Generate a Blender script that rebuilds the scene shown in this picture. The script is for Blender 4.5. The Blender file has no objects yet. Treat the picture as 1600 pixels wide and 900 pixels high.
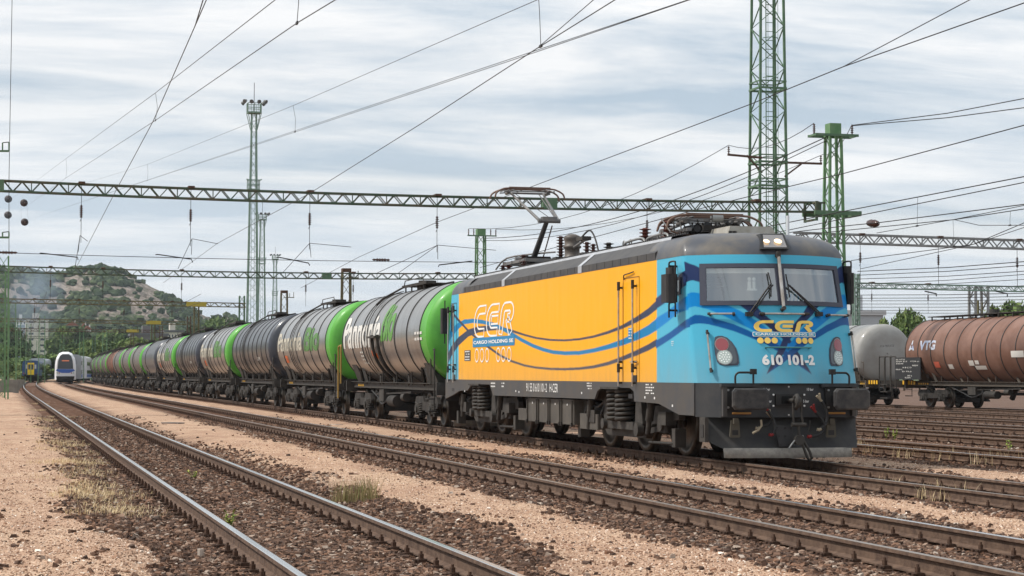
import bpy, math, random
import numpy as np
from mathutils import Vector, Matrix
random.seed(7); RNG = np.random.default_rng(7)
R = math.radians
scene = bpy.context.scene
COL = scene.collection

# ------------------------------------------------------------------ camera
# world: +Y runs along the tracks away from the viewer, Z = 0 is the rail head
F_PX, YAW, PITCH, ROLL, CAM_H = 3081.2, .2541, .0438, .0034, 1.4261
cam_d = bpy.data.cameras.new("camera"); cam = bpy.data.objects.new("camera", cam_d); COL.objects.link(cam)
cam_d.sensor_width = 36; cam_d.lens = F_PX/1600*36
cam.matrix_world = (Matrix.Translation((0, 0, CAM_H)) @ Matrix.Rotation(-YAW, 4, 'Z')
                    @ Matrix.Rotation(math.pi/2+PITCH, 4, 'X') @ Matrix.Rotation(ROLL, 4, 'Z'))
cam_d.clip_start = .5; cam_d.clip_end = 12000
scene.camera = cam

# ------------------------------------------------------------------ light
SUN_EL, SUN_AZ = R(52), R(-75)          # azimuth from +Y towards +X
w = bpy.data.worlds.new("World"); scene.world = w; w.use_nodes = True
nt = w.node_tree; nt.nodes.clear()
def N(t, typ, **kw):
    n = t.nodes.new(typ)
    for k, v in kw.items():
        if k == 'ins':
            for a, b in v.items(): n.inputs[a].default_value = b
        else: setattr(n, k, v)
    return n
out = N(nt, 'ShaderNodeOutputWorld'); bg = N(nt, 'ShaderNodeBackground')
sky = N(nt, 'ShaderNodeTexSky', sky_type='NISHITA', sun_disc=False, sun_elevation=SUN_EL, sun_rotation=SUN_AZ)
sky.air_density = 1.0; sky.dust_density = 2.0
tc = N(nt, 'ShaderNodeTexCoord'); sep = N(nt, 'ShaderNodeSeparateXYZ')
nt.links.new(tc.outputs['Generated'], sep.inputs[0])
def M(t, op, a, b=None, c=None, clamp=False):
    n = t.nodes.new('ShaderNodeMath'); n.operation = op; n.use_clamp = clamp
    for i, v in enumerate((a, b, c)):
        if v is None: continue
        if isinstance(v, (int, float)): n.inputs[i].default_value = v
        else: t.links.new(v, n.inputs[i])
    return n.outputs[0]
# cloud deck: direction projected on a plane overhead so that clouds flatten towards the horizon
zc = M(nt, 'MAXIMUM', sep.outputs['Z'], 0.0); zc = M(nt, 'ADD', zc, .10)
cx = M(nt, 'DIVIDE', sep.outputs['X'], zc); cy = M(nt, 'DIVIDE', sep.outputs['Y'], zc)
cmb = N(nt, 'ShaderNodeCombineXYZ'); nt.links.new(cx, cmb.inputs[0]); nt.links.new(cy, cmb.inputs[1])
mp = N(nt, 'ShaderNodeMapping'); mp.inputs['Rotation'].default_value = (0, 0, R(22)); mp.inputs['Scale'].default_value = (.62, 1.35, 1)
nt.links.new(cmb.outputs[0], mp.inputs[0])
nz = N(nt, 'ShaderNodeTexNoise', ins={'Scale': 1.35, 'Detail': 11, 'Roughness': .61, 'Distortion': .25}); nt.links.new(mp.outputs[0], nz.inputs[0])
nz2 = N(nt, 'ShaderNodeTexNoise', ins={'Scale': .32, 'Detail': 4, 'Roughness': .5}); nt.links.new(mp.outputs[0], nz2.inputs[0])
cr = N(nt, 'ShaderNodeValToRGB'); nt.links.new(nz.outputs[0], cr.inputs[0])
cr.color_ramp.elements[0].position = .38; cr.color_ramp.elements[0].color = (4.5, 5.5, 6.5, 1)
cr.color_ramp.elements[1].position = .60; cr.color_ramp.elements[1].color = (9.3, 9.3, 9.3, 1)
hz = N(nt, 'ShaderNodeValToRGB'); nt.links.new(sep.outputs['Z'], hz.inputs[0])
hz.color_ramp.elements[0].position = 0.0; hz.color_ramp.elements[0].color = (.75, .75, .75, 1)
hz.color_ramp.elements[1].position = .16; hz.color_ramp.elements[1].color = (0, 0, 0, 1)
mixh = N(nt, 'ShaderNodeMix', data_type='RGBA'); nt.links.new(hz.outputs[0], mixh.inputs[0])
nt.links.new(cr.outputs[0], mixh.inputs[6]); mixh.inputs[7].default_value = (6.7, 7.3, 7.8, 1)
cov = N(nt, 'ShaderNodeValToRGB'); nt.links.new(nz2.outputs[0], cov.inputs[0])
cov.color_ramp.elements[0].position = .30; cov.color_ramp.elements[0].color = (.62, .62, .62, 1)
cov.color_ramp.elements[1].position = .50; cov.color_ramp.elements[1].color = (1, 1, 1, 1)
mixs = N(nt, 'ShaderNodeMix', data_type='RGBA'); nt.links.new(cov.outputs[0], mixs.inputs[0])
nt.links.new(sky.outputs[0], mixs.inputs[6]); nt.links.new(mixh.outputs[2], mixs.inputs[7])
nt.links.new(mixs.outputs[2], bg.inputs[0]); bg.inputs[1].default_value = .086
nt.links.new(bg.outputs[0], out.inputs[0])

sl = bpy.data.lights.new("sun", 'SUN'); sl.energy = 3.1; sl.angle = R(6); sl.color = (1, .95, .88)
so = bpy.data.objects.new("sun", sl); COL.objects.link(so)
sd = Vector((math.sin(SUN_AZ)*math.cos(SUN_EL), math.cos(SUN_AZ)*math.cos(SUN_EL), math.sin(SUN_EL)))
so.rotation_euler = sd.to_track_quat('Z', 'Y').to_euler()
vs = scene.view_settings; vs.view_transform = 'Standard'; vs.look = 'None'; vs.gamma = 1; vs.exposure = 0.40
scene.render.engine = 'CYCLES'
scene.cycles.max_bounces = 6; scene.cycles.transparent_max_bounces = 12

# ------------------------------------------------------------------ measuring: pixel ray -> point at a given real X, Y or Z
def at(px, py, X=None, Y=None, Z=None):
    a = px-800; b = 450-py; c, s = math.cos(ROLL), math.sin(ROLL)
    u = a*c-b*s; v = b*c+a*s; x, z = u/F_PX, v/F_PX
    d = math.cos(PITCH)-z*math.sin(PITCH); zz = z*math.cos(PITCH)+math.sin(PITCH)
    r = (x*math.cos(YAW)+d*math.sin(YAW), d*math.cos(YAW)-x*math.sin(YAW), zz)
    t = X/r[0] if X is not None else Y/r[1] if Y is not None else (Z-CAM_H)/r[2]
    return Vector((r[0]*t, r[1]*t, r[2]*t+CAM_H))

# ------------------------------------------------------------------ materials
MATS = {}
def mat(name, c, rough=.6, metal=0., c2=None, scale=6., bump=0., bscale=None, detail=5, spec=.32, lo=.35, hi=.65, emit=None, estr=0, stretch=None, coat=0):
    if name in MATS: return MATS[name]
    m = bpy.data.materials.new(name); m.use_nodes = True; t = m.node_tree
    b = t.nodes['Principled BSDF']; b.inputs['Roughness'].default_value = rough; b.inputs['Metallic'].default_value = metal
    b.inputs['Specular IOR Level'].default_value = spec; b.inputs['Coat Weight'].default_value = coat; b.inputs['Coat Roughness'].default_value = .12
    b.inputs['Base Color'].default_value = (*c, 1)
    if emit: b.inputs['Emission Color'].default_value = (*emit, 1); b.inputs['Emission Strength'].default_value = estr
    g = N(t, 'ShaderNodeTexCoord'); src = g.outputs['Object']
    if stretch:
        mpn = N(t, 'ShaderNodeMapping'); mpn.inputs['Scale'].default_value = stretch; t.links.new(src, mpn.inputs[0]); src = mpn.outputs[0]
    if c2 is not None:
        n = N(t, 'ShaderNodeTexNoise', ins={'Scale': scale, 'Detail': detail, 'Roughness': .6}); t.links.new(src, n.inputs[0])
        r = N(t, 'ShaderNodeValToRGB'); t.links.new(n.outputs[0], r.inputs[0])
        r.color_ramp.elements[0].position = lo; r.color_ramp.elements[0].color = (*c, 1)
        r.color_ramp.elements[1].position = hi; r.color_ramp.elements[1].color = (*c2, 1)
        t.links.new(r.outputs[0], b.inputs['Base Color'])
    if bump:
        n2 = N(t, 'ShaderNodeTexNoise', ins={'Scale': bscale or scale*3, 'Detail': 6}); t.links.new(src, n2.inputs[0])
        bp = N(t, 'ShaderNodeBump', ins={'Strength': bump, 'Distance': .02}); t.links.new(n2.outputs[0], bp.inputs['Height'])
        t.links.new(bp.outputs[0], b.inputs['Normal'])
    MATS[name] = m; return m

rail_side = mat('rail rust', (.075, .045, .032), .85, 0, (.15, .095, .065), 9, .4, 60)
rail_top = mat('polished rail', (.78, .77, .76), .2, 1, (.62, .60, .57), 1.5, stretch=(1, .1, 1), detail=1)
rail_top_dull = mat('dull rail', (.34, .29, .25), .42, .85, (.24, .19, .15), 1.5, stretch=(1, .1, 1), detail=1)
wood = mat('sleeper wood', (.10, .055, .035), .9, 0, (.27, .14, .085), 5, .6, 40, stretch=(.4, 3, 1))
iron = mat('rusty iron', (.055, .032, .022), .85, 0, (.13, .07, .045), 12, .4, 60)
green_paint = mat('green lattice paint', (.08, .16, .09), .6, 0, (.115, .19, .115), 3, lo=.4, hi=.6)
green_bright = mat('bright green lattice paint', (.10, .215, .095), .6, 0, (.15, .26, .13), 3)
green_dark = mat('weathered dark green steel', (.055, .095, .06), .7, 0, (.10, .085, .055), 2.2, lo=.42, hi=.62)
green_pale = mat('faded pale green steel', (.16, .26, .20), .6, 0, (.22, .30, .25), 2)
galv = mat('galvanised steel', (.30, .31, .31), .5, .5, (.22, .22, .21), 3)
yellow_rust = mat('weathered yellow green steel', (.15, .14, .06), .7, 0, (.09, .065, .035), 2)
yellow_sign = mat('yellow painted plate', (.42, .34, .05), .6)
wire_m = mat('wire', (.035, .032, .03), .5, .6)
insul = mat('brown porcelain', (.055, .022, .016), .25, 0, coat=.4)
black = mat('black paint', (.018, .018, .019), .55, 0, (.035, .033, .031), 4)
rubber = mat('black rubber', (.02, .02, .021), .7, 0, (.04, .04, .04), 8)
under = mat('underframe grime', (.018, .017, .016), .75, 0, (.042, .036, .031), 4, .2, 30)
under_lt = mat('grey bogie grime', (.060, .054, .047), .7, 0, (.034, .031, .028), 5, .2, 30)
sill_m = mat('dark grey sill paint', (.062, .063, .066), .5, 0, (.080, .072, .064), 2.5)
tread = mat('wheel steel', (.12, .105, .09), .45, .6, (.07, .06, .05), 8)
def obj_m(name, c, **k): return mat(name, c, **k)

# ------------------------------------------------------------------ mesh builder
class MB:
    def __init__(s): s.v = []; s.f = []; s.mi = []; s.m = []; s.sm = []
    def slot(s, m):
        if m not in s.m: s.m.append(m)
        return s.m.index(m)
    def add(s, vs, fs, m, smooth=False):
        o = len(s.v); k = s.slot(m); s.v.extend([tuple(p) for p in vs])
        for f in fs: s.f.append(tuple(i+o for i in f)); s.mi.append(k); s.sm.append(smooth)
        return s
    def box(s, x0, x1, y0, y1, z0, z1, m, M_=None):
        vs = [Vector(p) for p in ((x0,y0,z0),(x1,y0,z0),(x1,y1,z0),(x0,y1,z0),(x0,y0,z1),(x1,y0,z1),(x1,y1,z1),(x0,y1,z1))]
        if M_: vs = [M_ @ p for p in vs]
        return s.add(vs, [(0,3,2,1),(4,5,6,7),(0,1,5,4),(1,2,6,5),(2,3,7,6),(3,0,4,7)], m)
    def bbox(s, x0, x1, y0, y1, z0, z1, m, b=.01):   # box with chamfered upright edges and top/bottom
        return s.prism([(x0+b,y0),(x1-b,y0),(x1,y0+b),(x1,y1-b),(x1-b,y1),(x0+b,y1),(x0,y1-b),(x0,y0+b)], z0, z1, m)
    def prism(s, pts, z0, z1, m, axis='z'):
        n = len(pts)
        f = {'z': lambda a, b, c: (a, b, c), 'x': lambda a, b, c: (c, a, b), 'y': lambda a, b, c: (a, c, b)}[axis]
        vs = [f(a, b, z0) for a, b in pts]+[f(a, b, z1) for a, b in pts]
        fs = [tuple(range(n)), tuple(range(2*n-1, n-1, -1))]+[(i, i+n, (i+1) % n+n, (i+1) % n) for i in range(n)]
        return s.add(vs, fs, m)
    def frame(s, p, q):
        d = (Vector(q)-Vector(p)).normalized(); a = Vector((0, 0, 1)) if abs(d.z) < .95 else Vector((0, 1, 0))
        u = d.cross(a).normalized(); return u, u.cross(d).normalized()
    def bar(s, p, q, w_, h_, m):
        p, q = Vector(p), Vector(q); u, v = s.frame(p, q); u = u*w_/2; v = v*h_/2
        vs = [p-u-v, p+u-v, p+u+v, p-u+v, q-u-v, q+u-v, q+u+v, q-u+v]
        return s.add(vs, [(0,1,2,3),(7,6,5,4),(0,4,5,1),(1,5,6,2),(2,6,7,3),(3,7,4,0)], m)
    def cyl(s, p, q, r, m, r2=None, n=14, cap=True):
        p, q = Vector(p), Vector(q); u, v = s.frame(p, q); r2 = r if r2 is None else r2
        a = [2*math.pi*i/n for i in range(n)]
        vs = [p+(u*math.cos(t)+v*math.sin(t))*r for t in a]+[q+(u*math.cos(t)+v*math.sin(t))*r2 for t in a]
        s.add(vs, [(i, (i+1) % n, (i+1) % n+n, i+n) for i in range(n)], m, True)
        if cap: s.add(vs, [tuple(range(n-1, -1, -1)), tuple(range(n, 2*n))], m)
        return s
    def tube(s, pts, r, m, n=8):
        pts = [Vector(p) for p in pts]; rs = r if isinstance(r, (list, tuple)) else [r]*len(pts)
        vs = []; pu = None
        for i, p in enumerate(pts):
            d = (pts[min(i+1, len(pts)-1)]-pts[max(i-1, 0)]).normalized()
            if pu is None: a = Vector((0, 0, 1)) if abs(d.z) < .9 else Vector((0, 1, 0)); u = d.cross(a).normalized()
            else: u = (pu-d*pu.dot(d)).normalized()
            pu = u; v = d.cross(u)
            vs += [p+(u*math.cos(2*math.pi*k/n)+v*math.sin(2*math.pi*k/n))*rs[i] for k in range(n)]
        fs = [(i*n+k, i*n+(k+1) % n, (i+1)*n+(k+1) % n, (i+1)*n+k) for i in range(len(pts)-1) for k in range(n)]
        s.add(vs, fs, m, True)
        s.add(vs, [tuple(range(n-1, -1, -1)), tuple(range(len(vs)-n, len(vs)))], m)
        return s
    def lathe(s, prof, c, axis, m, n=24, smooth=True):   # prof: (radius, along)
        c = Vector(c); ax = Vector(axis).normalized(); a = Vector((0, 0, 1)) if abs(ax.z) < .9 else Vector((1, 0, 0))
        u = ax.cross(a).normalized(); v = ax.cross(u)
        vs = [c+ax*h+(u*math.cos(2*math.pi*k/n)+v*math.sin(2*math.pi*k/n))*r for r, h in prof for k in range(n)]
        fs = [(i*n+k, i*n+(k+1) % n, (i+1)*n+(k+1) % n, (i+1)*n+k) for i in range(len(prof)-1) for k in range(n)]
        return s.add(vs, fs, m, smooth)
    def grid(s, rows, m, smooth=True, close=False):
        nr, nc = len(rows), len(rows[0]); vs = [p for r_ in rows for p in r_]
        fs = [(i*nc+k, i*nc+(k+1) % nc, (i+1)*nc+(k+1) % nc, (i+1)*nc+k) for i in range(nr-1) for k in range(nc if close else nc-1)]
        return s.add(vs, fs, m, smooth)
    def build(s, name, parent=None, loc=None):
        me = bpy.data.meshes.new(name); me.from_pydata(s.v, [], s.f)
        for m in s.m: me.materials.append(m)
        me.polygons.foreach_set('material_index', s.mi); me.polygons.foreach_set('use_smooth', s.sm)
        me.update(); o = bpy.data.objects.new(name, me); COL.objects.link(o)
        if parent: o.parent = parent
        if loc: o.location = loc
        return o
def tag(o, label=None, cat=None, group=None, kind=None):
    for k, v in (('label', label), ('category', cat), ('group', group), ('kind', kind)):
        if v: o[k] = v
    return o
def empty(name, loc=(0, 0, 0), label=None, cat=None, group=None, kind=None, rz=0):
    o = bpy.data.objects.new(name, None); COL.objects.link(o); o.location = loc; o.rotation_euler = (0, 0, rz)
    o.empty_display_size = .3
    return tag(o, label, cat, group, kind)
KIDS = {}
def copy_tree(o, parent=None):
    c = o.copy(); COL.objects.link(c); c.parent = parent
    for ch in [x for x in list(COL.objects) if x.parent == o]: copy_tree(ch, c)
    return c
def coil(c, r, z0, z1, turns, wr, mb, m):
    pts = [(c[0]+r*math.cos(t*.5236), c[1]+r*math.sin(t*.5236), z0+(z1-z0)*t/(turns*12)) for t in range(turns*12+1)]
    mb.tube(pts, wr, m, 6)
def rounded(pts_fn=None): pass

# ------------------------------------------------------------------ numpy value noise
def vnoise(x, y, seed=0):
    xi = np.floor(x).astype(np.int64); yi = np.floor(y).astype(np.int64); xf = x-xi; yf = y-yi
    def hsh(a, b):
        n = (a*374761393+b*668265263+seed*974711) & 0x7fffffff
        n = ((n ^ (n >> 13))*1274126177) & 0x7fffffff
        return ((n ^ (n >> 16)) & 0xffff)/65535.
    u = xf*xf*(3-2*xf); v = yf*yf*(3-2*yf)
    return (hsh(xi, yi)*(1-u)+hsh(xi+1, yi)*u)*(1-v)+(hsh(xi, yi+1)*(1-u)+hsh(xi+1, yi+1)*u)*v
def fbm(x, y, o=4, seed=0):
    r = 0; a = .5; t = 0
    for i in range(o): r = r+a*vnoise(x*2**i, y*2**i, seed+i); t += a; a *= .5
    return r/t

# ------------------------------------------------------------------ tracks
TR = [2.85, 7.93, 12.5, 18.1, 22.9, 27.6, 32.2, 42.0, 37.1]
def bend(y): return 0.000061*np.maximum(np.asarray(y, float)-130, 0)**2
def bendf(y): return float(bend(y))
GZ, PZ = -.188, -.115
def track_dist(x, y):
    xx = x-bend(y); d = np.full_like(xx, 99.)
    for c in TR: d = np.minimum(d, np.abs(xx-c))
    return d
def ground_z(x, y):
    d = track_dist(x, y); e = d+(fbm(x*.8, y*.5, 3, 3)-.5)*.5
    t = np.clip((e-1.2)/.7, 0, 1); t = t*t*(3-2*t)
    near = (x < 15.6)
    z = GZ+(PZ-GZ)*t*np.where(near, 1, .5)
    z = z+(fbm(x*.35, y*.35, 3, 9)-.5)*.05*t+(fbm(x*5, y*5, 2, 5)-.5)*.03
    return z
# ------------------------------------------------------------------ ground
def ground_material():
    m = bpy.data.materials.new('ground'); m.use_nodes = True; t = m.node_tree; b = t.nodes['Principled BSDF']
    b.inputs['Roughness'].default_value = .95; b.inputs['Specular IOR Level'].default_value = .2
    g = N(t, 'ShaderNodeNewGeometry'); sp = N(t, 'ShaderNodeSeparateXYZ'); t.links.new(g.outputs['Position'], sp.inputs[0])
    y = M(t, 'MAXIMUM', M(t, 'SUBTRACT', sp.outputs[1], 130), 0); x = M(t, 'SUBTRACT', sp.outputs[0], M(t, 'MULTIPLY', M(t, 'MULTIPLY', y, y), .000061))
    d = None
    for c in TR:
        e = M(t, 'ABSOLUTE', M(t, 'SUBTRACT', x, c)); d = e if d is None else M(t, 'MINIMUM', d, e)
    def noise(scale, det=5, rough=.6, stretch=None):
        n = N(t, 'ShaderNodeTexNoise', ins={'Scale': scale, 'Detail': det, 'Roughness': rough})
        if stretch:
            mm = N(t, 'ShaderNodeMapping'); mm.inputs['Scale'].default_value = stretch; t.links.new(g.outputs['Position'], mm.inputs[0]); t.links.new(mm.outputs[0], n.inputs[0])
        else: t.links.new(g.outputs['Position'], n.inputs[0])
        return n.outputs[0]
    def ramp(src, *st):
        r = N(t, 'ShaderNodeValToRGB'); t.links.new(src, r.inputs[0]); el = r.color_ramp.elements
        while len(el) < len(st): el.new(.5)
        for e_, (p, c) in zip(el, st): e_.position = p; e_.color = (*c, 1)
        return r.outputs[0]
    def mix(f, a, c, typ='MIX'):
        n = N(t, 'ShaderNodeMix', data_type='RGBA', blend_type=typ)
        if isinstance(f, float): n.inputs[0].default_value = f
        else: t.links.new(f, n.inputs[0])
        for i, v in ((6, a), (7, c)):
            if isinstance(v, tuple): n.inputs[i].default_value = (*v, 1)
            else: t.links.new(v, n.inputs[i])
        return n.outputs[2]
    e = M(t, 'ADD', d, M(t, 'MULTIPLY', M(t, 'SUBTRACT', noise(.9, 4, .6, (1, .45, 1)), .5), 1.5))
    e = M(t, 'ADD', e, M(t, 'MULTIPLY', M(t, 'SUBTRACT', noise(16, 5, .75), .5), 1.7))
    right = M(t, 'MULTIPLY', M(t, 'GREATER_THAN', x, 15.9), 1.1)       # the yard on the right is mostly old ballast
    e = M(t, 'SUBTRACT', e, right)
    mk = N(t, 'ShaderNodeMapRange', interpolation_type='SMOOTHSTEP'); t.links.new(e, mk.inputs[0])
    mk.inputs[1].default_value = .95; mk.inputs[2].default_value = 2.0
    v = N(t, 'ShaderNodeTexVoronoi', ins={'Scale': 26.}); t.links.new(g.outputs['Position'], v.inputs[0])
    v2 = N(t, 'ShaderNodeTexVoronoi', ins={'Scale': 75.}); t.links.new(g.outputs['Position'], v2.inputs[0])
    sv = N(t, 'ShaderNodeSeparateColor'); t.links.new(v.outputs['Color'], sv.inputs[0])
    sv2 = N(t, 'ShaderNodeSeparateColor'); t.links.new(v2.outputs['Color'], sv2.inputs[0])
    ball = ramp(sv.outputs[0], (0, (.05, .03, .022)), (.5, (.12, .07, .048)), (.85, (.20, .12, .082)), (1, (.33, .24, .17)))
    rust = mix(ramp(noise(1.6, 4), (.45, (0, 0, 0)), (.62, (1, 1, 1))), ball, (.17, .075, .042))
    ball = mix(.35, ball, rust)
    path = ramp(sv2.outputs[0], (0, (.20, .11, .07)), (.3, (.42, .26, .165)), (.7, (.56, .365, .245)), (1, (.76, .60, .46)))
    path = mix(ramp(noise(.5, 5), (.42, (0, 0, 0)), (.66, (.8, .8, .8))), path, (.60, .43, .30))
    path = mix(ramp(noise(1.1, 5, .65, (1, .35, 1)), (.53, (0, 0, 0)), (.72, (.75, .75, .75))), path, (.26, .14, .09))
    path = mix(ramp(noise(2.6, 6, .7), (.46, (0, 0, 0)), (.66, (.55, .55, .55))), path, (.34, .20, .14))
    path = mix(ramp(noise(.22, 3), (.45, (0, 0, 0)), (.62, (.35, .35, .35))), path, (.40, .24, .16))
    path = mix(ramp(noise(7, 5), (.52, (0, 0, 0)), (.75, (.6, .6, .6))), path, (.20, .11, .075))
    rd = M(t, 'MULTIPLY', M(t, 'GREATER_THAN', x, 16.4), .85)
    path = mix(rd, path, (.10, .062, .05))
    col = mix(mk.outputs[0], ball, path)
    far = N(t, 'ShaderNodeMapRange'); t.links.new(sp.outputs[1], far.inputs[0]); far.inputs[1].default_value = 420; far.inputs[2].default_value = 520
    gm = ramp(noise(.02, 6), (.4, (.06, .085, .035)), (.6, (.11, .13, .06)))
    col = mix(far.outputs[0], col, gm)
    t.links.new(col, b.inputs['Base Color'])
    hgt = M(t, 'ADD', M(t, 'MULTIPLY', v.outputs['Distance'], 1.0), M(t, 'MULTIPLY', v2.outputs['Distance'], .5))
    hgt = M(t, 'ADD', hgt, noise(35, 4))
    bp = N(t, 'ShaderNodeBump', ins={'Strength': .7, 'Distance': .03}); t.links.new(hgt, bp.inputs['Height']); t.links.new(bp.outputs[0], b.inputs['Normal'])
    return m
def build_ground():
    xs = np.concatenate([np.geomspace(-6000, -9, 40), np.arange(-8.5, 21, .085), np.geomspace(21.2, 60, 70), np.geomspace(62, 6000, 30)])
    ys = [-60., -30, 0, 6, 9]
    y = 10.5
    while y < 70: ys.append(y); y += max(.06, y*.0032)
    while y < 480: ys.append(y); y += y*.012
    ys += list(np.geomspace(500, 7000, 25)); ys = np.array(ys)
    X, Y = np.meshgrid(xs, ys); Z = ground_z(X, Y)
    Z = np.where((Y > 480) | (np.abs(X) > 300), -.3, Z)
    n, c = X.shape; me = bpy.data.meshes.new('ground')
    V = np.stack([X, Y, Z], -1).reshape(-1, 3)
    i = (np.arange(n-1)[:, None]*c+np.arange(c-1)[None]).reshape(-1)
    Fa = np.stack([i, i+1, i+c+1, i+c], -1)
    mk_mesh(me, V, Fa); me.materials.append(ground_material())
    o = bpy.data.objects.new('ground', me); COL.objects.link(o); tag(o, 'pale orange grit paths and dark brown ballast under the railway tracks', 'ground', kind='structure')
def mk_mesh(me, V, Fa, smooth=False, mi=None):
    k = Fa.shape[1]
    me.vertices.add(len(V)); me.vertices.foreach_set('co', V.astype(np.float32).ravel())
    me.loops.add(Fa.size); me.loops.foreach_set('vertex_index', Fa.astype(np.int32).ravel())
    me.polygons.add(len(Fa)); me.polygons.foreach_set('loop_start', np.arange(0, Fa.size, k, dtype=np.int32))
    try: me.polygons.foreach_set('loop_total', np.full(len(Fa), k, dtype=np.int32))
    except Exception: pass
    if mi is not None: me.polygons.foreach_set('material_index', mi.astype(np.int32))
    me.polygons.foreach_set('use_smooth', np.full(len(Fa), smooth))
    me.update(calc_edges=True); me.validate()
build_ground()

# ------------------------------------------------------------------ rails and sleepers
RAILP = [(-.035,0),(.035,0),(.037,-.03),(.009,-.042),(.009,-.125),(.062,-.142),(.062,-.155),(-.062,-.155),(-.062,-.142),(-.009,-.125),(-.009,-.042),(-.037,-.03)]
def rail(parent, cx, s, y0, y1, top):
    ys = [y0]
    while ys[-1] < y1: ys.append(ys[-1]+(6 if ys[-1] > 120 else 12))
    ys[-1] = y1; mb = MB(); n = len(RAILP)
    vs = [(cx+s*.7525+bendf(y)+px_, y, pz_) for y in ys for px_, pz_ in RAILP]
    mb.add(vs, [(i*n+k, (i+1)*n+k, (i+1)*n+(k+1) % n, i*n+(k+1) % n) for i in range(len(ys)-1) for k in range(1, n)], rail_side)
    x = cx+s*.7525                                    # running surface, slightly crowned
    prof = [(-.0345, -.004), (-.024, .0015), (.024, .0015), (.0345, -.004)]
    vs = [(x+bendf(y)+a, y, b) for y in ys for a, b in prof]
    mb.add(vs, [(i*4+k, i*4+k+1, (i+1)*4+k+1, (i+1)*4+k) for i in range(len(ys)-1) for k in range(3)], top)
    return mb.build('rail', parent)
def sleeper_mb(detail=True, seed=0):
    r = random.Random(seed); mb = MB()
    e = [r.uniform(-.02, .02) for _ in range(8)]
    mb.prism([(-1.28+e[0], -.12), (1.28+e[1], -.12+e[2]*.4), (1.28+e[3], .12), (-1.28+e[4], .12+e[5]*.4)], -.33, -.178, wood)
    for s in (-1, 1):
        x = s*.7525
        mb.box(x-.19, x+.19, -.08, .08, -.178, -.157, iron)
        for k in (-1, 1):
            mb.box(x+k*.105-.035, x+k*.105+.035, -.045, .045, -.157, -.128, iron)
            mb.cyl((x+k*.108, 0, -.13), (x+k*.108, 0, -.085), .024, iron, n=6)
            mb.cyl((x+k*.108, 0, -.085), (x+k*.108, 0, -.062), .013, iron, n=6)
            mb.cyl((x+k*.165, .045, -.157), (x+k*.165, .045, -.13), .02, iron, n=6)
            mb.cyl((x+k*.165, -.045, -.157), (x+k*.165, -.045, -.13), .02, iron, n=6)
    return mb
SL = [sleeper_mb(True, i) for i in range(4)]
SLM = []
for q in SL:
    me = bpy.data.meshes.new('sleeper'); me.from_pydata(q.v, [], q.f)
    for m in q.m: me.materials.append(m)
    me.polygons.foreach_set('material_index', q.mi); me.update(); SLM.append(me)
TLAB = ['nearest railway track with two bright polished rails at the lower left', 'second railway track crossing from the left distance to the lower right corner',
        'railway track the yellow and blue locomotive stands on', 'first empty track on the far side of the locomotive', 'second empty track behind the locomotive on the right',
        'third empty track on the right', 'empty track just in front of the brown and grey tank wagons', 'track under the brown and grey tank wagons', 'empty track right beside the brown and grey tank wagons']
for ti, c in enumerate(TR):
    t = empty('railway_track', (0, 0, 0), TLAB[ti], 'railway track', 'parallel railway tracks', 'structure')
    y0 = 6 if ti < 3 else 14
    y1 = 410 if ti < 3 else 380
    for s in (-1, 1):
        top = rail_top if (ti, s) in ((0, -1), (0, 1), (1, 1), (3, -1), (5, 1)) else rail_top_dull
        rail(t, c, s, y0, y1, top)
    start = {0: 9.3, 1: 9.6, 2: 17, 3: 24, 4: 30, 5: 36, 6: 42, 7: 60, 8: 50}[ti]
    n1 = 100 if ti < 3 else 60
    for k in range(n1):
        o = bpy.data.objects.new('sleeper', SLM[(k*7+ti) % 4]); COL.objects.link(o); o.parent = t
        o.location = (c, start+k*.6, -.014 if ti in (0, 2) else -.003)
    if ti < 3:
        mb = MB(); y = start+n1*.6
        while y < 250:
            xb = c+bendf(y)
            for s in (-1, 1):
                x = xb+s*.7525; mb.box(x-.17, x+.17, y-.07, y+.07, -.178, -.15, iron)
                for k in (-1, 1): mb.box(x+k*.11-.025, x+k*.11+.025, y-.03, y+.03, -.15, -.08, iron)
            mb.box(xb-1.25, xb+1.25, y-.12, y+.12, -.33, -.18, wood)
            y += .6
        o = mb.build('sleeper', t); o['kind'] = 'stuff'

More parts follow.
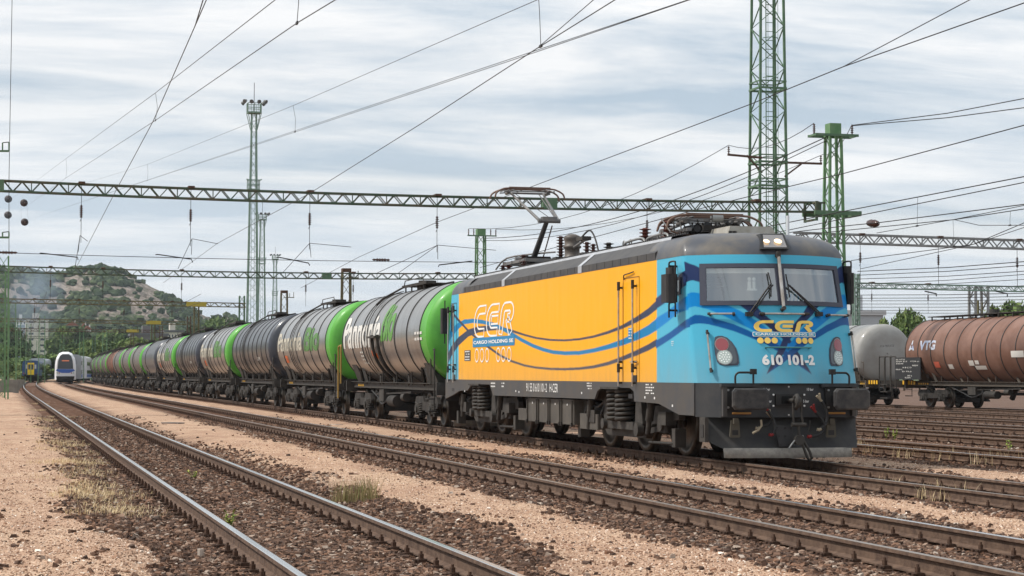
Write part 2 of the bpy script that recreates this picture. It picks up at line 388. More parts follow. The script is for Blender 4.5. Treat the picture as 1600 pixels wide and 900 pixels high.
# ------------------------------------------------------------------ loose stones
def stone_mat(name, *st):
    m = bpy.data.materials.new(name); m.use_nodes = True; t = m.node_tree; b = t.nodes['Principled BSDF']; b.inputs['Roughness'].default_value = .9
    b.inputs['Specular IOR Level'].default_value = .25
    g = N(t, 'ShaderNodeNewGeometry'); r = N(t, 'ShaderNodeValToRGB'); t.links.new(g.outputs['Random Per Island'], r.inputs[0]); el = r.color_ramp.elements
    while len(el) < len(st): el.new(.5)
    for e_, (p, c) in zip(el, st): e_.position = p; e_.color = (*c, 1)
    t.links.new(r.outputs[0], b.inputs['Base Color']); return m
def scatter(name, pts, size, m, label, flat=.6):
    n = len(pts)
    base = np.array([(-1,-1,-1),(1,-1,-1),(1,1,-1),(-1,1,-1),(-1,-1,1),(1,-1,1),(1,1,1),(-1,1,1)], float)*.5
    V = base[None]*np.ones((n, 1, 1)); V = V+RNG.uniform(-.24, .24, V.shape)
    V[:, 4:, :2] *= RNG.uniform(.45, .9, (n, 1, 1))
    V *= (RNG.uniform(.6, 1.3, (n, 1, 3))*np.array([1, 1, flat]))*size[:, None, None]
    a = RNG.uniform(0, 2*np.pi, n); c, s = np.cos(a)[:, None], np.sin(a)[:, None]
    tl = RNG.uniform(-.4, .4, n)[:, None]
    V[..., 2] += V[..., 0]*tl
    x = V[..., 0]*c-V[..., 1]*s; y = V[..., 0]*s+V[..., 1]*c; V[..., 0] = x; V[..., 1] = y
    V += pts[:, None, :]
    Fb = np.array([(0,3,2,1),(4,5,6,7),(0,1,5,4),(1,2,6,5),(2,3,7,6),(3,0,4,7)])
    Fa = (Fb[None]+(np.arange(n)*8)[:, None, None]).reshape(-1, 4)
    me = bpy.data.meshes.new(name); mk_mesh(me, V.reshape(-1, 3), Fa); me.materials.append(m)
    o = bpy.data.objects.new(name, me); COL.objects.link(o); tag(o, label, 'gravel', kind='stuff')
def visible_band(n, y0, y1, pw=1.6):
    u = RNG.uniform(0, 1, n); y = (y0**(1-pw)+(y1**(1-pw)-y0**(1-pw))*u)**(1/(1-pw))
    ang = RNG.uniform(-.03, .56, n); return np.tan(ang)*y+RNG.uniform(-.5, .5, n)*0, y
x, y = visible_band(420000, 11.5, 75)
d = track_dist(x, y); e = d+(fbm(x*.9, y*.4, 4, 21)-.5)*1.5
keep = (e < 3.2) & (np.abs(d-.7525) > .05) & (RNG.uniform(0, 1, len(x)) < np.clip((1.95-e)/.95, .003, 1)) & (RNG.uniform(0, 1, len(x)) < np.where(x > 15.9, .5, 1))
x, y, d = x[keep][:170000], y[keep][:170000], d[keep][:170000]
sz = RNG.uniform(.026, .062, len(x))*np.where(np.abs(d-.7525) < .15, .7, 1)
z = ground_z(x, y)+sz*.16
bal_m = stone_mat('ballast stones', (0, (.045, .028, .021)), (.35, (.10, .06, .042)), (.6, (.155, .09, .06)), (.8, (.21, .115, .072)), (.93, (.28, .20, .15)), (1, (.42, .35, .29)))
scatter('ballast', np.stack([x, y, z], -1), sz, bal_m, 'dark brown broken ballast stones lying between and beside the rails')
x, y = visible_band(150000, 11.5, 45)
d = track_dist(x, y); keep = (d > 1.25) & (x < 16.2); x, y, d = x[keep][:75000], y[keep][:75000], d[keep][:75000]
sz = RNG.uniform(.006, .018, len(x))*np.where(RNG.uniform(0, 1, len(x)) < .03, 2.2, 1); z = ground_z(x, y)+sz*.15
peb_m = stone_mat('path grit', (0, (.08, .045, .03)), (.35, (.34, .20, .13)), (.6, (.52, .35, .245)), (.9, (.72, .55, .42)), (1, (.9, .82, .72)))
scatter('grit', np.stack([x, y, z], -1), sz, peb_m, 'pale orange grit scattered on the walkways between the tracks', .55)

# ------------------------------------------------------------------ dry grass and weeds
grass_dry = stone_mat('dry grass', (0, (.50, .37, .19)), (.5, (.68, .53, .31)), (1, (.85, .70, .46)))
grass_mix = stone_mat('half dry grass', (0, (.20, .14, .07)), (.5, (.33, .25, .13)), (1, (.20, .24, .08)))
grass_brown = stone_mat('brown grass', (0, (.12, .08, .05)), (1, (.28, .18, .11)))
weed_green = stone_mat('weed leaves', (0, (.14, .22, .05)), (.6, (.26, .33, .07)), (1, (.42, .40, .10)))
def blades(name, cs, n, spread, h, m, lean=.35, w_=.004):
    V = []; Fa = []
    for (cx_, cy_) in cs:
        for _ in range(n):
            a = RNG.uniform(0, 6.28); r_ = spread*math.sqrt(RNG.uniform(0, 1)); x = cx_+r_*math.cos(a); y = cy_+r_*math.sin(a)
            z = float(ground_z(np.array([x]), np.array([y]))[0]); hh = h*RNG.uniform(.35, 1); b = RNG.uniform(0, 6.28); l = lean*hh*RNG.uniform(.2, 1)
            wx, wy = w_*math.cos(b+1.57), w_*math.sin(b+1.57); dx, dy = l*math.cos(b), l*math.sin(b)
            o = len(V); V += [(x-wx, y-wy, z), (x+wx, y+wy, z), (x+dx*.4+wx*.7, y+dy*.4+wy*.7, z+hh*.6), (x+dx*.4-wx*.7, y+dy*.4-wy*.7, z+hh*.6), (x+dx, y+dy, z+hh), (x+dx, y+dy, z+hh)]
            Fa += [(o, o+1, o+2, o+3), (o+3, o+2, o+4, o+5)]
    me = bpy.data.meshes.new(name); me.from_pydata(V, [], Fa); me.materials.append(m); me.update()
    o = bpy.data.objects.new(name, me); COL.objects.link(o); return o
def gp(px, py): p = at(px, py, Z=-.13); return (p.x, p.y)
cs = [gp(*q) for q in ((75,655),(85,672),(98,690),(105,705),(118,728),(125,740),(142,755),(150,768),(158,782),(68,640),(60,630),(135,722),(170,792),(110,695),(90,650),(165,765),(178,800))]
cs += [(a+RNG.uniform(-.5, .5), b+RNG.uniform(-1.5, 1.5)) for a, b in cs for _ in range(3)]
tag(blades('dry_grass', cs, 95, .38, .095, grass_dry, 1.0, .003), 'thin strip of dry straw coloured grass along the left side of the nearest track', 'grass', kind='stuff')
cs = [gp(556,780)]
tag(blades('grass_tuft', cs, 320, .30, .36, grass_mix, .5), 'tall brown and green grass tuft beside the nearest right hand rail', 'grass tuft')
cs = [gp(*q) for q in ((1325,697),(1335,700),(1345,703),(1318,700),(1372,706),(1352,695),(1420,712),(1480,716),(1545,722),(1590,715))]
tag(blades('dry_weeds', cs, 45, .32, .30, grass_dry, .5), 'reddish dry weeds along the ballast right of the locomotive', 'weeds', kind='stuff')
cs = [(11.40+RNG.uniform(-.3, .05), y) for y in np.arange(28, 60, .8)]
tag(blades('rail_side_weeds', cs, 9, .25, .15, grass_brown, .6), 'small dry weeds along the rail under the locomotive', 'weeds', kind='stuff')
cs = [gp(*q) for q in ((1385,757),(1395,762),(1450,775),(1455,765),(1475,779),(1500,770))]
tag(blades('track_weeds', cs, 22, .2, .24, grass_dry, .6), 'pale dry stalks beside the rail in front of the locomotive', 'weeds', kind='stuff')
def weed(px, py, h, lab, n=16):
    x, y = gp(px, py); z = -.19; mb = MB()
    for k in range(4):
        a = random.uniform(0, 6.28); top = Vector((x+.07*math.cos(a), y+.07*math.sin(a), z+h*random.uniform(.6, 1)))
        mb.tube([(x, y, z), ((x+top.x)/2+.01, y, z+h*.4), top], .005, weed_green, 5)
        for j in range(n):
            f = random.uniform(.2, 1); c = Vector((x, y, z)).lerp(top, f); b = random.uniform(0, 6.28); l = random.uniform(.03, .07)
            d1 = Vector((math.cos(b), math.sin(b), random.uniform(-.1, .8)))*l; s1 = Vector((-math.sin(b), math.cos(b), 0))*l*.3
            mb.add([c, c+d1*.5+s1, c+d1, c+d1*.5-s1], [(0, 1, 2, 3)], weed_green)
    tag(mb.build('weed'), lab, 'weed')
weed(358, 818, .2, 'small yellow green weed growing inside the nearest track')
weed(301, 742, .12, 'tiny green weed between the nearest rails farther back', 8)
weed(1385, 682, .34, 'yellow flowering weed among the tracks right of the locomotive')
weed(1397, 684, .28, 'shorter yellow green weed just right of the tall flowering one')
weed(1577, 704, .3, 'tall thin pale weed near the right edge between the tracks', 8)
# ------------------------------------------------------------------ litter, small stones
for i, (px_, py_, s_, lab) in enumerate(((1550,644,.16,'crumpled white paper scrap on the ballast below the brown tank wagon'),(1410,807,.05,'small white stone by the middle track rail'),
        (313,862,.03,'pale stone beside the nearest rail'),(143,808,.07,'grey flat stone on the left gravel path'),(525,664,.22,'flat light grey slab on the path under the tank wagons'),(272,662,.45,'flat dark plate lying on the path between the first two tracks'))):
    p = at(px_, py_, Z=-.13); mb = MB(); pts = [(p.x+s_*math.cos(a)*random.uniform(.6, 1.1), p.y+s_*math.sin(a)*random.uniform(.6, 1.1)) for a in np.arange(0, 6.2, .9)]
    mb.prism(pts, -.19, -.105 if i != 5 else -.095, obj_m('white litter', (.75, .74, .70)) if i < 2 else obj_m('dark plate', (.07, .06, .06)) if i == 5 else obj_m('pale stone', (.5, .42, .35)))
    tag(mb.build('stone' if i not in (0, 5) else ('paper_scrap' if i == 0 else 'metal_plate')), lab, 'stone' if i not in (0, 5) else ('litter' if i == 0 else 'plate'))

# ------------------------------------------------------------------ hill
HD = 1300.
prof = [(-120,424),(-60,418),(0,414),(25,418),(50,421),(75,427),(100,424),(125,419),(150,415),(175,421),(190,424),(210,432),(230,441),(250,450),(270,461),(285,470),(300,480),(315,488),(330,494),(345,492),(358,491),(372,499),(385,508),(410,524),(450,545),(520,570),(700,578),(1700,578)]
PXh = np.array([at(a, b, Y=HD).x for a, b in prof]); PZh = np.array([at(a, b, Y=HD).z for a, b in prof])
def hill_z(x, y):
    xr = x*HD/y; H = np.interp(xr, PXh, PZh)
    t = np.clip((y-900)/(HD-900), 0, 1); g = np.where(y < HD, .10*t+.90*t**1.25, np.clip(1-(y-HD)/500, 0, 1))
    nn = (fbm(x/60, y/60, 5, 31)-.5)*26*np.clip(t*(1.15-t)*3, 0, 1)*(H > 6)
    return np.maximum(H*g+nn*np.clip(H/40, 0, 1), -.5)
def build_hill():
    xs = np.arange(-260, 620, 4.); ys = np.arange(880, 1820, 6.)
    X, Y = np.meshgrid(xs, ys); Z = hill_z(X, Y); n, c = X.shape
    i = (np.arange(n-1)[:, None]*c+np.arange(c-1)[None]).reshape(-1)
    me = bpy.data.meshes.new('hill'); mk_mesh(me, np.stack([X, Y, Z], -1).reshape(-1, 3), np.stack([i, i+1, i+c+1, i+c], -1), True)
    m = bpy.data.materials.new('hill rock and scrub'); m.use_nodes = True; t = m.node_tree; b = t.nodes['Principled BSDF']; b.inputs['Roughness'].default_value = 1; b.inputs['Specular IOR Level'].default_value = .1
    g = N(t, 'ShaderNodeNewGeometry'); mpg = N(t, 'ShaderNodeMapping'); t.links.new(g.outputs['Position'], mpg.inputs[0]); mpg.inputs['Scale'].default_value = (1, .45, .7)
    n1 = N(t, 'ShaderNodeTexNoise', ins={'Scale': .05, 'Detail': 9, 'Roughness': .72}); t.links.new(mpg.outputs[0], n1.inputs[0])
    n2 = N(t, 'ShaderNodeTexNoise', ins={'Scale': .25, 'Detail': 6, 'Roughness': .7}); t.links.new(mpg.outputs[0], n2.inputs[0])
    sp = N(t, 'ShaderNodeSeparateXYZ'); t.links.new(g.outputs['Position'], sp.inputs[0])
    hm = N(t, 'ShaderNodeMapRange'); t.links.new(sp.outputs[2], hm.inputs[0]); hm.inputs[1].default_value = 20; hm.inputs[2].default_value = 36; hm.inputs[3].default_value = -.2; hm.inputs[4].default_value = .07
    f = M(t, 'ADD', n1.outputs[0], hm.outputs[0])
    r = N(t, 'ShaderNodeValToRGB'); t.links.new(f, r.inputs[0]); r.color_ramp.elements[0].position = .47; r.color_ramp.elements[1].position = .55
    r.color_ramp.elements[0].color = (0, 0, 0, 1); r.color_ramp.elements[1].color = (1, 1, 1, 1)
    gr = N(t, 'ShaderNodeValToRGB'); t.links.new(n2.outputs[0], gr.inputs[0]); gr.color_ramp.elements[0].color = (.028, .045, .022, 1); gr.color_ramp.elements[1].color = (.07, .095, .042, 1); gr.color_ramp.elements[0].position = .35; gr.color_ramp.elements[1].position = .65
    ro = N(t, 'ShaderNodeValToRGB'); t.links.new(n2.outputs[0], ro.inputs[0]); ro.color_ramp.elements[0].color = (.10, .085, .065, 1); ro.color_ramp.elements[1].color = (.42, .355, .31, 1); ro.color_ramp.elements[0].position = .35; ro.color_ramp.elements[1].position = .68
    mx = N(t, 'ShaderNodeMix', data_type='RGBA'); t.links.new(r.outputs[0], mx.inputs[0]); t.links.new(gr.outputs[0], mx.inputs[6]); t.links.new(ro.outputs[0], mx.inputs[7])
    t.links.new(mx.outputs[2], b.inputs['Base Color'])
    bp = N(t, 'ShaderNodeBump', ins={'Strength': 1, 'Distance': 3.}); t.links.new(n2.outputs[0], bp.inputs['Height']); t.links.new(bp.outputs[0], b.inputs['Normal'])
    me.materials.append(m); o = bpy.data.objects.new('hill', me); COL.objects.link(o); tag(o, 'rocky hill with scrub behind the yard on the left', 'hill', kind='structure')
build_hill()
ICO_V = None
def ico():
    t = (1+5**.5)/2; v = np.array([(-1,t,0),(1,t,0),(-1,-t,0),(1,-t,0),(0,-1,t),(0,1,t),(0,-1,-t),(0,1,-t),(t,0,-1),(t,0,1),(-t,0,-1),(-t,0,1)])/1.9
    f = np.array([(0,11,5),(0,5,1),(0,1,7),(0,7,10),(0,10,11),(1,5,9),(5,11,4),(11,10,2),(10,7,6),(7,1,8),(3,9,4),(3,4,2),(3,2,6),(3,6,8),(3,8,9),(4,9,5),(2,4,11),(6,2,10),(8,6,7),(9,8,1)])
    return v, f
def leaf_mat(name, *st): return stone_mat(name, *st)
def hill_woods():
    n = 60000; x = RNG.uniform(-150, 380, n); y = RNG.uniform(910, 1330, n)
    z = hill_z(x, y); k = fbm(x/22, y/40, 5, 77)
    keep = (z > .5) & ((k > .60) | (z < 24+RNG.uniform(-8, 8, n)) & (k > .3) | (RNG.uniform(0, 1, n) < .035)); x, y, z = x[keep], y[keep], z[keep]; n = len(x)
    v, f = ico(); s = RNG.uniform(1.0, 3.2, n)
    V = v[None]*(1+RNG.uniform(-.3, .3, (n, 12, 1)))*s[:, None, None]*np.array([1, 1, .85]); V += np.stack([x, y, z+s*.4], -1)[:, None]
    Fa = (f[None]+(np.arange(n)*12)[:, None, None]).reshape(-1, 3)
    me = bpy.data.meshes.new('hill_woods'); mk_mesh(me, V.reshape(-1, 3), Fa)
    me.materials.append(leaf_mat('far foliage', (0, (.022, .038, .018)), (.5, (.04, .065, .027)), (1, (.075, .10, .04))))
    o = bpy.data.objects.new('hill_woods', me); COL.objects.link(o); tag(o, 'dark green scrub and trees covering the rocky hill', 'woods', kind='stuff')
hill_woods()

# ------------------------------------------------------------------ trees
bark = mat('bark', (.07, .05, .035), .95, 0, (.12, .09, .06), 8)
def tree_proto(seed, h, wd, mats, dens=2600, leaf=.28):
    r = np.random.default_rng(seed); rr = random.Random(seed); root = empty('tree'); mb = MB()
    mb.tube([(0, 0, -.3), (.1, 0, h*.3), (-.05, .1, h*.6), (.1, 0, h*.85)], [h*.028, h*.022, h*.014, h*.006], bark, 8)
    cl = []
    for i in range(13):
        a = rr.uniform(0, 6.28); hz_ = rr.uniform(.28, .92); rad = wd*.5*math.sin(min(1, (hz_-.15)*1.25)*math.pi)**.6*rr.uniform(.45, .95)
        c = Vector((rad*math.cos(a), rad*math.sin(a), h*hz_)); cl.append((c, wd*rr.uniform(.13, .24)))
        mb.tube([(0, 0, h*hz_*.55), (c.x*.5, c.y*.5, h*hz_*.8), c], [h*.009, h*.006, h*.003], bark, 5)
    cl.append((Vector((0, 0, h*.9)), wd*.2)); cl.append((Vector((0, 0, h*.6)), wd*.28))
    mb.build('trunk', root)
    V = []; 
    for c, rad in cl:
        n = int(dens/len(cl)); d = r.normal(size=(n, 3)); d /= np.linalg.norm(d, axis=1)[:, None]; rad_ = rad*(r.uniform(.35, 1.12, (n, 1)))
        p = np.array(c)+d*rad_*np.array([1, 1, .8]); t1 = r.normal(size=(n, 3)); t1 /= np.linalg.norm(t1, axis=1)[:, None]; t2 = np.cross(t1, d+r.normal(size=(n, 3))*.5); t2 /= np.linalg.norm(t2, axis=1)[:, None]+1e-6
        s = leaf*r.uniform(.5, 1.2, (n, 1)); V.append(np.stack([p-t1*s, p+t2*s*.6, p+t1*s, p-t2*s*.6], 1))
    V = np.concatenate(V); n = len(V); me = bpy.data.meshes.new('crown'); mk_mesh(me, V.reshape(-1, 3), np.arange(n*4).reshape(-1, 4)); me.materials.append(mats)
    o = bpy.data.objects.new('crown', me); COL.objects.link(o); o.parent = root
    return root
lm = [leaf_mat('leaves dark', (0, (.03, .055, .02)), (.6, (.055, .09, .03)), (1, (.10, .14, .05))), leaf_mat('leaves mid', (0, (.06, .10, .028)), (.6, (.11, .17, .05)), (1, (.19, .25, .08))), leaf_mat('leaves light', (0, (.08, .12, .03)), (.6, (.13, .18, .05)), (1, (.2, .24, .08)))]
PROT = [tree_proto(3, 10, 8, lm[0], 3600, .42), tree_proto(5, 8, 8.5, lm[1], 3600, .42), tree_proto(9, 6.5, 7, lm[2], 3000, .40)]
used = [False]*3
def put_tree(k, px_, ytop, Y, width=None, lab=''):
    H = (10, 8, 6.5)[k]; top = at(px_, ytop, Y=Y); s = (top.z+.3)/(H*1.03)
    o = PROT[k] if not used[k] else copy_tree(PROT[k]); used[k] = True
    o.location = (top.x, Y, -.3); sw = s if width is None else width/(8, 8.5, 7)[k]; o.scale = (sw, sw, s); o.rotation_euler.z = random.uniform(0, 6.28)
    tag(o, lab, 'tree', 'trees along the edge of the yard')
tr = [(1,-8,540,380),(0,12,540,400),(1,33,560,360),(2,52,566,350),(0,72,553,420),(1,90,556,380),(0,110,536,430),(2,124,546,380),(1,140,533,420),(0,160,530,440),(2,152,552,370),(0,182,535,430),(1,200,531,400),(2,214,529,380),(0,228,532,430),(1,246,531,420),(2,236,541,380),(0,268,536,430),(1,286,530,460),(0,300,524,480),(1,322,520,480),(0,14,508,600),(1,98,514,620),(0,128,509,640),(1,166,519,640),(0,310,508,640),(1,335,500,660),(0,352,497,680),(1,370,503,680),(0,208,512,660)]
TLABS = ['dark tree at the extreme left edge behind the masts', 'tall dark tree left of the apartment block base', 'mid green tree just above the blue coach roof', 'light green tree right above the blue coach', 'dark tree between the blue coach and the white railcar', 'mid green tree behind the left shoulder of the white railcar', 'tall dark tree right behind the white railcar roof', 'light green tree beside the right side of the railcar', 'mid green tree over the railcar coaches', 'tall dark tree above the very last tank wagon', 'light green tree over the end of the tank train', 'dark tree above the last three tank wagons', 'mid green tree left of the rust brown wagon', 'light green tree above the rust brown wagon', 'dark tree behind the light green one over the rust brown wagon', 'mid green tree left of the dark depot building', 'light green tree in front of the dark depot building', 'dark tree in front of the pale depot building', 'mid green tree between the two depot buildings', 'dark tree at the right end of the pale depot building', 'mid green tree at the foot of the hill where it meets the train', 'dark hillside tree above the far left masts', 'mid green hillside tree right of the apartment block', 'dark hillside tree below the white gabled house', 'mid green tree beside the white house with bluish gable', 'dark tree at the low end of the rocky slope', 'mid green tree on the low green rise right of the hill', 'dark tree on top of the low green rise right of the hill', 'mid green tree farthest right, touching the tall floodlight tower', 'dark hillside tree below the wide white house']
for i, (k, px_, yt, Y) in enumerate(tr): put_tree(k, px_, yt, Y, random.uniform(6.5, 10) if Y < 500 else random.uniform(10, 15), TLABS[i])
for (k, px_, yt, Y, wd, lab) in ((1,1412,489,190,4.5,'low rounded green tree showing above the grey tank wagon'),(2,1436,496,196,4.0,'light green bush top between the grey and brown tank wagons'),(2,1552,484,180,5,'thin leafy tree above the brown tank wagon'),(1,1590,478,184,6,'green tree at the right edge above the brown tank wagon'),(2,1572,487,190,5,'small light green tree between two others above the brown tank wagon'),(2,1380,502,230,4,'small pale tree top left of the rounded green tree')):
    put_tree(k, px_, yt, Y, wd, lab)

# ------------------------------------------------------------------ buildings
conc = mat('pale plaster', (.62, .58, .50), .9, 0, (.52, .48, .41), .5); conc2 = mat('white plaster', (.75, .74, .71), .9, 0, (.64, .62, .58), .6)
glassd = mat('dark window glass', (.05, .06, .07), .15, 0, coat=.5); roofred = mat('red roof tiles', (.30, .11, .07), .9, 0, (.22, .08, .05), 2); roofgrey = mat('grey sheet roof', (.10, .10, .11), .7, 0, (.14, .14, .14), 1)
bluegrey = mat('blue grey panel', (.30, .38, .46), .8)
def house(name, pxl, pxr, ytop, Y, depth, wall, roof, floors, bays, lab, cat='house', ridge=0, ybase=None, seed=1):
    a = at(pxl, ytop, Y=Y); b = at(pxr, ytop, Y=Y); x0, x1, z1 = a.x, b.x, a.z; z0 = -.5 if ybase is None else at(pxl, ybase, Y=Y).z
    root = empty(name, (x0, Y, z0), lab, cat); W = x1-x0; H = z1-z0
    mb = MB(); mb.box(0, W, 0, depth, 0, H-ridge, wall); mb.build('wall', root)
    rb = MB()
    if ridge: rb.prism([(-.6, H-ridge), (W+.6, H-ridge), (W*.5, H)], -.6, depth+.6, roof, 'y')
    else: rb.box(-.3, W+.3, -.3, depth+.3, H, H+.6, roof)
    ro = rb.build('roof', root)
    if not ridge: MB().box(W*.3, W*.6, 2, 6, H+.6, H+2.6, wall).build('lift_house', ro)
    else: MB().box(W*.7, W*.7+.6, depth*.4, depth*.4+.6, H-ridge*.6, H+.5, wall).build('chimney', ro)
    fh = (H-ridge)/floors; bw = W/bays
    for i in range(floors):
        for j in range(bays):
            wn = MB(); x = (j+.5)*bw; z = i*fh
            wn.box(x-bw*.20, x+bw*.20, -.04, .05, z+fh*.38, z+fh*.72, glassd); wn.box(x-bw*.24, x+bw*.24, -.10, 0.02, z+fh*.32, z+fh*.375, conc2)
            wn.build('window', root)
    return root
apt = house('apartment_block', 40, 76, 499, 820, 14, conc, roofgrey, 10, 2, 'tall cream apartment block below the hill on the left', 'building')
apt2 = house('apartment_block', 25, 41, 501, 838, 14, conc2, roofgrey, 10, 3, 'narrow white and blue apartment wing left of the cream tower block', 'building')
for k in range(10):
    MB().box(.4, 5.2, -1.3, -.02, k*2.15+1.2, k*2.15+2.2, bluegrey).build('balcony', apt2)
house('house', 126, 136, 505, 900, 8, conc2, roofred, 2, 2, 'white gabled house high among the trees below the hill', ridge=2.2, ybase=517)
house('house', 133, 142, 509, 870, 8, conc2, roofred, 2, 2, 'lower white house with red roof right of the gabled one', ridge=1.6, ybase=519)
house('house', 104, 122, 502, 930, 8, conc2, roofred, 2, 3, 'long red roofed house left of the white gabled house', ridge=2.0, ybase=509)
house('house', 163, 174, 516, 800, 8, conc2, roofred, 2, 2, 'white house with bluish gable above the last wagons', ridge=2.0, ybase=529)
house('house', 184, 202, 523, 780, 8, conc2, roofred, 1, 3, 'wide white house with red roof above the green banded wagons', ridge=1.6, ybase=531)
house('depot_building', 207, 262, 524, 520, 14, mat('depot wall', (.16, .15, .15), .8), roofgrey, 1, 12, 'long dark flat roofed depot building behind the tank train', 'building', ybase=545)
house('depot_building', 258, 286, 519, 560, 12, conc, roofgrey, 2, 6, 'pale depot building with dark roof right of the long dark one', 'building', ybase=545)
house('station_hall', 1325, 1380, 492, 235, 12, mat('grey sheet wall', (.42, .44, .46), .6), mat('pale sheet roof', (.5, .5, .5), .5), 1, 6, 'low grey hall behind the grey tank wagon', 'building')
# concrete fence and platform end at the far left
for i, (px_, Y) in enumerate(((3, 160), (9, 190), (15, 215), (21, 240))):
    p = at(px_, 590, Y=Y); mb = MB(); mb.box(p.x-1.3, p.x+1.3, Y-.1, Y+.1, -.2, .62, mat('weathered concrete', (.26, .25, .22), .9, 0, (.18, .17, .15), 1.5))
    for k in range(4): mb.box(p.x-1.3+k*.8, p.x-1.2+k*.8, Y-.15, Y-.1, -.2, .72, MATS['weathered concrete'])
    tag(mb.build('concrete_fence_panel'), ['nearest', 'second', 'third', 'farthest'][i]+' low concrete fence panel at the left edge', 'fence', 'concrete fence panels at the left edge')
# ------------------------------------------------------------------ lattice work
def lattice_mast(parent, name, x, y, z0, z1, w0, w1, m, step=None, leg=.09, br=.045, face_n=None, cx=0, depth=None):
    mb = MB(); H = z1-z0; step = step or w0*.95; n = max(2, int(H/step)); d0 = depth or w0; d1 = (depth or w0)*w1/w0
    def cor(t, i):
        w_ = (w0+(w1-w0)*t)/2; d_ = (d0+(d1-d0)*t)/2; sx, sy = ((-1,-1),(1,-1),(1,1),(-1,1))[i]
        return Vector((x+sx*w_, y+sy*d_, z0+H*t))
    for i in range(4): mb.bar(cor(0, i), cor(1, i), leg, leg, m)
    for k in range(n):
        a, b = k/n, (k+1)/n
        for i in range(4):
            j = (i+1) % 4
            if (k+i) % 2: mb.bar(cor(a, i), cor(b, j), br, br*.6, m)
            else: mb.bar(cor(a, j), cor(b, i), br, br*.6, m)
    return mb.build(name, parent)
def truss(parent, x0, x1, y, zf, h, w_, m, cell=.62, chord=.06, br=.035, joints=(), jm=None):
    mb = MB(); n = int((x1-x0)/cell); xs = [x0+(x1-x0)*i/n for i in range(n+1)]
    for i in range(n):
        a, b = xs[i], xs[i+1]
        for yy in (y-w_/2, y+w_/2):
            for dz in (0, -h): mb.bar((a, yy, zf(a)+dz), (b, yy, zf(b)+dz), chord, chord, m)
            c = (a+b)/2
            mb.bar((a, yy, zf(a)-h), (c, yy, zf(c)), br, br, m); mb.bar((c, yy, zf(c)), (b, yy, zf(b)-h), br, br, m)
        if i % 2 == 0:
            for dz in (0, -h): mb.bar((a, y-w_/2, zf(a)+dz), (b, y+w_/2, zf(b)+dz), br, br, m)
            mb.bar((a, y-w_/2, zf(a)-h), (a, y-w_/2, zf(a)), br, br, m)
    for j in joints: mb.box(j-.28, j+.28, y-w_/2-.05, y+w_/2+.05, zf(j)-h-.03, zf(j)+.03, jm or m)
    return mb.build('beam', parent)
def ins_string(mb, p, L=.48, r=.075, n=6, ax=(0, 0, -1)):
    pr = [(.02, 0)]
    for k in range(n):
        h = L*(k+.15)/n; pr += [(.028, h), (r*(1 if 0 < k < n-1 else .8), h+.035), (r*.95*(1 if 0 < k < n-1 else .8), h+.045), (.03, h+.055)]
    pr += [(.02, L)]
    mb.lathe(pr, p, ax, insul, 12)
def hanger(parent, x, y, zb, m, total=1.75, rod=.35, ext=True):
    hb = MB(); hb.box(x-.12, x+.12, y-.3, y+.3, zb+.42, zb+.50, iron); hb.build('clamp', parent)
    ib = MB(); ib.tube([(x, y, zb+.42), (x, y, zb-rod)], .011, wire_m, 5); ins_string(ib, (x, y, zb-rod)); ib.tube([(x, y, zb-rod-.48), (x, y, zb-total)], .011, wire_m, 5)
    ib.tube([(x-.05, y, zb-rod-.62), (x, y, zb-rod-.52)], .012, wire_m, 5)
    ib.build('insulator', parent)
def camber(x0, z0, xm, zm, x1, z1):
    c = np.polyfit([x0, xm, x1], [z0, zm, z1], 2); return lambda x: float(np.polyval(c, x))

# gantry 1
YG = 74.7
g1 = empty('overhead_line_gantry', (0, 0, 0), 'nearest long green lattice gantry beam spanning the tracks above the tank wagons', 'gantry', 'lattice gantries across the yard')
zf = camber(-.07, 8.48, 17.84, 8.33, 32.66, 8.50)
truss(g1, -1.6, 32.3, YG, zf, .38, .34, green_dark, .66, .065, .036, joints=(-.2, 20.9), jm=green_paint)
for px_ in (127, 298, 484, 683, 1011): x = at(px_, 330, Y=YG).x; hanger(g1, x, YG, zf(x)-.42, green_dark)
b = MB(); x = at(1181, 320, Y=YG).x; b.box(x-.12, x+.12, YG-.3, YG+.3, zf(x)+.02, zf(x)+.1, iron); b.build('clamp', g1)
# its right hand mast
mx_ = 33.0
lattice_mast(g1, 'mast', mx_, YG, -.2, 11.3, .86, .48, green_bright, .62, .10, .045)
b = MB(); b.box(mx_-.25, mx_+.25, YG-.25, YG+.25, 11.31, 11.75, green_bright); b.build('mast_cap', g1)
b = MB(); b.box(mx_-.95, mx_+.95, YG-.42, YG-.34, 11.2, 11.3, green_paint); b.box(mx_-.95, mx_+.95, YG+.34, YG+.42, 11.2, 11.3, green_paint)
for s in (-1, 1): b.bar((mx_+s*.9, YG-.38, 11.25), (mx_+s*.9, YG+.38, 11.25), .08, .08, green_paint)
b.build('cross_arm', g1)
for s in (-1, 1): b = MB(); ins_string(b, (mx_+s*.84, YG, 11.3), .42, .07, 5, (0, 0, 1)); b.build('insulator', g1)
b = MB()
for yy in (-.62, .62):
    b.box(mx_-1.1, mx_+.95, YG+yy-.05, YG+yy+.05, 7.95, 8.12, green_paint)
for zz in (7.75, 8.45): b.bar((mx_-1.0, YG-.62, zz), (mx_-1.0, YG+.62, zz), .08, .08, green_dark)
for yy in (-.6, .6): b.bar((mx_-1.0, YG+yy, 7.7), (mx_-1.0, YG+yy, 8.5), .09, .09, green_dark)
b.bar((mx_+.92, YG-.62, 8.03), (mx_+.92, YG+.62, 8.03), .07, .2, green_paint)
for yy in (-.18, .18): b.bar((mx_-.9, YG+yy, 8.47), (mx_-.45, YG+yy, 8.47), .07, .07, green_dark); b.bar((mx_-.9, YG+yy, 8.1), (mx_-.45, YG+yy, 8.1), .07, .07, green_dark)
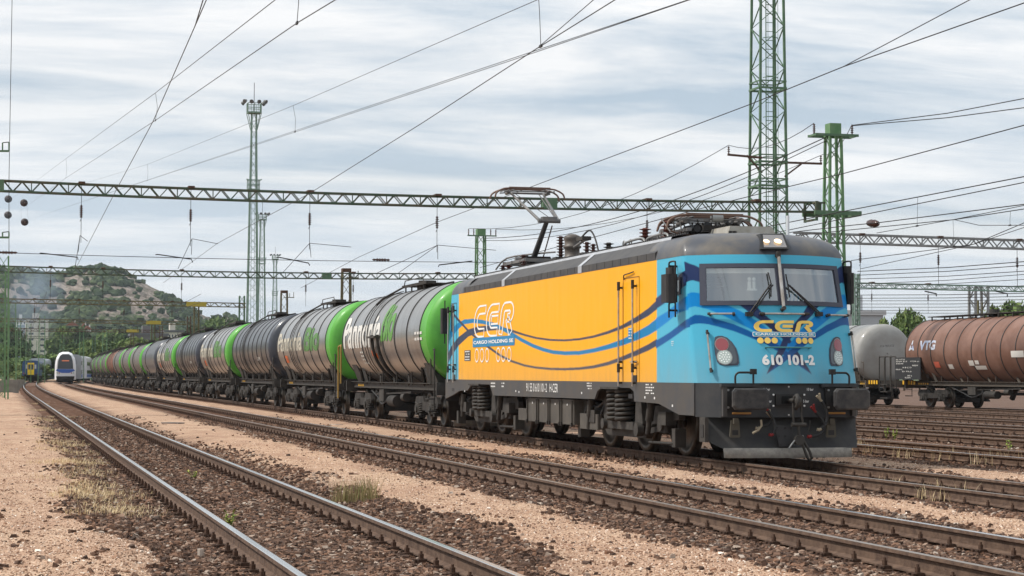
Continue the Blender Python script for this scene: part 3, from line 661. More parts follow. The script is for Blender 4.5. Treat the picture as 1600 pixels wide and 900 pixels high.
b.box(mx_-.75, mx_-.6, YG-.18, YG+.18, 8.05, 8.5, green_dark)
b.build('beam_bracket', g1)

# gantry 2 (left part) : Y about 126
Y2 = 126.5
g2 = empty('overhead_line_gantry', (0, 0, 0), 'second green lattice gantry beam just above the hill top and the tank wagons', 'gantry', 'lattice gantries across the yard')
z2 = camber(0, at(0, 415.6, Y=Y2).z, at(400, 425.5, Y=Y2).x, at(400, 425.5, Y=Y2).z, at(745, 427.5, Y=Y2).x, at(745, 427.5, Y=Y2).z)
xe = at(745, 430, Y=Y2).x
truss(g2, -.2, xe, Y2, z2, .36, .34, green_dark, .74, .065, .036, joints=(at(510, 430, Y=Y2).x,), jm=green_paint)
for px_ in (79, 161, 284, 478, 552, 684): x = at(px_, 430, Y=Y2).x; hanger(g2, x, Y2, z2(x)-.4, green_dark)
lattice_mast(g2, 'mast', xe+.25, Y2, -.2, at(750, 368, Y=Y2).z, .75, .52, green_bright, .7, .09, .05)
zt = at(750, 358, Y=Y2).z; b = MB(); b.box(xe-.03, xe+.53, Y2-.28, Y2+.28, zt-.42, zt, green_bright); b.build('mast_cap', g2)
b = MB(); b.box(xe-.72, xe+1.25, Y2-.38, Y2-.3, zt-.5, zt-.42, green_paint); b.build('cross_arm', g2)
for dx in (-.65, -.3, .85, 1.2): b = MB(); ins_string(b, (xe+dx, Y2-.34, zt-.42), .4, .06, 4, (0, 0, 1)); b.build('insulator', g2)
lattice_mast(g2, 'mast', .05, Y2, -.2, 7.7, .62, .5, green_bright, .6, .1, .05)
def lone_mast(px_, ytop, Y, w_, m, lab, arm=None, top=None):
    p = at(px_, ytop, Y=Y); r_ = empty('catenary_mast', (p.x, Y, -.25), lab, 'mast')
    lattice_mast(r_, 'lattice', 0, 0, 0, p.z+.25, w_, w_*.75, m, w_*1.1, .09, .05)
    if top: MB().box(-w_*.42, w_*.42, -w_*.42, w_*.42, p.z+.25, p.z+.5, top).build('cap', r_)
    if arm:
        b = MB(); z = p.z-.15; b.bar((0, 0, z), (arm, 0, z), .07, .07, m); b.bar((arm*.95, 0, z), (arm*.95, 0, z+.5), .05, .05, m); b.bar((arm*.55, 0, z), (arm*.55, 0, z+.4), .05, .05, m); b.build('bracket', r_)
    return r_
lone_mast(541, 425, 138, .75, yellow_rust, 'weathered yellow green lattice mast standing behind the second gantry beam', .9, iron)
lone_mast(444, 458, 185, .75, yellow_rust, 'short yellow green lattice mast above the third tank wagon', .95, iron)
# gantry 3,4,5,6
def far_gantry(y, pl, zl, pr, zr, m, lab, posts, joints=(), hang=(), jm=yellow_sign, h=.36, pm=green_paint, cell=.8):
    g = empty('overhead_line_gantry', (0, 0, 0), lab, 'gantry', 'lattice gantries across the yard')
    a = at(pl, zl, Y=y); b_ = at(pr, zr, Y=y); fn = lambda x: a.z+(b_.z-a.z)*(x-a.x)/(b_.x-a.x)
    truss(g, a.x, b_.x, y, fn, h, .36, m, cell, .08, .045, joints=())
    for j in joints: x = at(j, zl, Y=y).x; MB().box(x-.9, x+.9, y-.24, y+.24, fn(x)-h-.02, fn(x)+.05, jm).build('joint_plate', g)
    for px_, w_, pmat in posts:
        x = at(px_, zl, Y=y).x; lattice_mast(g, 'mast', x, y+.5, -.25, fn(x)+(.1 if pmat is yellow_rust else .7), w_, w_*.8, pmat, w_*1.2, .1, .06)
    for px_ in hang: x = at(px_, zl, Y=y).x; hanger(g, x, y, fn(x)-h-.04, m)
    return g
far_gantry(182, -15, 466.5, 384, 474, yellow_rust, 'third gantry, rusty yellow green beam with a yellow joint plate in front of the hill', ((308, .5, yellow_rust), (379, .55, green_paint), (3, .7, green_bright)), (307,), (54, 124, 194, 269))
far_gantry(246, -10, 497.5, 299, 503, yellow_rust, 'fourth gantry, thin rusty beam low in front of the hill', ((240, .5, yellow_rust), (296, .5, iron), (4, .7, green_paint)), (240,), (60, 150, 215))
far_gantry(308, -10, 513, 256, 516, iron, 'fifth gantry, dark thin beam low above the far wagons', ((207, .5, yellow_rust), (252, .5, iron)), (207,), (40, 98))
far_gantry(375, -5, 525, 150, 527, green_dark, 'farthest thin gantry beam above the coaches on the left', ((147, .6, green_paint),), (), ())
# gantries on the right
gr1 = far_gantry(82.5, 1242, 363.5, 1720, 380, galv, 'pale grey lattice gantry beam right of the locomotive at mirror height', (), (), (1344, 1466, 1589), h=.40, cell=.75)
gr2 = far_gantry(133, 1334, 442, 1720, 451, green_pale, 'lower pale green gantry beam above the tank wagons on the right', ((1342, .42, green_pale),), (), (1362, 1450), h=.36, cell=.8)
x = at(1533, 450, Y=133).x; lattice_mast(gr2, 'mast', x, 133.4, -.25, at(1533, 447, Y=133).z, 1.1, 1.0, galv, .9, .16, .09)
for px_ in (1445, 1556): 
    p = at(px_, 455, Y=132.5); MB().tube([p, at(px_+18, 459, Y=132.5), at(px_+18, 463, Y=132.5)], .05, wire_m, 6).build('registration_arm', gr2)
# big left masts and brackets at the left edge
lm_ = empty('catenary_mast', (at(-12, 300, Y=74).x, 74, 0), 'green mast arm with wire brackets at the upper left edge', 'mast', 'x')
del lm_['group']
b = MB(); 
lattice_mast(lm_, 'lattice', -.55, .3, -.3, 12.5, .7, .6, green_paint, .7, .09, .05)
for yy in (226, 236): pass
o_ = at(0, 0, Y=74); 
for (ya, yb) in ((222, 236), (362, 371)):
    p0 = at(-12, yb, Y=74)-lm_.location; p1 = at(14, yb, Y=74)-lm_.location; p2 = at(14, ya, Y=74)-lm_.location; p3 = at(4, yb, Y=74)-lm_.location; p4 = at(4, ya+1, Y=74)-lm_.location
    b = MB(); b.bar(p0, p1, .07, .07, green_paint); b.bar(p1, p2, .05, .05, green_paint); b.bar(p3, p4, .05, .05, green_paint); b.bar(p4, p2, .03, .03, wire_m); b.build('bracket', lm_)
# far green masts among the trees at left
fm = ((6,400,118,.7),(20,473,235,.9),(30,500,300,.6),(45,506,330,.9),(66,494,300,1.0),(97,524,420,1.0),(117,530,450,1.0),(128,509,330,.8),(147,527,420,1.0),(164,515,360,.9),(60,532,470,1.0),(38,535,480,1.0),(12,520,420,1.0),(238,500,350,.6))
fl = ['tall bright green mast at the left edge below the second gantry','green mast left of the blue coach','slim green mast between the left edge mast and the apartment block','green mast in front of the apartment block','tall green mast between the blue coach and the apartment block edge','green mast just above the white railcar','green mast right of the white railcar roof','slim green mast above the white railcar coaches','short green mast above the end of the tank train','green mast above the last green banded wagons','small far green mast left of the white railcar','small far green mast above the blue coach','small far green mast at the left edge','slim mast above the middle of the tank train']
for (px_, yt, Y, w_), l in zip(fm, fl): lone_mast(px_, yt, Y, w_, green_bright, l)
# street lamp posts
for px_, yt, Y, l in ((327, 0, 0, ''),)[:0]: pass

# ------------------------------------------------------------------ floodlight towers
def flood_tower(px_, ytop, Y, w0, w1, m, lab, plat, zmid=None, top=True, zext=None):
    p = at(px_, ytop, Y=Y); H = p.z; r_ = empty('floodlight_tower', (p.x, Y, -.25), lab, 'floodlight tower')
    lattice_mast(r_, 'lattice', 0, 0, 0, H+.25, w0, w1, m, w0*.8, .13, .06)
    b = MB()
    for s in (-.18, .18): b.bar((s, 0, 0), (s, 0, H), .04, .04, m)
    z = .5
    while z < H: b.bar((-.18, 0, z), (.18, 0, z), .03, .03, m); z += .6
    b.build('ladder', r_)
    if top:
        b = MB(); pr = plat; b.prism([(-pr, -pr), (pr, -pr), (pr, pr), (-pr, pr)], H, H+.15, m)
        for q in range(4):
            c = [(-pr, -pr), (pr, -pr), (pr, pr), (-pr, pr)]; a, d = c[q], c[(q+1) % 4]
            for zz in (H+.6, H+1.1): b.bar((*a, zz), (*d, zz), .06, .06, m)
            for t in (0, .25, .5, .75): b.bar((a[0]+(d[0]-a[0])*t, a[1]+(d[1]-a[1])*t, H), (a[0]+(d[0]-a[0])*t, a[1]+(d[1]-a[1])*t, H+1.1), .05, .05, m)
            b.bar((c[q][0]*.45, c[q][1]*.45, H-1.8), (*c[q], H), .07, .07, m)
        b.build('platform', r_)
        for k, (dx, dy) in enumerate(((-1, -1), (-.35, -1), (.35, -1), (1, -1), (-1, .6), (1, .6))):
            b = MB(); c = Vector((dx*(pr+.25), dy*(pr+.2), H+1.3)); b.cyl(c, c+Vector((dx*.22, -.22 if dy < 0 else .22, -.13)), .13, mat('lamp housing', (.12, .13, .13), .5), .24, n=12); b.build('floodlight', r_)
        b = MB(); b.tube([(0, 0, H), (0, 0, H+3.4)], .035, wire_m, 5); b.build('lightning_rod', r_)
    if zmid:
        b = MB(); z = zmid; q = plat*.85
        for zz in (z, z+.55, z+1.05):
            for a, d in (((-q, -q), (q, -q)), ((q, -q), (q, q)), ((q, q), (-q, q)), ((-q, q), (-q, -q))): b.bar((*a, zz), (*d, zz), .07, .07 if zz > z else .14, m)
        for s in (-1, 1): 
            for u in (-1, 0, 1): b.bar((s*q, u*q, z), (s*q, u*q, z+1.05), .05, .05, m)
        b.bar((-q*1.35, -q, z+1.1), (-q, -q, z+1), .14, .12, m); b.bar((q*1.35, -q, z+1.1), (q, -q, z+1), .14, .12, m); b.build('gallery', r_)
    return r_
t1 = flood_tower(397, 174, 215, 1.3, .48, green_pale, 'tallest slim floodlight tower rising left of the first tank wagons', .72, at(397, 293, Y=215).z)
t2 = flood_tower(410, 342, 370, 1.7, .7, green_pale, 'second floodlight tower, half as tall, right beside the tallest slim one', .7, at(410, 410, Y=370).z)
t3 = flood_tower(430, 404, 520, 1.7, .7, green_pale, 'smallest and farthest floodlight tower right of the two taller ones', .75, at(430, 460, Y=520).z)
# big close tower, runs out of the top of the picture
YT = 92.; pt = at(1200, 330, Y=YT)
bt = empty('floodlight_tower', (pt.x, YT, -.25), 'huge green lattice tower behind the locomotive cab running out of the top of the photo', 'floodlight tower')
wpx = 92/3081.2/math.cos(.1)
lattice_mast(bt, 'lattice', 0, 0, 0, 34, 1.66, .92, green_paint, 1.05, .11, .055)
b = MB()
for s in (-.2, .2): b.bar((s+.15, .1, 0), (s+.15, .1, 33), .04, .04, green_paint)
z = .5
while z < 33: b.bar((-.05, .1, z), (.35, .1, z), .03, .03, green_paint); z += .45
for k in range(0, 33, 2):                                    # ladder hoops
    b.tube([(.15+.38*math.cos(a), .1-.38*math.sin(a)-.05, k+.6) for a in np.arange(0, 3.3, .45)], .02, green_paint, 4)
for dx in (-.25, 0, .28): b.bar((.15+dx, -.3, 2), (.15+dx, -.3, 33), .018, .018, green_paint)
b.build('ladder', bt)
for zz in (at(1200, 140, Y=YT).z, at(1200, 292, Y=YT).z, at(1200, 255, Y=YT).z):
    b = MB(); z = zz+.25; wv = (1.66+(.92-1.66)*z/34)/2+.05
    for a, d in (((-wv, -wv), (wv, -wv)), ((wv, -wv), (wv, wv)), ((wv, wv), (-wv, wv)), ((-wv, wv), (-wv, -wv))):
        b.bar((*a, z), (*d, z), .08, .1, green_paint); b.bar((*a, z+.35), (*d, z+.35), .05, .06, green_paint)
    b.build('ring_brace', bt)
b = MB(); L = at(1129, 244, Y=YT)-Vector((pt.x, YT, -.25)); Rr = at(1275, 253, Y=YT)-Vector((pt.x, YT, -.25)); zl = L.z; 
b.bar((L.x, -.72, zl), (-.6, -.72, zl-.1), .1, .1, iron); b.bar((L.x+1.0, -.72, zl), (-.6, -.72, zl-.85), .07, .07, iron); b.build('cross_arm', bt); b = MB()
b.bar((.6, -.72, zl-.3), (Rr.x, -.72, zl-.3), .1, .1, iron); b.bar((.6, -.72, zl-1.0), (Rr.x-1.1, -.72, zl-.35), .07, .07, iron); b.build('cross_arm', bt)
for xx, zz in ((L.x+.05, zl), (Rr.x-.05, zl-.3)): b = MB(); ins_string(b, (xx, -.72, zz), .42, .08, 4, (0, 0, 1)); b.build('insulator', bt)

# ------------------------------------------------------------------ wires
def densify(pts, n=6, sag=0.):
    out_ = []
    for i in range(len(pts)-1):
        a, b = Vector(pts[i]), Vector(pts[i+1])
        for k in range(n): t = k/n; p = a.lerp(b, t); p.z -= sag*4*t*(1-t); out_.append(p)
    return out_+[Vector(pts[-1])]
def wline(pxs, X, r=.012):
    return [at(a, b, X=X) for a, b in pxs], r
def catenary(lab, wires, drops=(), name='overhead_wire', group=None):
    root = empty(name, (0, 0, 0), lab, 'overhead wire', group)
    for i, (pts, r) in enumerate(wires):
        MB().tube(densify(pts, 2), r, wire_m, 5).build('conductor', root)
    for pts in drops:
        mb = MB(); mb.tube(pts, .005, wire_m, 4); mb.box(pts[-1].x-.012, pts[-1].x+.012, pts[-1].y-.06, pts[-1].y+.06, pts[-1].z-.02, pts[-1].z+.02, wire_m); mb.build('dropper', root)
    return root
def drop(pa, pb, X, bow=.12):
    a, b = at(*pa, X=X), at(*pb, X=X); m_ = a.lerp(b, .5); m_.y += bow; m_.x += bow*.5
    return [a, a.lerp(m_, .6)+Vector((0, 0, 0)), m_, b]
catenary('steep contact wire running down over the nearest track from the top edge', [wline(((325,-6),(305,40),(240,188),(180,300),(118,420)), 2.85, .008), wline(((319,-6),(305,40)), 2.85, .009)])
catenary('left of the two parallel wire pairs, droppers between its two wires', [wline(((440,-8),(243,145),(103,248),(60,280),(8,318)), 4.0, .0075), wline(((540,-10),(464,36),(243,188),(103,278),(38,325),(6,345)), 4.0, .0075)],
         [drop((467,-30),(464,36),4.0,.03), drop((243,145),(243,188),4.0), drop((103,248),(103,278),4.0)])
catenary('right of the two wire pairs climbing from the left edge to the top centre', [wline(((848,-4),(458,165),(230,257),(120,290),(6,322)), 8.2, .006), wline(((1088,-4),(800,94),(462,206),(230,282),(60,338),(0,358)), 8.2, .006)],
         [drop((458,165),(461,206),8.2), drop((230,257),(230,282),8.2)])
catenary('contact wire over the second track crossing the gantry in the middle', [wline(((970,-6),(840,75),(660,192),(484,302),(340,380),(255,442)), 7.6, .0075), wline(((934,-6),(840,75)), 7.6, .006)], [drop((840,-30),(845,72),7.6,.03)])
catenary('contact wire touching the raised pantograph and running out at the upper right', [wline(((1610,1),(1318,104),(1172,163),(1000,228),(835,290),(683,347),(560,402),(470,450)), 12.5, .0085), wline(((1524,-5),(1318,104)), 12.5, .007)])
catenary('wire over the first track behind the locomotive passing the lattice mast', [wline(((1610,193),(1318,271),(1230,292),(1090,327),(900,378),(750,418)), 18.1, .011), wline(((1610,283),(1331,339),(1200,366),(900,430)), 18.1, .010)])
catenary('two close wires right of the lattice mast joined by a long dropper', [wline(((1610,274),(1329,328),(1040,386),(760,440)), 22.9, .014), wline(((1610,318),(1372,348),(1330,352),(1080,381)), 22.9, .013)], [drop((1434,308),(1433,353),22.9)])
catenary('wires above the grey gantry on the right ending in a brown insulator', [wline(((1610,325),(1492,343),(1320,360),(1160,377)), 27.6, .014), wline(((1610,319),(1490,343),(1370,364)), 27.6, .011), wline(((1490,343),(1530,352),(1610,352)), 27.6, .010)], [drop((1489,343),(1491,385),27.6), drop((1579,329),(1578,352),27.6)])
catenary('crossing wires below the grey gantry on the right', [wline(((1610,344),(1520,382),(1330,407)), 32.2, .014), wline(((1610,352),(1520,382),(1345,420)), 32.2, .012)])
ws = []
for k, (y1, y0) in enumerate(((408,424),(414,430),(423,436),(428,444),(436,447),(446,452))): ws.append(wline(((1610,y1),(1480,(y1+y0)/2+2),(1340,y0)), 42+k*4.5, .02))
catenary('bundle of thin distant wires below the grey gantry on the right', ws)
ws = []
for k, (y1, y0) in enumerate(((458,461),(463,466),(468,470),(473,475),(478,480),(483,485),(488,489))): ws.append(wline(((1610,y1),(1480,(y1+y0)/2+1),(1340,y0)), 55+k*5, .022))
catenary('lowest distant wires just above the brown tank wagon', ws)
catenary('power feeder pair running from the lattice mast arms to the right edge', [([Vector((mx_+.84, YG, 11.72)), at(1480,177,X=33.6), at(1610,152,X=33.4)], .018), ([Vector((mx_+.84, YG, 11.70)), at(1480,184,X=34.2), at(1610,167,X=34.6)], .018)])
A = lambda a, b, X: at(a, b, X=X)
m1 = Vector((mx_-.84, YG, 11.75)); m2 = Vector((mx_+.84, YG, 11.75)); tl = Vector((pt.x+L.x, YT-.85, zl+.2)); tr_ = Vector((pt.x+Rr.x, YT-.85, zl-.1)); e1 = Vector((xe-.6, Y2-.3, zt)); e2 = Vector((xe+1.2, Y2-.3, zt))
catenary('feeder wires slung between the lattice mast and the tower arms', [(densify([m1, tl], 8, .5), .016), (densify([m2, tr_], 8, .4), .016), (densify([tl, e1], 10, 1.2), .016), (densify([tr_, e2], 10, 1.2), .016)])
catenary('thick cable pair sagging from the lattice mast down to the second gantry mast', [(densify([Vector((mx_-.3, YG, 11.2)), Vector((xe+.5, Y2, zt-.6))], 12, 1.0), .022), (densify([Vector((mx_-.3, YG, 11.05)), Vector((xe+.5, Y2, zt-.75))], 12, 1.15), .018)])
# cross span wires with registration arms
def cross(Y, pl, yl, pr, yr, lab, arms, hang=()):
    root = empty('cross_span_wire', (0, 0, 0), lab, 'span wire'); a, b = at(pl, yl, Y=Y), at(pr, yr, Y=Y)
    MB().tube(densify([a, b], 8, .08), .012, wire_m, 5).build('span_wire', root)
    for q in arms: MB().tube([at(u, v, Y=Y) for u, v in q], .022, wire_m, 6).build('registration_arm', root)
    for px_ in hang:
        t = (px_-pl)/(pr-pl); p = a.lerp(b, t); mb = MB(); mb.lathe([(.01, -.35), (.05, -.28), (.03, -.2), (.07, -.15), (.03, -.1), (.07, -.05), (.03, 0), (.07, .05), (.03, .1), (.07, .15), (.03, .2), (.05, .28), (.01, .35)], p, (1, 0, 0), insul, 10); mb.build('insulator', root)
cross(YG-.05, -20, 394, 800, 410, 'thin horizontal span wire below the nearest gantry with black registration arms', [((62,396),(64,395.5),(121,402),(122,406)), ((243,398),(246,397.5),(299,405),(301,410)), ((432,402),(436,402),(482,411),(484,415)), ((685,417),(686,414),(720,410),(738,408))], (10, 585))
for (a_, b_, c_, d_) in (((127,365),(138,376),(118,420),None), ((300,370),(341,379),(275,425),None), ((484,380),(548,385),(440,425),None), ((684,383),(775,391),(620,427),None)): pass
root = empty('stitch_wires', (0, 0, 0), 'thin steady wires fanning out below the nearest gantry insulators', 'overhead wire')
for pts in (((125,368),(137,377)), ((125,368),(117,420)), ((300,373),(341,381)), ((300,373),(278,420)), ((484,380),(549,386)), ((484,380),(440,428)), ((684,383),(775,391)), ((684,383),(622,427)), ((684,383),(586,428)), ((484,380),(486,402)), ((684,383),(684,405)), ((125,368),(122,394)), ((300,373),(299,398))):
    MB().tube([at(*q, Y=YG-.02) for q in pts], .011, wire_m, 5).build('steady_wire', root)
# vertical cable at upper left
catenary('thin vertical cable hanging at the upper left edge', [([at(19,-10,Y=74), at(14,280,Y=74), at(14,392,Y=74)], .012)])
# anchoring insulators (black discs) at left
for i, (px_, py_) in enumerate(((13,311),(37.5,317),(12.5,336),(38.5,347))):
    p = at(px_, py_, X=3.6 if i % 2 == 0 else 4.0); s_ = .11*p.y/60
    mb = MB(); d = Vector((-.1, 1, .12)).normalized()
    mb.lathe([(.01, -s_*1.2), (s_*.55, -s_*1.1), (s_*.95, -s_*.7), (s_, -s_*.1), (s_, s_*.3), (s_*.8, s_*.75), (s_*.35, s_*1.0), (.01, s_*1.05)], p, d, mat('matt dark porcelain', (.03, .016, .013), .6), 18)
    mb.lathe([(.01, -s_*1.3), (s_*.22, -s_*1.28), (s_*.22, -s_*1.1)], p, d, iron, 12)
    tag(mb.build('wire_insulator'), ['upper left', 'upper right', 'lower left', 'lower right'][i]+' of the four round black wire insulators at the left edge', 'insulator', 'round wire insulators at the left edge')
root = empty('stitch_wires', (0, 0, 0), 'thin loops of wire linking the round insulators at the left edge', 'overhead wire')
for a_, b_ in (((9,316),(9,332)), ((17,316),(16,332)), ((33,321),(33,343)), ((42,320),(44,343))): MB().tube([at(*a_, X=3.9), at(*b_, X=3.9)], .012, wire_m, 5).build('steady_wire', root)
p = at(1364, 349, X=27.6); mb = MB(); mb.lathe([(.02, -.45), (.10, -.38), (.07, -.25), (.13, -.15), (.07, 0), (.13, .15), (.07, .25), (.10, .38), (.02, .45)], p, (.1, 1, .1), insul, 12); tag(mb.build('wire_insulator'), 'brown oval insulator on the wires right of the lattice mast', 'insulator')
# far catenary structures seen through the left
ws = [([Vector((TR[i]+bendf(y), y, 6.0+(1.1*(((y % 55)-27)/27)**2 if m_ else 0)+(.4 if m_ else 0))) for y in range(128, 330, 9)], .014) for i in (0, 1, 2) for m_ in (0, 1)]
catenary('distant contact and carrier wires over the left tracks beyond the second gantry', ws)
# ------------------------------------------------------------------ locomotive
CX = 12.5; W_ = 1.444; YF, YR = 30.0, 49.9; YM = (YF+YR)/2
loco = empty('locomotive', (CX, YM, 0), 'yellow and light blue electric locomotive heading the tank train', 'locomotive')
def yc(z): return YF+.27*(z-1.3)            # centre line of the raked front
def S(u, z, o=0.): 
    au = min(abs(u), W_); Y = yc(z)+.30*au*au
    n = Vector((.6*u, -1, .27)).normalized()
    return Vector((u, Y-YM, z))+n*o          # local coordinates (origin at CX, YM)
def front(px, py):                           # photo point -> (u, z) on the front surface
    Y = 30.3
    for _ in range(12):
        p = at(px, py, Y=Y); Y = yc(p.z)+.30*min(abs(p.x-CX), W_)**2
    return (p.x-CX, p.z)
def side(px, py): p = at(px, py, X=CX-W_); return (p.y, p.z)
A_ = lambda pts: [front(1060+a*.15554, 460+b*.15554) for a, b in pts]
B_ = lambda pts: [front(1180+a*.15554, 460+b*.15554) for a, b in pts]
C_ = lambda pts: [front(1010+a*.13333, 380+b*.13333) for a, b in pts]
Cs = lambda pts: [side(1010+a*.13333, 380+b*.13333) for a, b in pts]
D3 = lambda pts: [side(680+a*.225, 400+b*.225) for a, b in pts]
DD = lambda pts: [side(690+a*.17778, 440+b*.17778) for a, b in pts]
cyan = (.075, .42, .60); bright = (.0, .21, .56); mid = (.0, .085, .29); navy = (.018, .035, .11); yel = (.89, .405, .003)
navy_s = (.03, .045, .09); blue_s = (.0, .19, .42)
def ribbon(cl):                              # [(x,y,w)] -> polygon
    return [(x, y-w/2) for x, y, w in cl]+[(x, y+w/2) for x, y, w in reversed(cl)]
side_polys = [
 (navy_s, D3(ribbon([(-30,900,70),(75,745,75),(110,665,70),(160,595,60),(230,535,50),(300,510,44),(380,500,36),(450,500,25),(530,519,17),(620,548,15),(700,569,14),(800,583,14),(900,586,14),(1000,578,15),(1100,560,17),(1200,531,21),(1300,492,28),(1400,440,42),(1480,390,54),(1540,338,66)]))),
 (blue_s, D3(ribbon([(-10,740,60),(60,620,60),(110,540,60),(155,490,46),(200,458,34),(260,450,30),(330,458,28),(400,475,28),(450,496,26),(540,546,28),(600,583,27),(680,624,26),(750,650,26),(820,668,26),(900,675,27),(1000,673,28),(1100,656,30),(1200,631,35),(1300,600,45),(1400,556,60),(1480,516,72),(1540,474,84)]))),
 (navy_s, D3(ribbon([(60,300,24),(110,380,20),(150,432,22),(230,520,20),(300,582,20),(380,640,19),(450,690,17),(530,730,16),(620,760,15),(700,775,15),(800,784,16),(900,786,17),(1000,782,18),(1100,770,21),(1200,747,25),(1300,712,31),(1400,672,39),(1480,635,45),(1540,600,50)]))),
 (navy, Cs([(110,648),(200,575),(300,470),(390,368),(470,295),(540,235),(660,150),(660,340),(545,430),(460,490),(400,540),(300,628),(220,700),(110,775)])),
 (bright, [side(1000+a*.2378, 320+b*.2378) for a, b in [(105,745),(180,700),(250,640),(300,603),(345,573),(420,540),(420,640),(360,662),(310,690),(250,712),(180,770),(105,826)]]),
 (mid, [side(1000+a*.2378, 320+b*.2378) for a, b in [(105,894),(200,835),(300,757),(360,722),(430,690),(430,780),(370,785),(300,812),(200,884),(105,945)]]),
]
front_polys = [
 (navy, C_([(440,210),(520,245),(560,255),(690,320),(800,380),(800,520),(695,475),(620,455),(545,435),(510,440),(440,470)])),
 (bright, C_([(440,620),(520,578),(560,575),(640,590),(720,615),(800,650)])+A_([(300,60),(460,95),(620,165),(800,275),(900,345),(1060,490),(1120,560),(1090,600),(1000,520),(880,440),(770,375),(700,335),(560,265),(420,200),(300,150),(165,118),(90,140)])),
 (mid, A_([(100,240),(165,205),(230,208),(300,225),(420,260),(560,300),(700,360),(770,395),(900,455),(1000,505),(1091,575),(1201,650),(1341,805),(1171,690),(1091,635),(980,560),(860,490),(760,450),(700,425),(560,370),(420,330),(300,300),(220,292),(165,295),(100,320)])),
 (bright, A_([(1060,500),(1110,560),(1201,640),(1290,745),(1341,805),(1250,660),(1160,560),(1091,480)])),
 (navy, A_([(590,85),(750,85),(850,190),(960,280),(1071,395),(1111,430),(1171,530),(1241,640),(1300,730),(1341,805),(1271,740),(1201,665),(1121,560),(1071,475),(1030,430),(950,370),(850,280),(730,200)])),
]
front_polys += [(c, [(-a, b) for a, b in p]) for c, p in front_polys]
def pip(poly, X, Y):
    inside = np.zeros(X.shape, bool); n = len(poly)
    for i in range(n):
        x1, y1 = poly[i]; x2, y2 = poly[(i+1) % n]
        if y1 == y2: continue
        c = ((y1 > Y) != (y2 > Y)) & (X < (x2-x1)*(Y-y1)/(y2-y1)+x1); inside ^= c
    return inside
def paint(base, polys, X, Y, js, jt):
    acc = 0; k = 0
    for dx in (-.33, 0, .33):
        for dy in (-.33, 0, .33):
            xx = X+dx*js; yy = Y+dy*jt; c = base(xx, yy)
            for col, p in polys: c[pip(p, xx, yy)] = col
            acc = acc+c; k += 1
    return acc/k
YB1, YB2 = side(1026.3, 500)[0], side(716.8, 520)[0]
def base_side(Y, Z):
    c = np.empty(Y.shape+(3,)); c[:] = cyan; c[(Y > YB1) & (Y < YB2)] = yel; return c
def base_front(U, Z): c = np.empty(U.shape+(3,)); c[:] = cyan; return c
def paint_mat(name, rough=.32):
    m = bpy.data.materials.new(name); m.use_nodes = True; t = m.node_tree; b = t.nodes['Principled BSDF']
    b.inputs['Coat Weight'].default_value = .06; b.inputs['Coat Roughness'].default_value = .15; b.inputs['Specular IOR Level'].default_value = .09
    a = N(t, 'ShaderNodeVertexColor', layer_name='livery'); g = N(t, 'ShaderNodeTexCoord'); mp_ = N(t, 'ShaderNodeMapping'); mp_.inputs['Scale'].default_value = (1, 1, .22); t.links.new(g.outputs['Object'], mp_.inputs[0])
    n = N(t, 'ShaderNodeTexNoise', ins={'Scale': 5, 'Detail': 6, 'Roughness': .6}); t.links.new(mp_.outputs[0], n.inputs[0])
    sp = N(t, 'ShaderNodeSeparateXYZ'); t.links.new(g.outputs['Object'], sp.inputs[0])
    lowd = N(t, 'ShaderNodeMapRange'); t.links.new(sp.outputs[2], lowd.inputs[0]); lowd.inputs[1].default_value = 1.3; lowd.inputs[2].default_value = 2.0; lowd.inputs[3].default_value = .32; lowd.inputs[4].default_value = .02
    f = M(t, 'MULTIPLY', lowd.outputs[0], M(t, 'MULTIPLY', n.outputs[0], 1.6), clamp=True)
    mx = N(t, 'ShaderNodeMix', data_type='RGBA'); t.links.new(f, mx.inputs[0]); t.links.new(a.outputs[0], mx.inputs[6]); mx.inputs[7].default_value = (.33, .27, .20, 1)
    t.links.new(mx.outputs[2], b.inputs['Base Color'])
    rr = N(t, 'ShaderNodeMapRange'); t.links.new(n.outputs[0], rr.inputs[0]); rr.inputs[3].default_value = rough-.08; rr.inputs[4].default_value = rough+.2; t.links.new(rr.outputs[0], b.inputs['Roughness'])
    n2 = N(t, 'ShaderNodeTexNoise', ins={'Scale': 1.1, 'Detail': 2}); t.links.new(g.outputs['Object'], n2.inputs[0])
    bp = N(t, 'ShaderNodeBump', ins={'Strength': .22, 'Distance': .02}); t.links.new(n2.outputs[0], bp.inputs['Height']); t.links.new(bp.outputs[0], b.inputs['Normal']); t.links.new(bp.outputs[0], b.inputs['Coat Normal'])
    return m
livery = paint_mat('livery paint')
Z0, Z1 = 1.297, 3.43
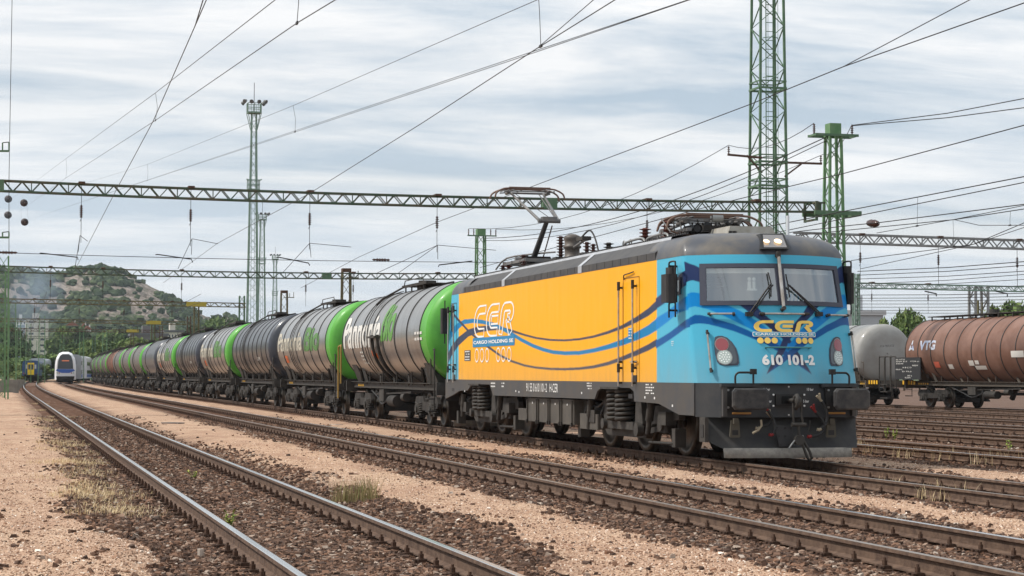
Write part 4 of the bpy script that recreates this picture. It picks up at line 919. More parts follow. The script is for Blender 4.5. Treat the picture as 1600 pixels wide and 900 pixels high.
# windscreen outline (u,z)
WS = [(.05, 2.60), (1.24, 2.60), (1.20, 3.245), (.05, 3.245)]
def in_ws(U, Z): a = np.abs(U); return (a > .06) & (Z > 2.61) & (Z < 3.235) & (a < 1.235-(Z-2.6)*.06)
def colored(name, V, Fa, C, parent):
    me = bpy.data.meshes.new(name); mk_mesh(me, V, Fa, True); me.materials.append(livery)
    at_ = me.color_attributes.new('livery', 'FLOAT_COLOR', 'POINT'); at_.data.foreach_set('color', np.concatenate([C, np.ones((len(C), 1))], 1).astype(np.float32).ravel())
    o = bpy.data.objects.new(name, me); COL.objects.link(o); o.parent = parent; return o
def body_shell():
    Vs, Fs, Cs_, off = [], [], [], 0
    def put(X, Y, Z, C, mask=None, flip=False):
        nonlocal off
        n, c = X.shape; i = (np.arange(n-1)[:, None]*c+np.arange(c-1)[None]); fa = np.stack([i, i+1, i+c+1, i+c], -1)
        if mask is not None: mf = mask[:-1, :-1] & mask[1:, :-1] & mask[:-1, 1:] & mask[1:, 1:]; fa = fa[~mf]
        fa = fa.reshape(-1, 4)
        if flip: fa = fa[:, ::-1]
        Vs.append(np.stack([X, Y, Z], -1).reshape(-1, 3)); Fs.append(fa+off); Cs_.append(C.reshape(-1, 3)); off += X.size
    rc = .14                                                # corner radius start
    ub = W_-.05
    for end in (0, 1):                                      # front and rear faces
        st = .0125 if end == 0 else .05
        us = np.arange(-ub, ub+1e-6, st); us = np.append(us, ub); zs = np.arange(Z0, Z1+1e-6, st); zs = np.append(zs, Z1)
        U, Z = np.meshgrid(us, zs); Y = YF+.27*(Z-1.3)+.30*U*U-YM
        C = paint(base_front, front_polys, U, Z, st, st)
        put(U, Y if end == 0 else -Y, Z, C, in_ws(U, Z), flip=(end == 1))
    for sgn in (-1, 1):                                      # sides, with the soft corner turned into the front
        for end in (0, 1):
            st = .0125 if (sgn == -1 and end == 0) else .05
            zs = np.arange(Z0, Z1+1e-6, st); zs = np.append(zs, Z1); ks = np.linspace(0, 1, 9)
            K, Z = np.meshgrid(ks, zs)
            Ya = YF+.27*(Z-1.3)+.30*ub*ub-YM; 
            # quadratic corner between (ub,Ya) and (W_,Ya+.16)
            X = ub*(1-K)**2+2*K*(1-K)*(W_-.003)+W_*K**2; Y = Ya*(1-K)**2+2*K*(1-K)*(Ya+.035)+(Ya+.16)*K**2
            C = paint(base_front, front_polys, X*-1, Z, st, st) if True else 0
            Cside = paint(base_side, side_polys, Y+YM, Z, st, st); C = C*(K < .45)[..., None]+Cside*(K >= .45)[..., None]
            put(sgn*X, Y if end == 0 else -Y, Z, C, None, flip=(sgn == -1) != (end == 1))
        sy = .025 if sgn == -1 else .08; sz_ = .014 if sgn == -1 else .05
        zs = np.arange(Z0, Z1+1e-6, sz_); zs = np.append(zs, Z1); t = np.linspace(0, 1, int(18.4/sy))
        T, Z = np.meshgrid(t, zs); ya = YF+.27*(Z-1.3)+.30*ub*ub+.16-YM; yb = -ya
        Y = ya+(yb-ya)*T; yp = Y+YM
        C = paint(base_side, side_polys, yp, Z, sy, sz_)
        put(np.full_like(Y, sgn*W_), Y, Z, C, None, flip=(sgn == 1))
    # inner floor so that one cannot see through
    return colored('body', np.concatenate(Vs), np.concatenate(Fs), np.concatenate(Cs_), loco)
body = body_shell()

dirt_roof = mat('roof grey paint', (.065, .07, .082), .45, 0, (.135, .12, .10), 2.2, coat=.12, lo=.42, hi=.7)
roof_dark = mat('dark roof panel', (.045, .044, .046), .55, 0, (.07, .066, .062), 3)
silver = mat('silver strip', (.50, .52, .55), .38, .3, (.40, .41, .42), 3)
chrome = mat('handrail steel', (.55, .53, .50), .35, .8, (.36, .31, .26), 5)
white_m = mat('white lettering', (.80, .80, .78), .5); logo_y = mat('logo yellow', (.90, .62, .14), .5); plate_blue = mat('logo blue', (.0, .20, .42), .4)
hcyan = mat('logo cyan', (.03, .33, .52), .4)
# roof : cross section swept between the cabs
rz = MB()
for sgn in (-1, 1):
    sec = [(W_+.004, 3.425), (W_+.004, 3.56), (1.17, 3.79)]
    ya, yb = 32.6-YM, YR-2.6-YM
    V = [(sgn*x, y, z) for y in (ya, yb) for x, z in sec]; rz.add(V, [(0, 1, 4, 3), (1, 2, 5, 4)], roof_dark)
    V = [(sgn*x, y, z) for y in (ya, yb) for x, z in ((1.17, 3.79), (1.15, 3.84), (1.02, 3.86))]; rz.add(V, [(0, 1, 4, 3), (1, 2, 5, 4)], silver)
rz.add([(x, y, z) for y in (32.6-YM, YR-2.6-YM) for x, z in ((-1.02, 3.86), (0, 3.90), (1.02, 3.86))], [(0, 1, 4, 3), (1, 2, 5, 4)], dirt_roof)
b = MB()
for px_, in ((910,), (790,)):
    y = at(px_, 410, X=CX-1.4).y-YM
    for sgn in (-1, 1):
        V = [(sgn*x, y+d, z) for d in (-.13, .13) for x, z in ((W_+.012, 3.425), (W_+.012, 3.565), (1.175, 3.80))]; b.add(V, [(0, 1, 4, 3), (1, 2, 5, 4)], silver)
rib_ = b; b = rz
for k in range(30):                                          # panel seams of the dark skirt
    y = 32.6-YM+k*.5
    for sgn in (-1, 1): b.box(sgn*(W_+.006)-.002, sgn*(W_+.006)+.002, y, y+.012, 3.44, 3.56, black)
for sgn in (-1,):
    y = 32.1-YM
    while y < YR-2.1-YM: b.box(-1.075, -1.02, y, y+.05, 3.862, 3.885, roof_dark); y += .11
roof = rz.build('roof', loco); rib_.build('roof_rib', roof)
def cab_roof(end):
    lv = [(3.425,0,0),(3.47,.004,.02),(3.54,.018,.06),(3.62,.05,.14),(3.69,.10,.24),(3.75,.18,.37),(3.80,.30,.53),(3.84,.50,.76),(3.865,.88,1.05),(3.88,1.1,1.3),(3.885,1.3,1.5)]
    rows = []
    for z, ix, iy in lv:
        w2 = W_+.004-ix; row = []
        y0 = yc(3.43)+iy
        def P(u): return y0+.30*(u*W_/w2)**2*(1-.35*min(1, ix/.9))
        us = np.linspace(-(w2-.05), w2-.05, 33)
        ycn = P(w2-.05)
        yrear = 33.05
        left = [(-w2, yrear), (-w2, (yrear+ycn)/2), (-w2, ycn+.2), (-w2+.003, ycn+.10), (-w2+.02, ycn+.03)]
        pts = left+[(u, P(u)) for u in us]+[(-a, b_) for a, b_ in reversed(left)]
        for a, b_ in pts: row.append((a, (b_-YM)*(1 if end == 0 else -1), z))
        rows.append(row)
    if end == 1: rows = [list(reversed(r_)) for r_ in rows]
    b = MB(); b.grid(rows, dirt_roof, True); b.build('cab_roof', loco)
cab_roof(0); cab_roof(1)

# sills (dark grey lower band) on each side
def yy(px_, py_=610): return at(px_, py_, X=CX-W_).y-YM
pts = [(-YF*0+30.62-YM, .76), (yy(1062), .76), (yy(1030), .93), (yy(992), .95), (yy(991), 1.13), (yy(985), 1.19), (yy(941), 1.19), (yy(934), 1.11), (yy(930), .96), (yy(771), .94), (yy(766), 1.19), (yy(738), 1.19), (yy(731), 1.03), (yy(719), 1.02), (yy(708), .90), (49.25-YM, .80), (49.25-YM, 1.296), (30.62-YM, 1.296)]
for sgn in (-1, 1):
    b = MB(); x0, x1 = (-W_-.012, -W_+.03) if sgn == -1 else (W_-.03, W_+.012)
    b.prism(pts, x0, x1, sill_m, 'x'); sill = b.build('sill', loco)
# headstock: front beam with pocket behind each buffer
hs = mat('headstock paint', (.035, .038, .043), .5, 0, (.055, .055, .055), 3)
for e in (1, -1):
    yb0 = 30.12-YM
    b = MB(); b.prism([(-W_+.01, yb0+.5), (-1.17, yb0), (1.17, yb0), (W_-.01, yb0+.5)], .74, 1.293, hs)
    b.box(-1.20, -.55, yb0-.10, yb0-.002, 1.24, 1.285, hs); b.box(.55, 1.20, yb0-.10, yb0-.002, 1.24, 1.285, hs)
    for s in (-1, 1): b.box(s*1.13-.035, s*1.13+.035, yb0-.08, yb0-.002, .76, 1.238, sill_m)
    if e == -1: b.v = [(-x, -y, z) for x, y, z in b.v]
    head = b.build('headstock', loco)
    for s in (-1, 1):
        b = MB(); x = s*.875
        b.box(x-.24, x+.24, yb0-.05, yb0-.003, .86, 1.22, black)
        b.cyl((x, yb0-.05, 1.045), (x, yb0-.30, 1.045), .14, black, n=20); b.cyl((x, yb0-.28, 1.045), (x, yb0-.52, 1.045), .105, under_lt, n=20)
        pr = [(-.31, -.12), (-.26, -.175), (.26, -.175), (.31, -.12), (.31, .12), (.26, .175), (-.26, .175), (-.31, .12)]
        b.add([(x+a, yb0-.52, 1.045+c) for a, c in pr]+[(x+a, yb0-.565, 1.045+c) for a, c in pr]+[(x+a*.9, yb0-.585, 1.045+c*.85) for a, c in pr],
              [tuple(range(8))]+[(i, (i+1) % 8, (i+1) % 8+8, i+8) for i in range(8)]+[(i+8, (i+1) % 8+8, (i+1) % 8+16, i+16) for i in range(8)]+[tuple(range(23, 15, -1))], mat('buffer face', (.028, .028, .03), .55, 0, (.075, .07, .065), 6, bump=.2))
        for dx in (-.2, .2):
            for dz in (-.14, .14): b.cyl((x+dx, yb0-.05, 1.045+dz), (x+dx, yb0-.08, 1.045+dz), .02, galv, n=6)
        if e == -1: b.v = [(-a, -c, d) for a, c, d in b.v]
        b.build('buffer', loco)
YH = 30.12-YM
# coupling
b = MB(); b.box(-.24, .24, YH-.05, YH-.003, .93, 1.12, black); b.box(-.14, .14, YH-.06, YH-.05, .965, 1.085, mat('shadow steel', (.008, .008, .008), .9))
b.cyl((-.02, YH-.05, 1.02), (-.02, YH-.32, 1.02), .035, under_lt, n=10)
b.lathe([(.0, -.06), (.075, -.05), (.10, 0), (.075, .05), (0, .06)], (.03, YH-.3, 1.0), (1, 0, 0), under_lt, 16)
b.tube([(.0, YH-.26, 1.06), (.0, YH-.36, 1.10), (.0, YH-.42, 1.02), (0, YH-.38, .93), (0, YH-.30, .90)], .038, under_lt, 8)
for s in (-1, 1): b.tube([(.02+s*.075, YH-.32, .98), (.02+s*.07, YH-.32, .80), (.04+s*.085, YH-.32, .64)], .017, under_lt, 8)
b.cyl((-.08, YH-.32, .63), (.17, YH-.32, .63), .035, under_lt, n=10); b.cyl((.04, YH-.32, .66), (.05, YH-.32, .40), .026, under_lt, n=8)
b.cyl((.05, YH-.36, .38), (.05, YH-.28, .38), .085, under_lt, n=14); b.tube([(-.14, YH-.34, .24), (-.05, YH-.34, .36), (.04, YH-.33, .42), (.12, YH-.33, .45)], .014, galv, 6)
b.tube([(.07, YH-.32, .40), (.12, YH-.32, .28), (.19, YH-.32, .10), (.24, YH-.32, .04), (.27, YH-.32, .08), (.24, YH-.32, .18), (.16, YH-.32, .32), (.11, YH-.32, .40)], .024, under_lt, 8)
b.build('coupling', loco)
b = MB()
for a in (-1, 1):
    for c in (0, 1): b.cyl((a*.27-.02, YH-.055, .93+c*.18), (a*.27-.02, YH-.075, .93+c*.18), .016, white_m, n=8)
b.cyl((.0, YH-.004, 1.24), (.0, YH-.02, 1.24), .013, white_m, n=8); b.cyl((0, YH-.004, .78), (0, YH-.02, .78), .013, white_m, n=8); b.build('bolt', head if False else loco)
red = mat('red hose cock', (.20, .018, .018), .5)
ropem = mat('rope', (.33, .28, .20), .9)
def hose(pts, r=.027, ends=True, parent=loco):
    b = MB(); b.tube(smooth(pts), r, rubber, 8)
    p = pts[-1]; b.tube([p, (p[0]-.03, p[1], p[2]-.02), (p[0]-.07, p[1], p[2]-.01)], .027, red if ends else ropem, 8)
    q = pts[0]; b.tube([(q[0]-.09, q[1], q[2]+.09), (q[0]-.03, q[1], q[2]+.03), q], .022, red if ends else ropem, 7); b.tube([(q[0]-.02, q[1], q[2]), (q[0]-.05, q[1]-.02, q[2]+.13)], .018, red if ends else ropem, 6)
    return b.build('brake_hose', parent)
def smooth(pts, k=4):
    P = [Vector(p) for p in pts]; o = []
    for i in range(len(P)-1):
        p0, p1, p2, p3 = P[max(i-1, 0)], P[i], P[i+1], P[min(i+2, len(P)-1)]
        for j in range(k):
            t = j/k; o.append(.5*((2*p1)+(p2-p0)*t+(2*p0-5*p1+4*p2-p3)*t*t+(3*p1-p0-3*p2+p3)*t**3))
    return o+[P[-1]]
def fh(px_, py_, Y=29.9): p = at(px_, py_, Y=Y); return (p.x-CX, p.y-YM, p.z)
hose([fh(1200,641), fh(1208,655), fh(1211,668), fh(1208,678)])
hose([fh(1275,644), fh(1286,658), fh(1287,672), fh(1278,680), fh(1268,681)])
hose([fh(1284,627), fh(1292,643), fh(1291,660), fh(1283,670)], .027, False)
hose([fh(1206,652,30.0), fh(1202,662,30), fh(1192,666,30), fh(1187,668,30)], .02, False)
b = MB(); b.tube([fh(1189,656), fh(1190,665), fh(1185,672), fh(1176,677)], .02, ropem, 6); b.build('rope_tie', loco)
b = MB(); b.tube([fh(1266,657), fh(1265,668), fh(1263,674)], .009, under_lt, 5); b.build('chain', loco)
# texts
def text_pts(s, size, bold=.0, sx=1.):
    cu = bpy.data.curves.new('txt', 'FONT'); cu.body = s; cu.size = size; cu.offset = bold*size; cu.align_x = 'LEFT'; cu.resolution_u = 4
    o = bpy.data.objects.new('txt', cu); COL.objects.link(o); bpy.context.view_layer.update()
    me = o.evaluated_get(bpy.context.evaluated_depsgraph_get()).to_mesh(); vs = [(v.co.x*sx, v.co.y) for v in me.vertices]; fs = [tuple(p.vertices) for p in me.polygons]
    o.evaluated_get(bpy.context.evaluated_depsgraph_get()).to_mesh_clear(); bpy.data.objects.remove(o); bpy.data.curves.remove(cu)
    return vs, fs
def slice_mesh(vs, fs, n):
    import bmesh
    bm = bmesh.new(); V = [bm.verts.new((x, y, 0)) for x, y in vs]
    for f in fs:
        try: bm.faces.new([V[i] for i in f])
        except ValueError: pass
    for k in range(1, n): bmesh.ops.bisect_plane(bm, geom=bm.verts[:]+bm.edges[:]+bm.faces[:], plane_co=(0, k/n, 0), plane_no=(0, 1, 0))
    bm.verts.index_update(); o = ([(v.co.x, v.co.y) for v in bm.verts], [tuple(v.index for v in f.verts) for f in bm.faces]); bm.free(); return o
def text_fit(s, w_, h_, bold=.02):                             # glyphs scaled into a w x h box with the origin at its lower left
    vs, fs = text_pts(s, 1, bold); x0 = min(v[0] for v in vs); x1 = max(v[0] for v in vs); y0 = min(v[1] for v in vs); y1 = max(v[1] for v in vs)
    return [((x-x0)/(x1-x0)*w_, (y-y0)/(y1-y0)*h_) for x, y in vs], fs
def put_text(s, w_, h_, fn, m, name, parent, bold=.02):
    vs, fs = text_fit(s, w_, h_, bold); b = MB(); b.add([fn(x, y) for x, y in vs], fs, m); return b.build(name, parent)
for s_, px_, py_, w_ in (('10 bar', 1193, 608.5, 11), ('10 bar', 1261, 608.5, 11), ('5 bar', 1202-5, 627, 9.5), ('5 bar', 1255, 627, 10)):
    p = at(px_, py_+2, Y=YH+YM-.01)-Vector((CX, YM, 0)); ww = w_/95*1.0
    put_text(s_, ww, .045, lambda x, y, p=p: (p.x+x, YH-.006, p.z+y), white_m, 'marking', loco)
# snow plough
for e in (1, -1):
    b = MB(); rows = []
    for z, y, x0, x1 in ((.74, .18, 1.40, 1.33), (.60, .12, 1.42, 1.30), (.45, .05, 1.40, 1.28), (.32, -.03, 1.30, 1.26), (.235, -.09, 1.12, 1.22)):
        rows.append([(-x0+(x0+x1)*k/12, YH+y+.13*abs(-1+k/6)**2, z) for k in range(13)])
    b.grid(rows, mat('plough paint', (.030, .030, .032), .6, 0, (.055, .053, .05), 3), True)
    b.grid([[(x, y+.03, z) for x, y, z in r_] for r_ in rows], black, True)
    if e == -1: b.v = [(-x, -y, z) for x, y, z in b.v]
    pl = b.build('snow_plough', loco)
    b = MB(); rows = [[(-1.12+2.24*k/12, YH-.10+.13*abs(-1+k/6)**2+d, z) for k in range(13)] for z, d in ((.245, -.004), (.085, -.05), (.085, -.03), (.245, .015))]
    b.grid(rows, mat('worn plough edge', (.26, .25, .23), .75, 0, (.40, .38, .34), 9, bump=.3), True)
    if e == -1: b.v = [(-x, -y, z) for x, y, z in b.v]
    b.build('plough_edge', pl)
b = MB(); b.prism([(-.30, .62), (.02, .60), (.02, .27), (-.22, .27)], YH-.14, YH-.12, mat('grey plate', (.045, .045, .047), .55), 'y')
for q in ((-.26, .58), (-.12, .57), (-.02, .57), (-.20, .30), (-.06, .30), (-.23, .44), (-.12, .44)): b.cyl((q[0], YH-.14, q[1]), (q[0], YH-.155, q[1]), .014, black, n=8)
b.build('coupler_plate', loco)
olive = mat('olive brown iron', (.09, .08, .06), .7)
for px_ in (1148, 1298):
    p = at(px_, 672, Y=YH+YM-.10)-Vector((CX, YM, 0)); b = MB(); x, z = p.x, p.z; y = YH-.12
    b.prism([(x-.07, z+.16), (x+.07, z+.16), (x+.09, z-.10), (x+.07, z-.12), (x-.07, z-.12), (x-.09, z-.10)], y, y+.03, olive, 'y'); b.box(x-.05, x+.05, y-.006, y-.001, z-.08, z+.0, black); b.box(x-.04, x+.04, y-.05, y-.001, z+.10, z+.19, olive); b.build('foot_step', loco)
b = MB(); b.tube([(-1.02, YH-.11, .81), (-.70, YH-.11, .81)], .02, mat('brass rod', (.36, .18, .05), .5), 6); b.build('rod', loco); b = MB(); b.tube([(.62, YH-.11, .81), (.95, YH-.11, .81)], .02, MATS['brass rod'], 6); b.build('rod', loco)
# shunter handles above the buffers
for s in (-1, 1):
    b = MB(); x0, x1 = (-.97, -.66) if s < 0 else (.72, 1.02)
    sgn = 1 if s < 0 else -1
    xa, xb = (x0, x1) if s < 0 else (x1, x0)
    y = YH-.12
    b.tube(smooth([(xa, y, 1.28), (xa, y, 1.41), (xa+sgn*.04, y, 1.46), (xa+sgn*.09, y, 1.47), (xb, y, 1.47)], 3), .018, black, 8); b.tube([(xb, y, 1.48), (xb, y, 1.28)], .018, black, 8)
    b.box(xb-.05, xb+.05, y-.03, y+.03, 1.44, 1.53, black); b.build('shunter_handle', loco)
b = MB()                                                   # steps hanging at the front right corner
for x in (1.2, 1.36): b.bar((x, YH+.5, .78), (x, YH+.5, .25), .035, .03, black)
b.box(1.15, 1.41, YH+.42, YH+.58, .22, .25, black); b.box(1.15, 1.41, YH+.42, YH+.58, .52, .54, black); b.build('step', loco)
b = MB(); y = yy(1095, 660)
b.box(-1.42, -1.36, y-.13, y+.13, .34, .74, under_lt); b.box(-1.43, -1.42, y-.07, y+.07, .42, .62, black); b.build('step', loco)

# windscreens
def surf_poly(pts, o, m, b, n=10):                           # fills a 4-corner patch in (u,z)
    (a, c, d, e) = pts; rows = []
    for j in range(3):
        t = j/2; l = (a[0]+(e[0]-a[0])*t, a[1]+(e[1]-a[1])*t); r_ = (c[0]+(d[0]-c[0])*t, c[1]+(d[1]-c[1])*t)
        rows.append([S(l[0]+(r_[0]-l[0])*k/n, l[1]+(r_[1]-l[1])*k/n, o) for k in range(n+1)])
    b.grid(rows, m, True)
glass = bpy.data.materials.new('windscreen glass'); glass.use_nodes = True; t = glass.node_tree; t.nodes.clear(); o_ = N(t, 'ShaderNodeOutputMaterial'); gl = N(t, 'ShaderNodeBsdfGlossy', ins={'Roughness': .04}); gl.inputs[0].default_value = (.9, .95, 1, 1)
tr_s = N(t, 'ShaderNodeBsdfTransparent'); tr_s.inputs[0].default_value = (.85, .92, .90, 1); lw = N(t, 'ShaderNodeFresnel', ins={'IOR': 1.75}); mxs = N(t, 'ShaderNodeMixShader'); t.links.new(M(t, 'ADD', lw.outputs[0], .20, clamp=True), mxs.inputs[0]); t.links.new(tr_s.outputs[0], mxs.inputs[1]); t.links.new(gl.outputs[0], mxs.inputs[2]); t.links.new(mxs.outputs[0], o_.inputs[0])
frame_m = mat('window rubber frame', (.055, .06, .085), .5)
for e in (0, 1):
    for s in (-1, 1):
        fl_ = lambda pts: [(s*a, b_) for a, b_ in pts]
        b = MB(); outer = [(.02, 2.575), (1.27, 2.575), (1.225, 3.275), (.02, 3.275)]; inner = [(.075, 2.65), (1.175, 2.65), (1.14, 3.205), (.075, 3.205)]
        for i in range(4):
            j = (i+1) % 4; surf_poly(fl_([outer[i], outer[j], inner[j], inner[i]]), .022, frame_m, b, 8)
            surf_poly(fl_([inner[i], inner[j], inner[j], inner[i]]), .0, frame_m, b, 2)
            rows = [[S(s*(inner[i][0]+(inner[j][0]-inner[i][0])*k/8), inner[i][1]+(inner[j][1]-inner[i][1])*k/8, o) for k in range(9)] for o in (.022, -.02)]; b.grid(rows, frame_m, False)
        if e: b.v = [(-x, -y, z) for x, y, z in b.v]
        fr = b.build('windscreen_frame', loco)
        b = MB(); surf_poly(fl_([(.06, 2.63), (1.20, 2.63), (1.16, 3.225), (.06, 3.225)]), .002, glass, b, 10)
        if e: b.v = [(-x, -y, z) for x, y, z in b.v]
        b.build('windscreen', fr)
# cab interior behind the glass
inner_m = mat('cab lining', (.60, .63, .61), .8); 
for e in (1, -1):
    b = MB(); yb_ = 31.9-YM
    b.box(-1.38, 1.38, yb_, yb_+.05, 1.9, 3.4, inner_m); b.box(-1.38, 1.38, 31.45-YM, yb_, 3.36, 3.4, mat('cab ceiling', (.62, .62, .6), .8)); b.box(-1.41, -1.38, 31.45-YM, yb_, 1.9, 3.4, inner_m); b.box(1.38, 1.41, 31.45-YM, yb_, 1.9, 3.4, inner_m)
    b.prism([(30.95-YM, 2.60), (31.35-YM, 2.66), (31.35-YM, 2.2), (31.0-YM, 2.2)], -1.2, 1.2, mat('console', (.42, .43, .42), .6), 'x')
    if e == -1: b.v = [(-x, -y, z) for x, y, z in b.v]
    b.build('cab_interior', loco)
    b = MB()
    b.bbox(-1.0, -.55, 31.55-YM, 31.72-YM, 2.2, 2.92, mat('seat fabric', (.05, .055, .06), .9), .05); b.bbox(-.95, -.6, 31.5-YM, 31.62-YM, 2.95, 3.10, MATS['seat fabric'], .04)
    if e == -1: b.v = [(-x, -y, z) for x, y, z in b.v]
    b.build('driver_seat', loco)
    b = MB(); pm = mat('white paper', (.75, .75, .72), .7)
    for s in (-1, 1): b.add([(s*.12, yc(3.2)+.10-YM, 3.20), (s*1.12, yc(3.2)+.48-YM, 3.20), (s*1.12, yc(3.12)+.48-YM, 3.12), (s*.12, yc(3.12)+.10-YM, 3.12)], [(0, 1, 2, 3)], pm)
    if e == -1: b.v = [(-x, -y, z) for x, y, z in b.v]
    b.build('sun_blind', loco)
b = MB(); y = yc(2.9)+.2-YM
for q in ((-.50, 2.86), (-.42, 2.86)): b.box(q[0], q[0]+.05, y, y+.03, q[1], q[1]+.12, pm); b.cyl((q[0]+.025, y, q[1]+.16), (q[0]+.025, y+.02, q[1]+.16), .03, pm, n=10)
b.box(-.52, -.34, y, y+.03, 2.83, 2.86, pm); b.build('clip_on_light', loco)
b = MB(); b.box(.12, .42, y-.02, y, 2.62, 2.80, pm); 
for k in range(4): b.add([(.14+k*.07, y-.022, 2.63), (.17+k*.07, y-.022, 2.63), (.20+k*.07, y-.022, 2.78), (.17+k*.07, y-.022, 2.78)], [(0, 1, 2, 3)], plate_blue)
b.build('dash_card', loco)
# centre bar, rails
def rod(u0, z0, u1, z1, o, r, name='handrail', n=6, clamps=True):
    pts = [S(u0+(u1-u0)*k/n, z0+(z1-z0)*k/n, o) for k in range(n+1)]; b = MB(); b.tube(pts, r, chrome, 8)
    if clamps:
        for t_ in (.06, .94): u, z = u0+(u1-u0)*t_, z0+(z1-z0)*t_; b.cyl(S(u, z, 0), S(u, z, o+.015), r*1.5, under_lt, n=8)
        for t_ in (0, .9): a, c = S(u0+(u1-u0)*t_, z0+(z1-z0)*t_, o), S(u0+(u1-u0)*(t_+.1), z0+(z1-z0)*(t_+.1), o); b.cyl(a, c, r*1.35, under_lt, n=8)
    return b.build(name, loco)
f_ = lambda p: front(*p)
a, c = f_((1213.5, 400)), f_((1222, 484)); b = MB(); b.tube([S(a[0], a[1], .08), S((a[0]+c[0])/2, (a[1]+c[1])/2, .08), S(c[0], c[1], .08)], .03, chrome, 10)
for q in (a, c): b.cyl(S(*q, 0), S(*q, .11), .035, under_lt, n=10)
b.cyl(S(*a, .08)+Vector((0, 0, -.06)), S(*a, .08)+Vector((0, 0, .05)), .04, under_lt, n=10); b.build('centre_bar', loco)
for p, q in (((1107, 491.5), (1149, 491.5)), ((1186, 491.5), (1261, 492)), ((1289, 493.5), (1321, 494)), ((1106, 517), (1112.5, 583)), ((1325.5, 519), (1335, 582))):
    a, c = f_(p), f_(q); rod(a[0], a[1], c[0], c[1], .055, .017)
a, c = f_((1194, 544)), f_((1265, 544.5)); b = MB(); n = 8; b.tube([S(a[0]+(c[0]-a[0])*k/n, a[1], .05) for k in range(n+1)], .014, mat('teal bar', (.06, .22, .24), .5), 6)
for t_ in (.03, .5, .97): b.cyl(S(a[0]+(c[0]-a[0])*t_, a[1], 0), S(a[0]+(c[0]-a[0])*t_, a[1], .05), .012, MATS['teal bar'], n=6)
b.build('lamp_bracket', loco)
# wipers
for (p, q, r0, r1) in (((1170, 492), (1203, 445), (1199, 427), (1203.5, 465)), ((1276, 492), (1228, 446), (1226, 430), (1232, 466))):
    P0, P1 = S(*f_(p), .05), S(*f_(q), .07); b = MB(); b.tube([P0, P1], .014, black, 6); b.tube([P0+Vector((.05, 0, .0)), P1+Vector((.035, 0, -.02))], .012, black, 6); b.box(P0.x-.05, P0.x+.07, P0.y-.02, P0.y+.05, P0.z-.035, P0.z+.035, black)
    b.tube([S(*f_(r0), .045), P1, S(*f_(r1), .045)], .013, black, 6); b.build('wiper', loco)
# head lamps
lens = mat('lamp glass dark', (.06, .075, .09), .12, 0, coat=.8); redl = mat('red lamp lens', (.28, .06, .07), .15, 0, coat=.8); whl = mat('white lamp lens', (.42, .50, .48), .3, 0, coat=.6); led = mat('led dots', (.85, .9, .88), .3)
def patch(poly, o, m, b, cen=None):
    cx_ = sum(p[0] for p in poly)/len(poly); cz_ = sum(p[1] for p in poly)/len(poly); q = []
    for i, p in enumerate(poly):
        p2 = poly[(i+1) % len(poly)]; k = max(1, int(math.hypot(p2[0]-p[0], p2[1]-p[1])/.06)); q += [(p[0]+(p2[0]-p[0])*j/k, p[1]+(p2[1]-p[1])*j/k) for j in range(k)]
    n = len(q); nr = 5 if len(q) > 30 or max(abs(x-cx_) for x, z in q) > .1 else 2
    vs = [S(cx_, cz_, o)]
    for r_ in range(1, nr+1): vs += [S(cx_+(x-cx_)*r_/nr, cz_+(z-cz_)*r_/nr, o) for x, z in q]
    fs = [(0, 1+i, 1+(i+1) % n) for i in range(n)]
    for r_ in range(nr-1): fs += [(1+r_*n+i, 1+(r_+1)*n+i, 1+(r_+1)*n+(i+1) % n, 1+r_*n+(i+1) % n) for i in range(n)]
    b.add(vs, fs, m, True)
HL = A_([(368,430),(400,418),(440,417),(490,435),(540,480),(580,540),(603,620),(611,690),(595,713),(480,717),(415,705),(390,680),(370,600),(361,500)])
for s in (1, -1):
    pl_ = [(s*x, z) for x, z in HL]; cx_ = sum(p[0] for p in pl_)/len(pl_); cz_ = sum(p[1] for p in pl_)/len(pl_)
    b = MB(); patch(pl_, .010, frame_m, b); hou = b.build('headlight_housing', loco)
    b = MB(); patch([(cx_+(x-cx_)*.86, cz_+(z-cz_)*.9) for x, z in pl_], .016, lens, b); b.build('lens_cover', hou)
    for (ap, aw, zz_, m_, nm) in (((440, 505), .105, 0, redl, 'red_lamp'), ((467, 633), .115, 0, whl, 'white_lamp')):
        u, z = A_([ap])[0]; u *= s; b = MB(); ci = [(u+aw*.88*math.cos(k*.3927), z+aw*math.sin(k*.3927)) for k in range(16)]
        patch([(u+(x-u)*1.12, z+(y-z)*1.12) for x, y in ci], .020, galv, b); patch(ci, .024, m_, b)
        if nm == 'white_lamp':
            for r_, k_ in ((0, 1), (.04, 6), (.078, 11)):
                for q in range(k_):
                    a = 6.283*q/k_; patch([(u+r_*math.cos(a)*.88+.011*math.cos(t_), z+r_*math.sin(a)+.012*math.sin(t_)) for t_ in (0, 1.26, 2.5, 3.77, 5.03)], .028, led, b)
        b.build(nm, hou)
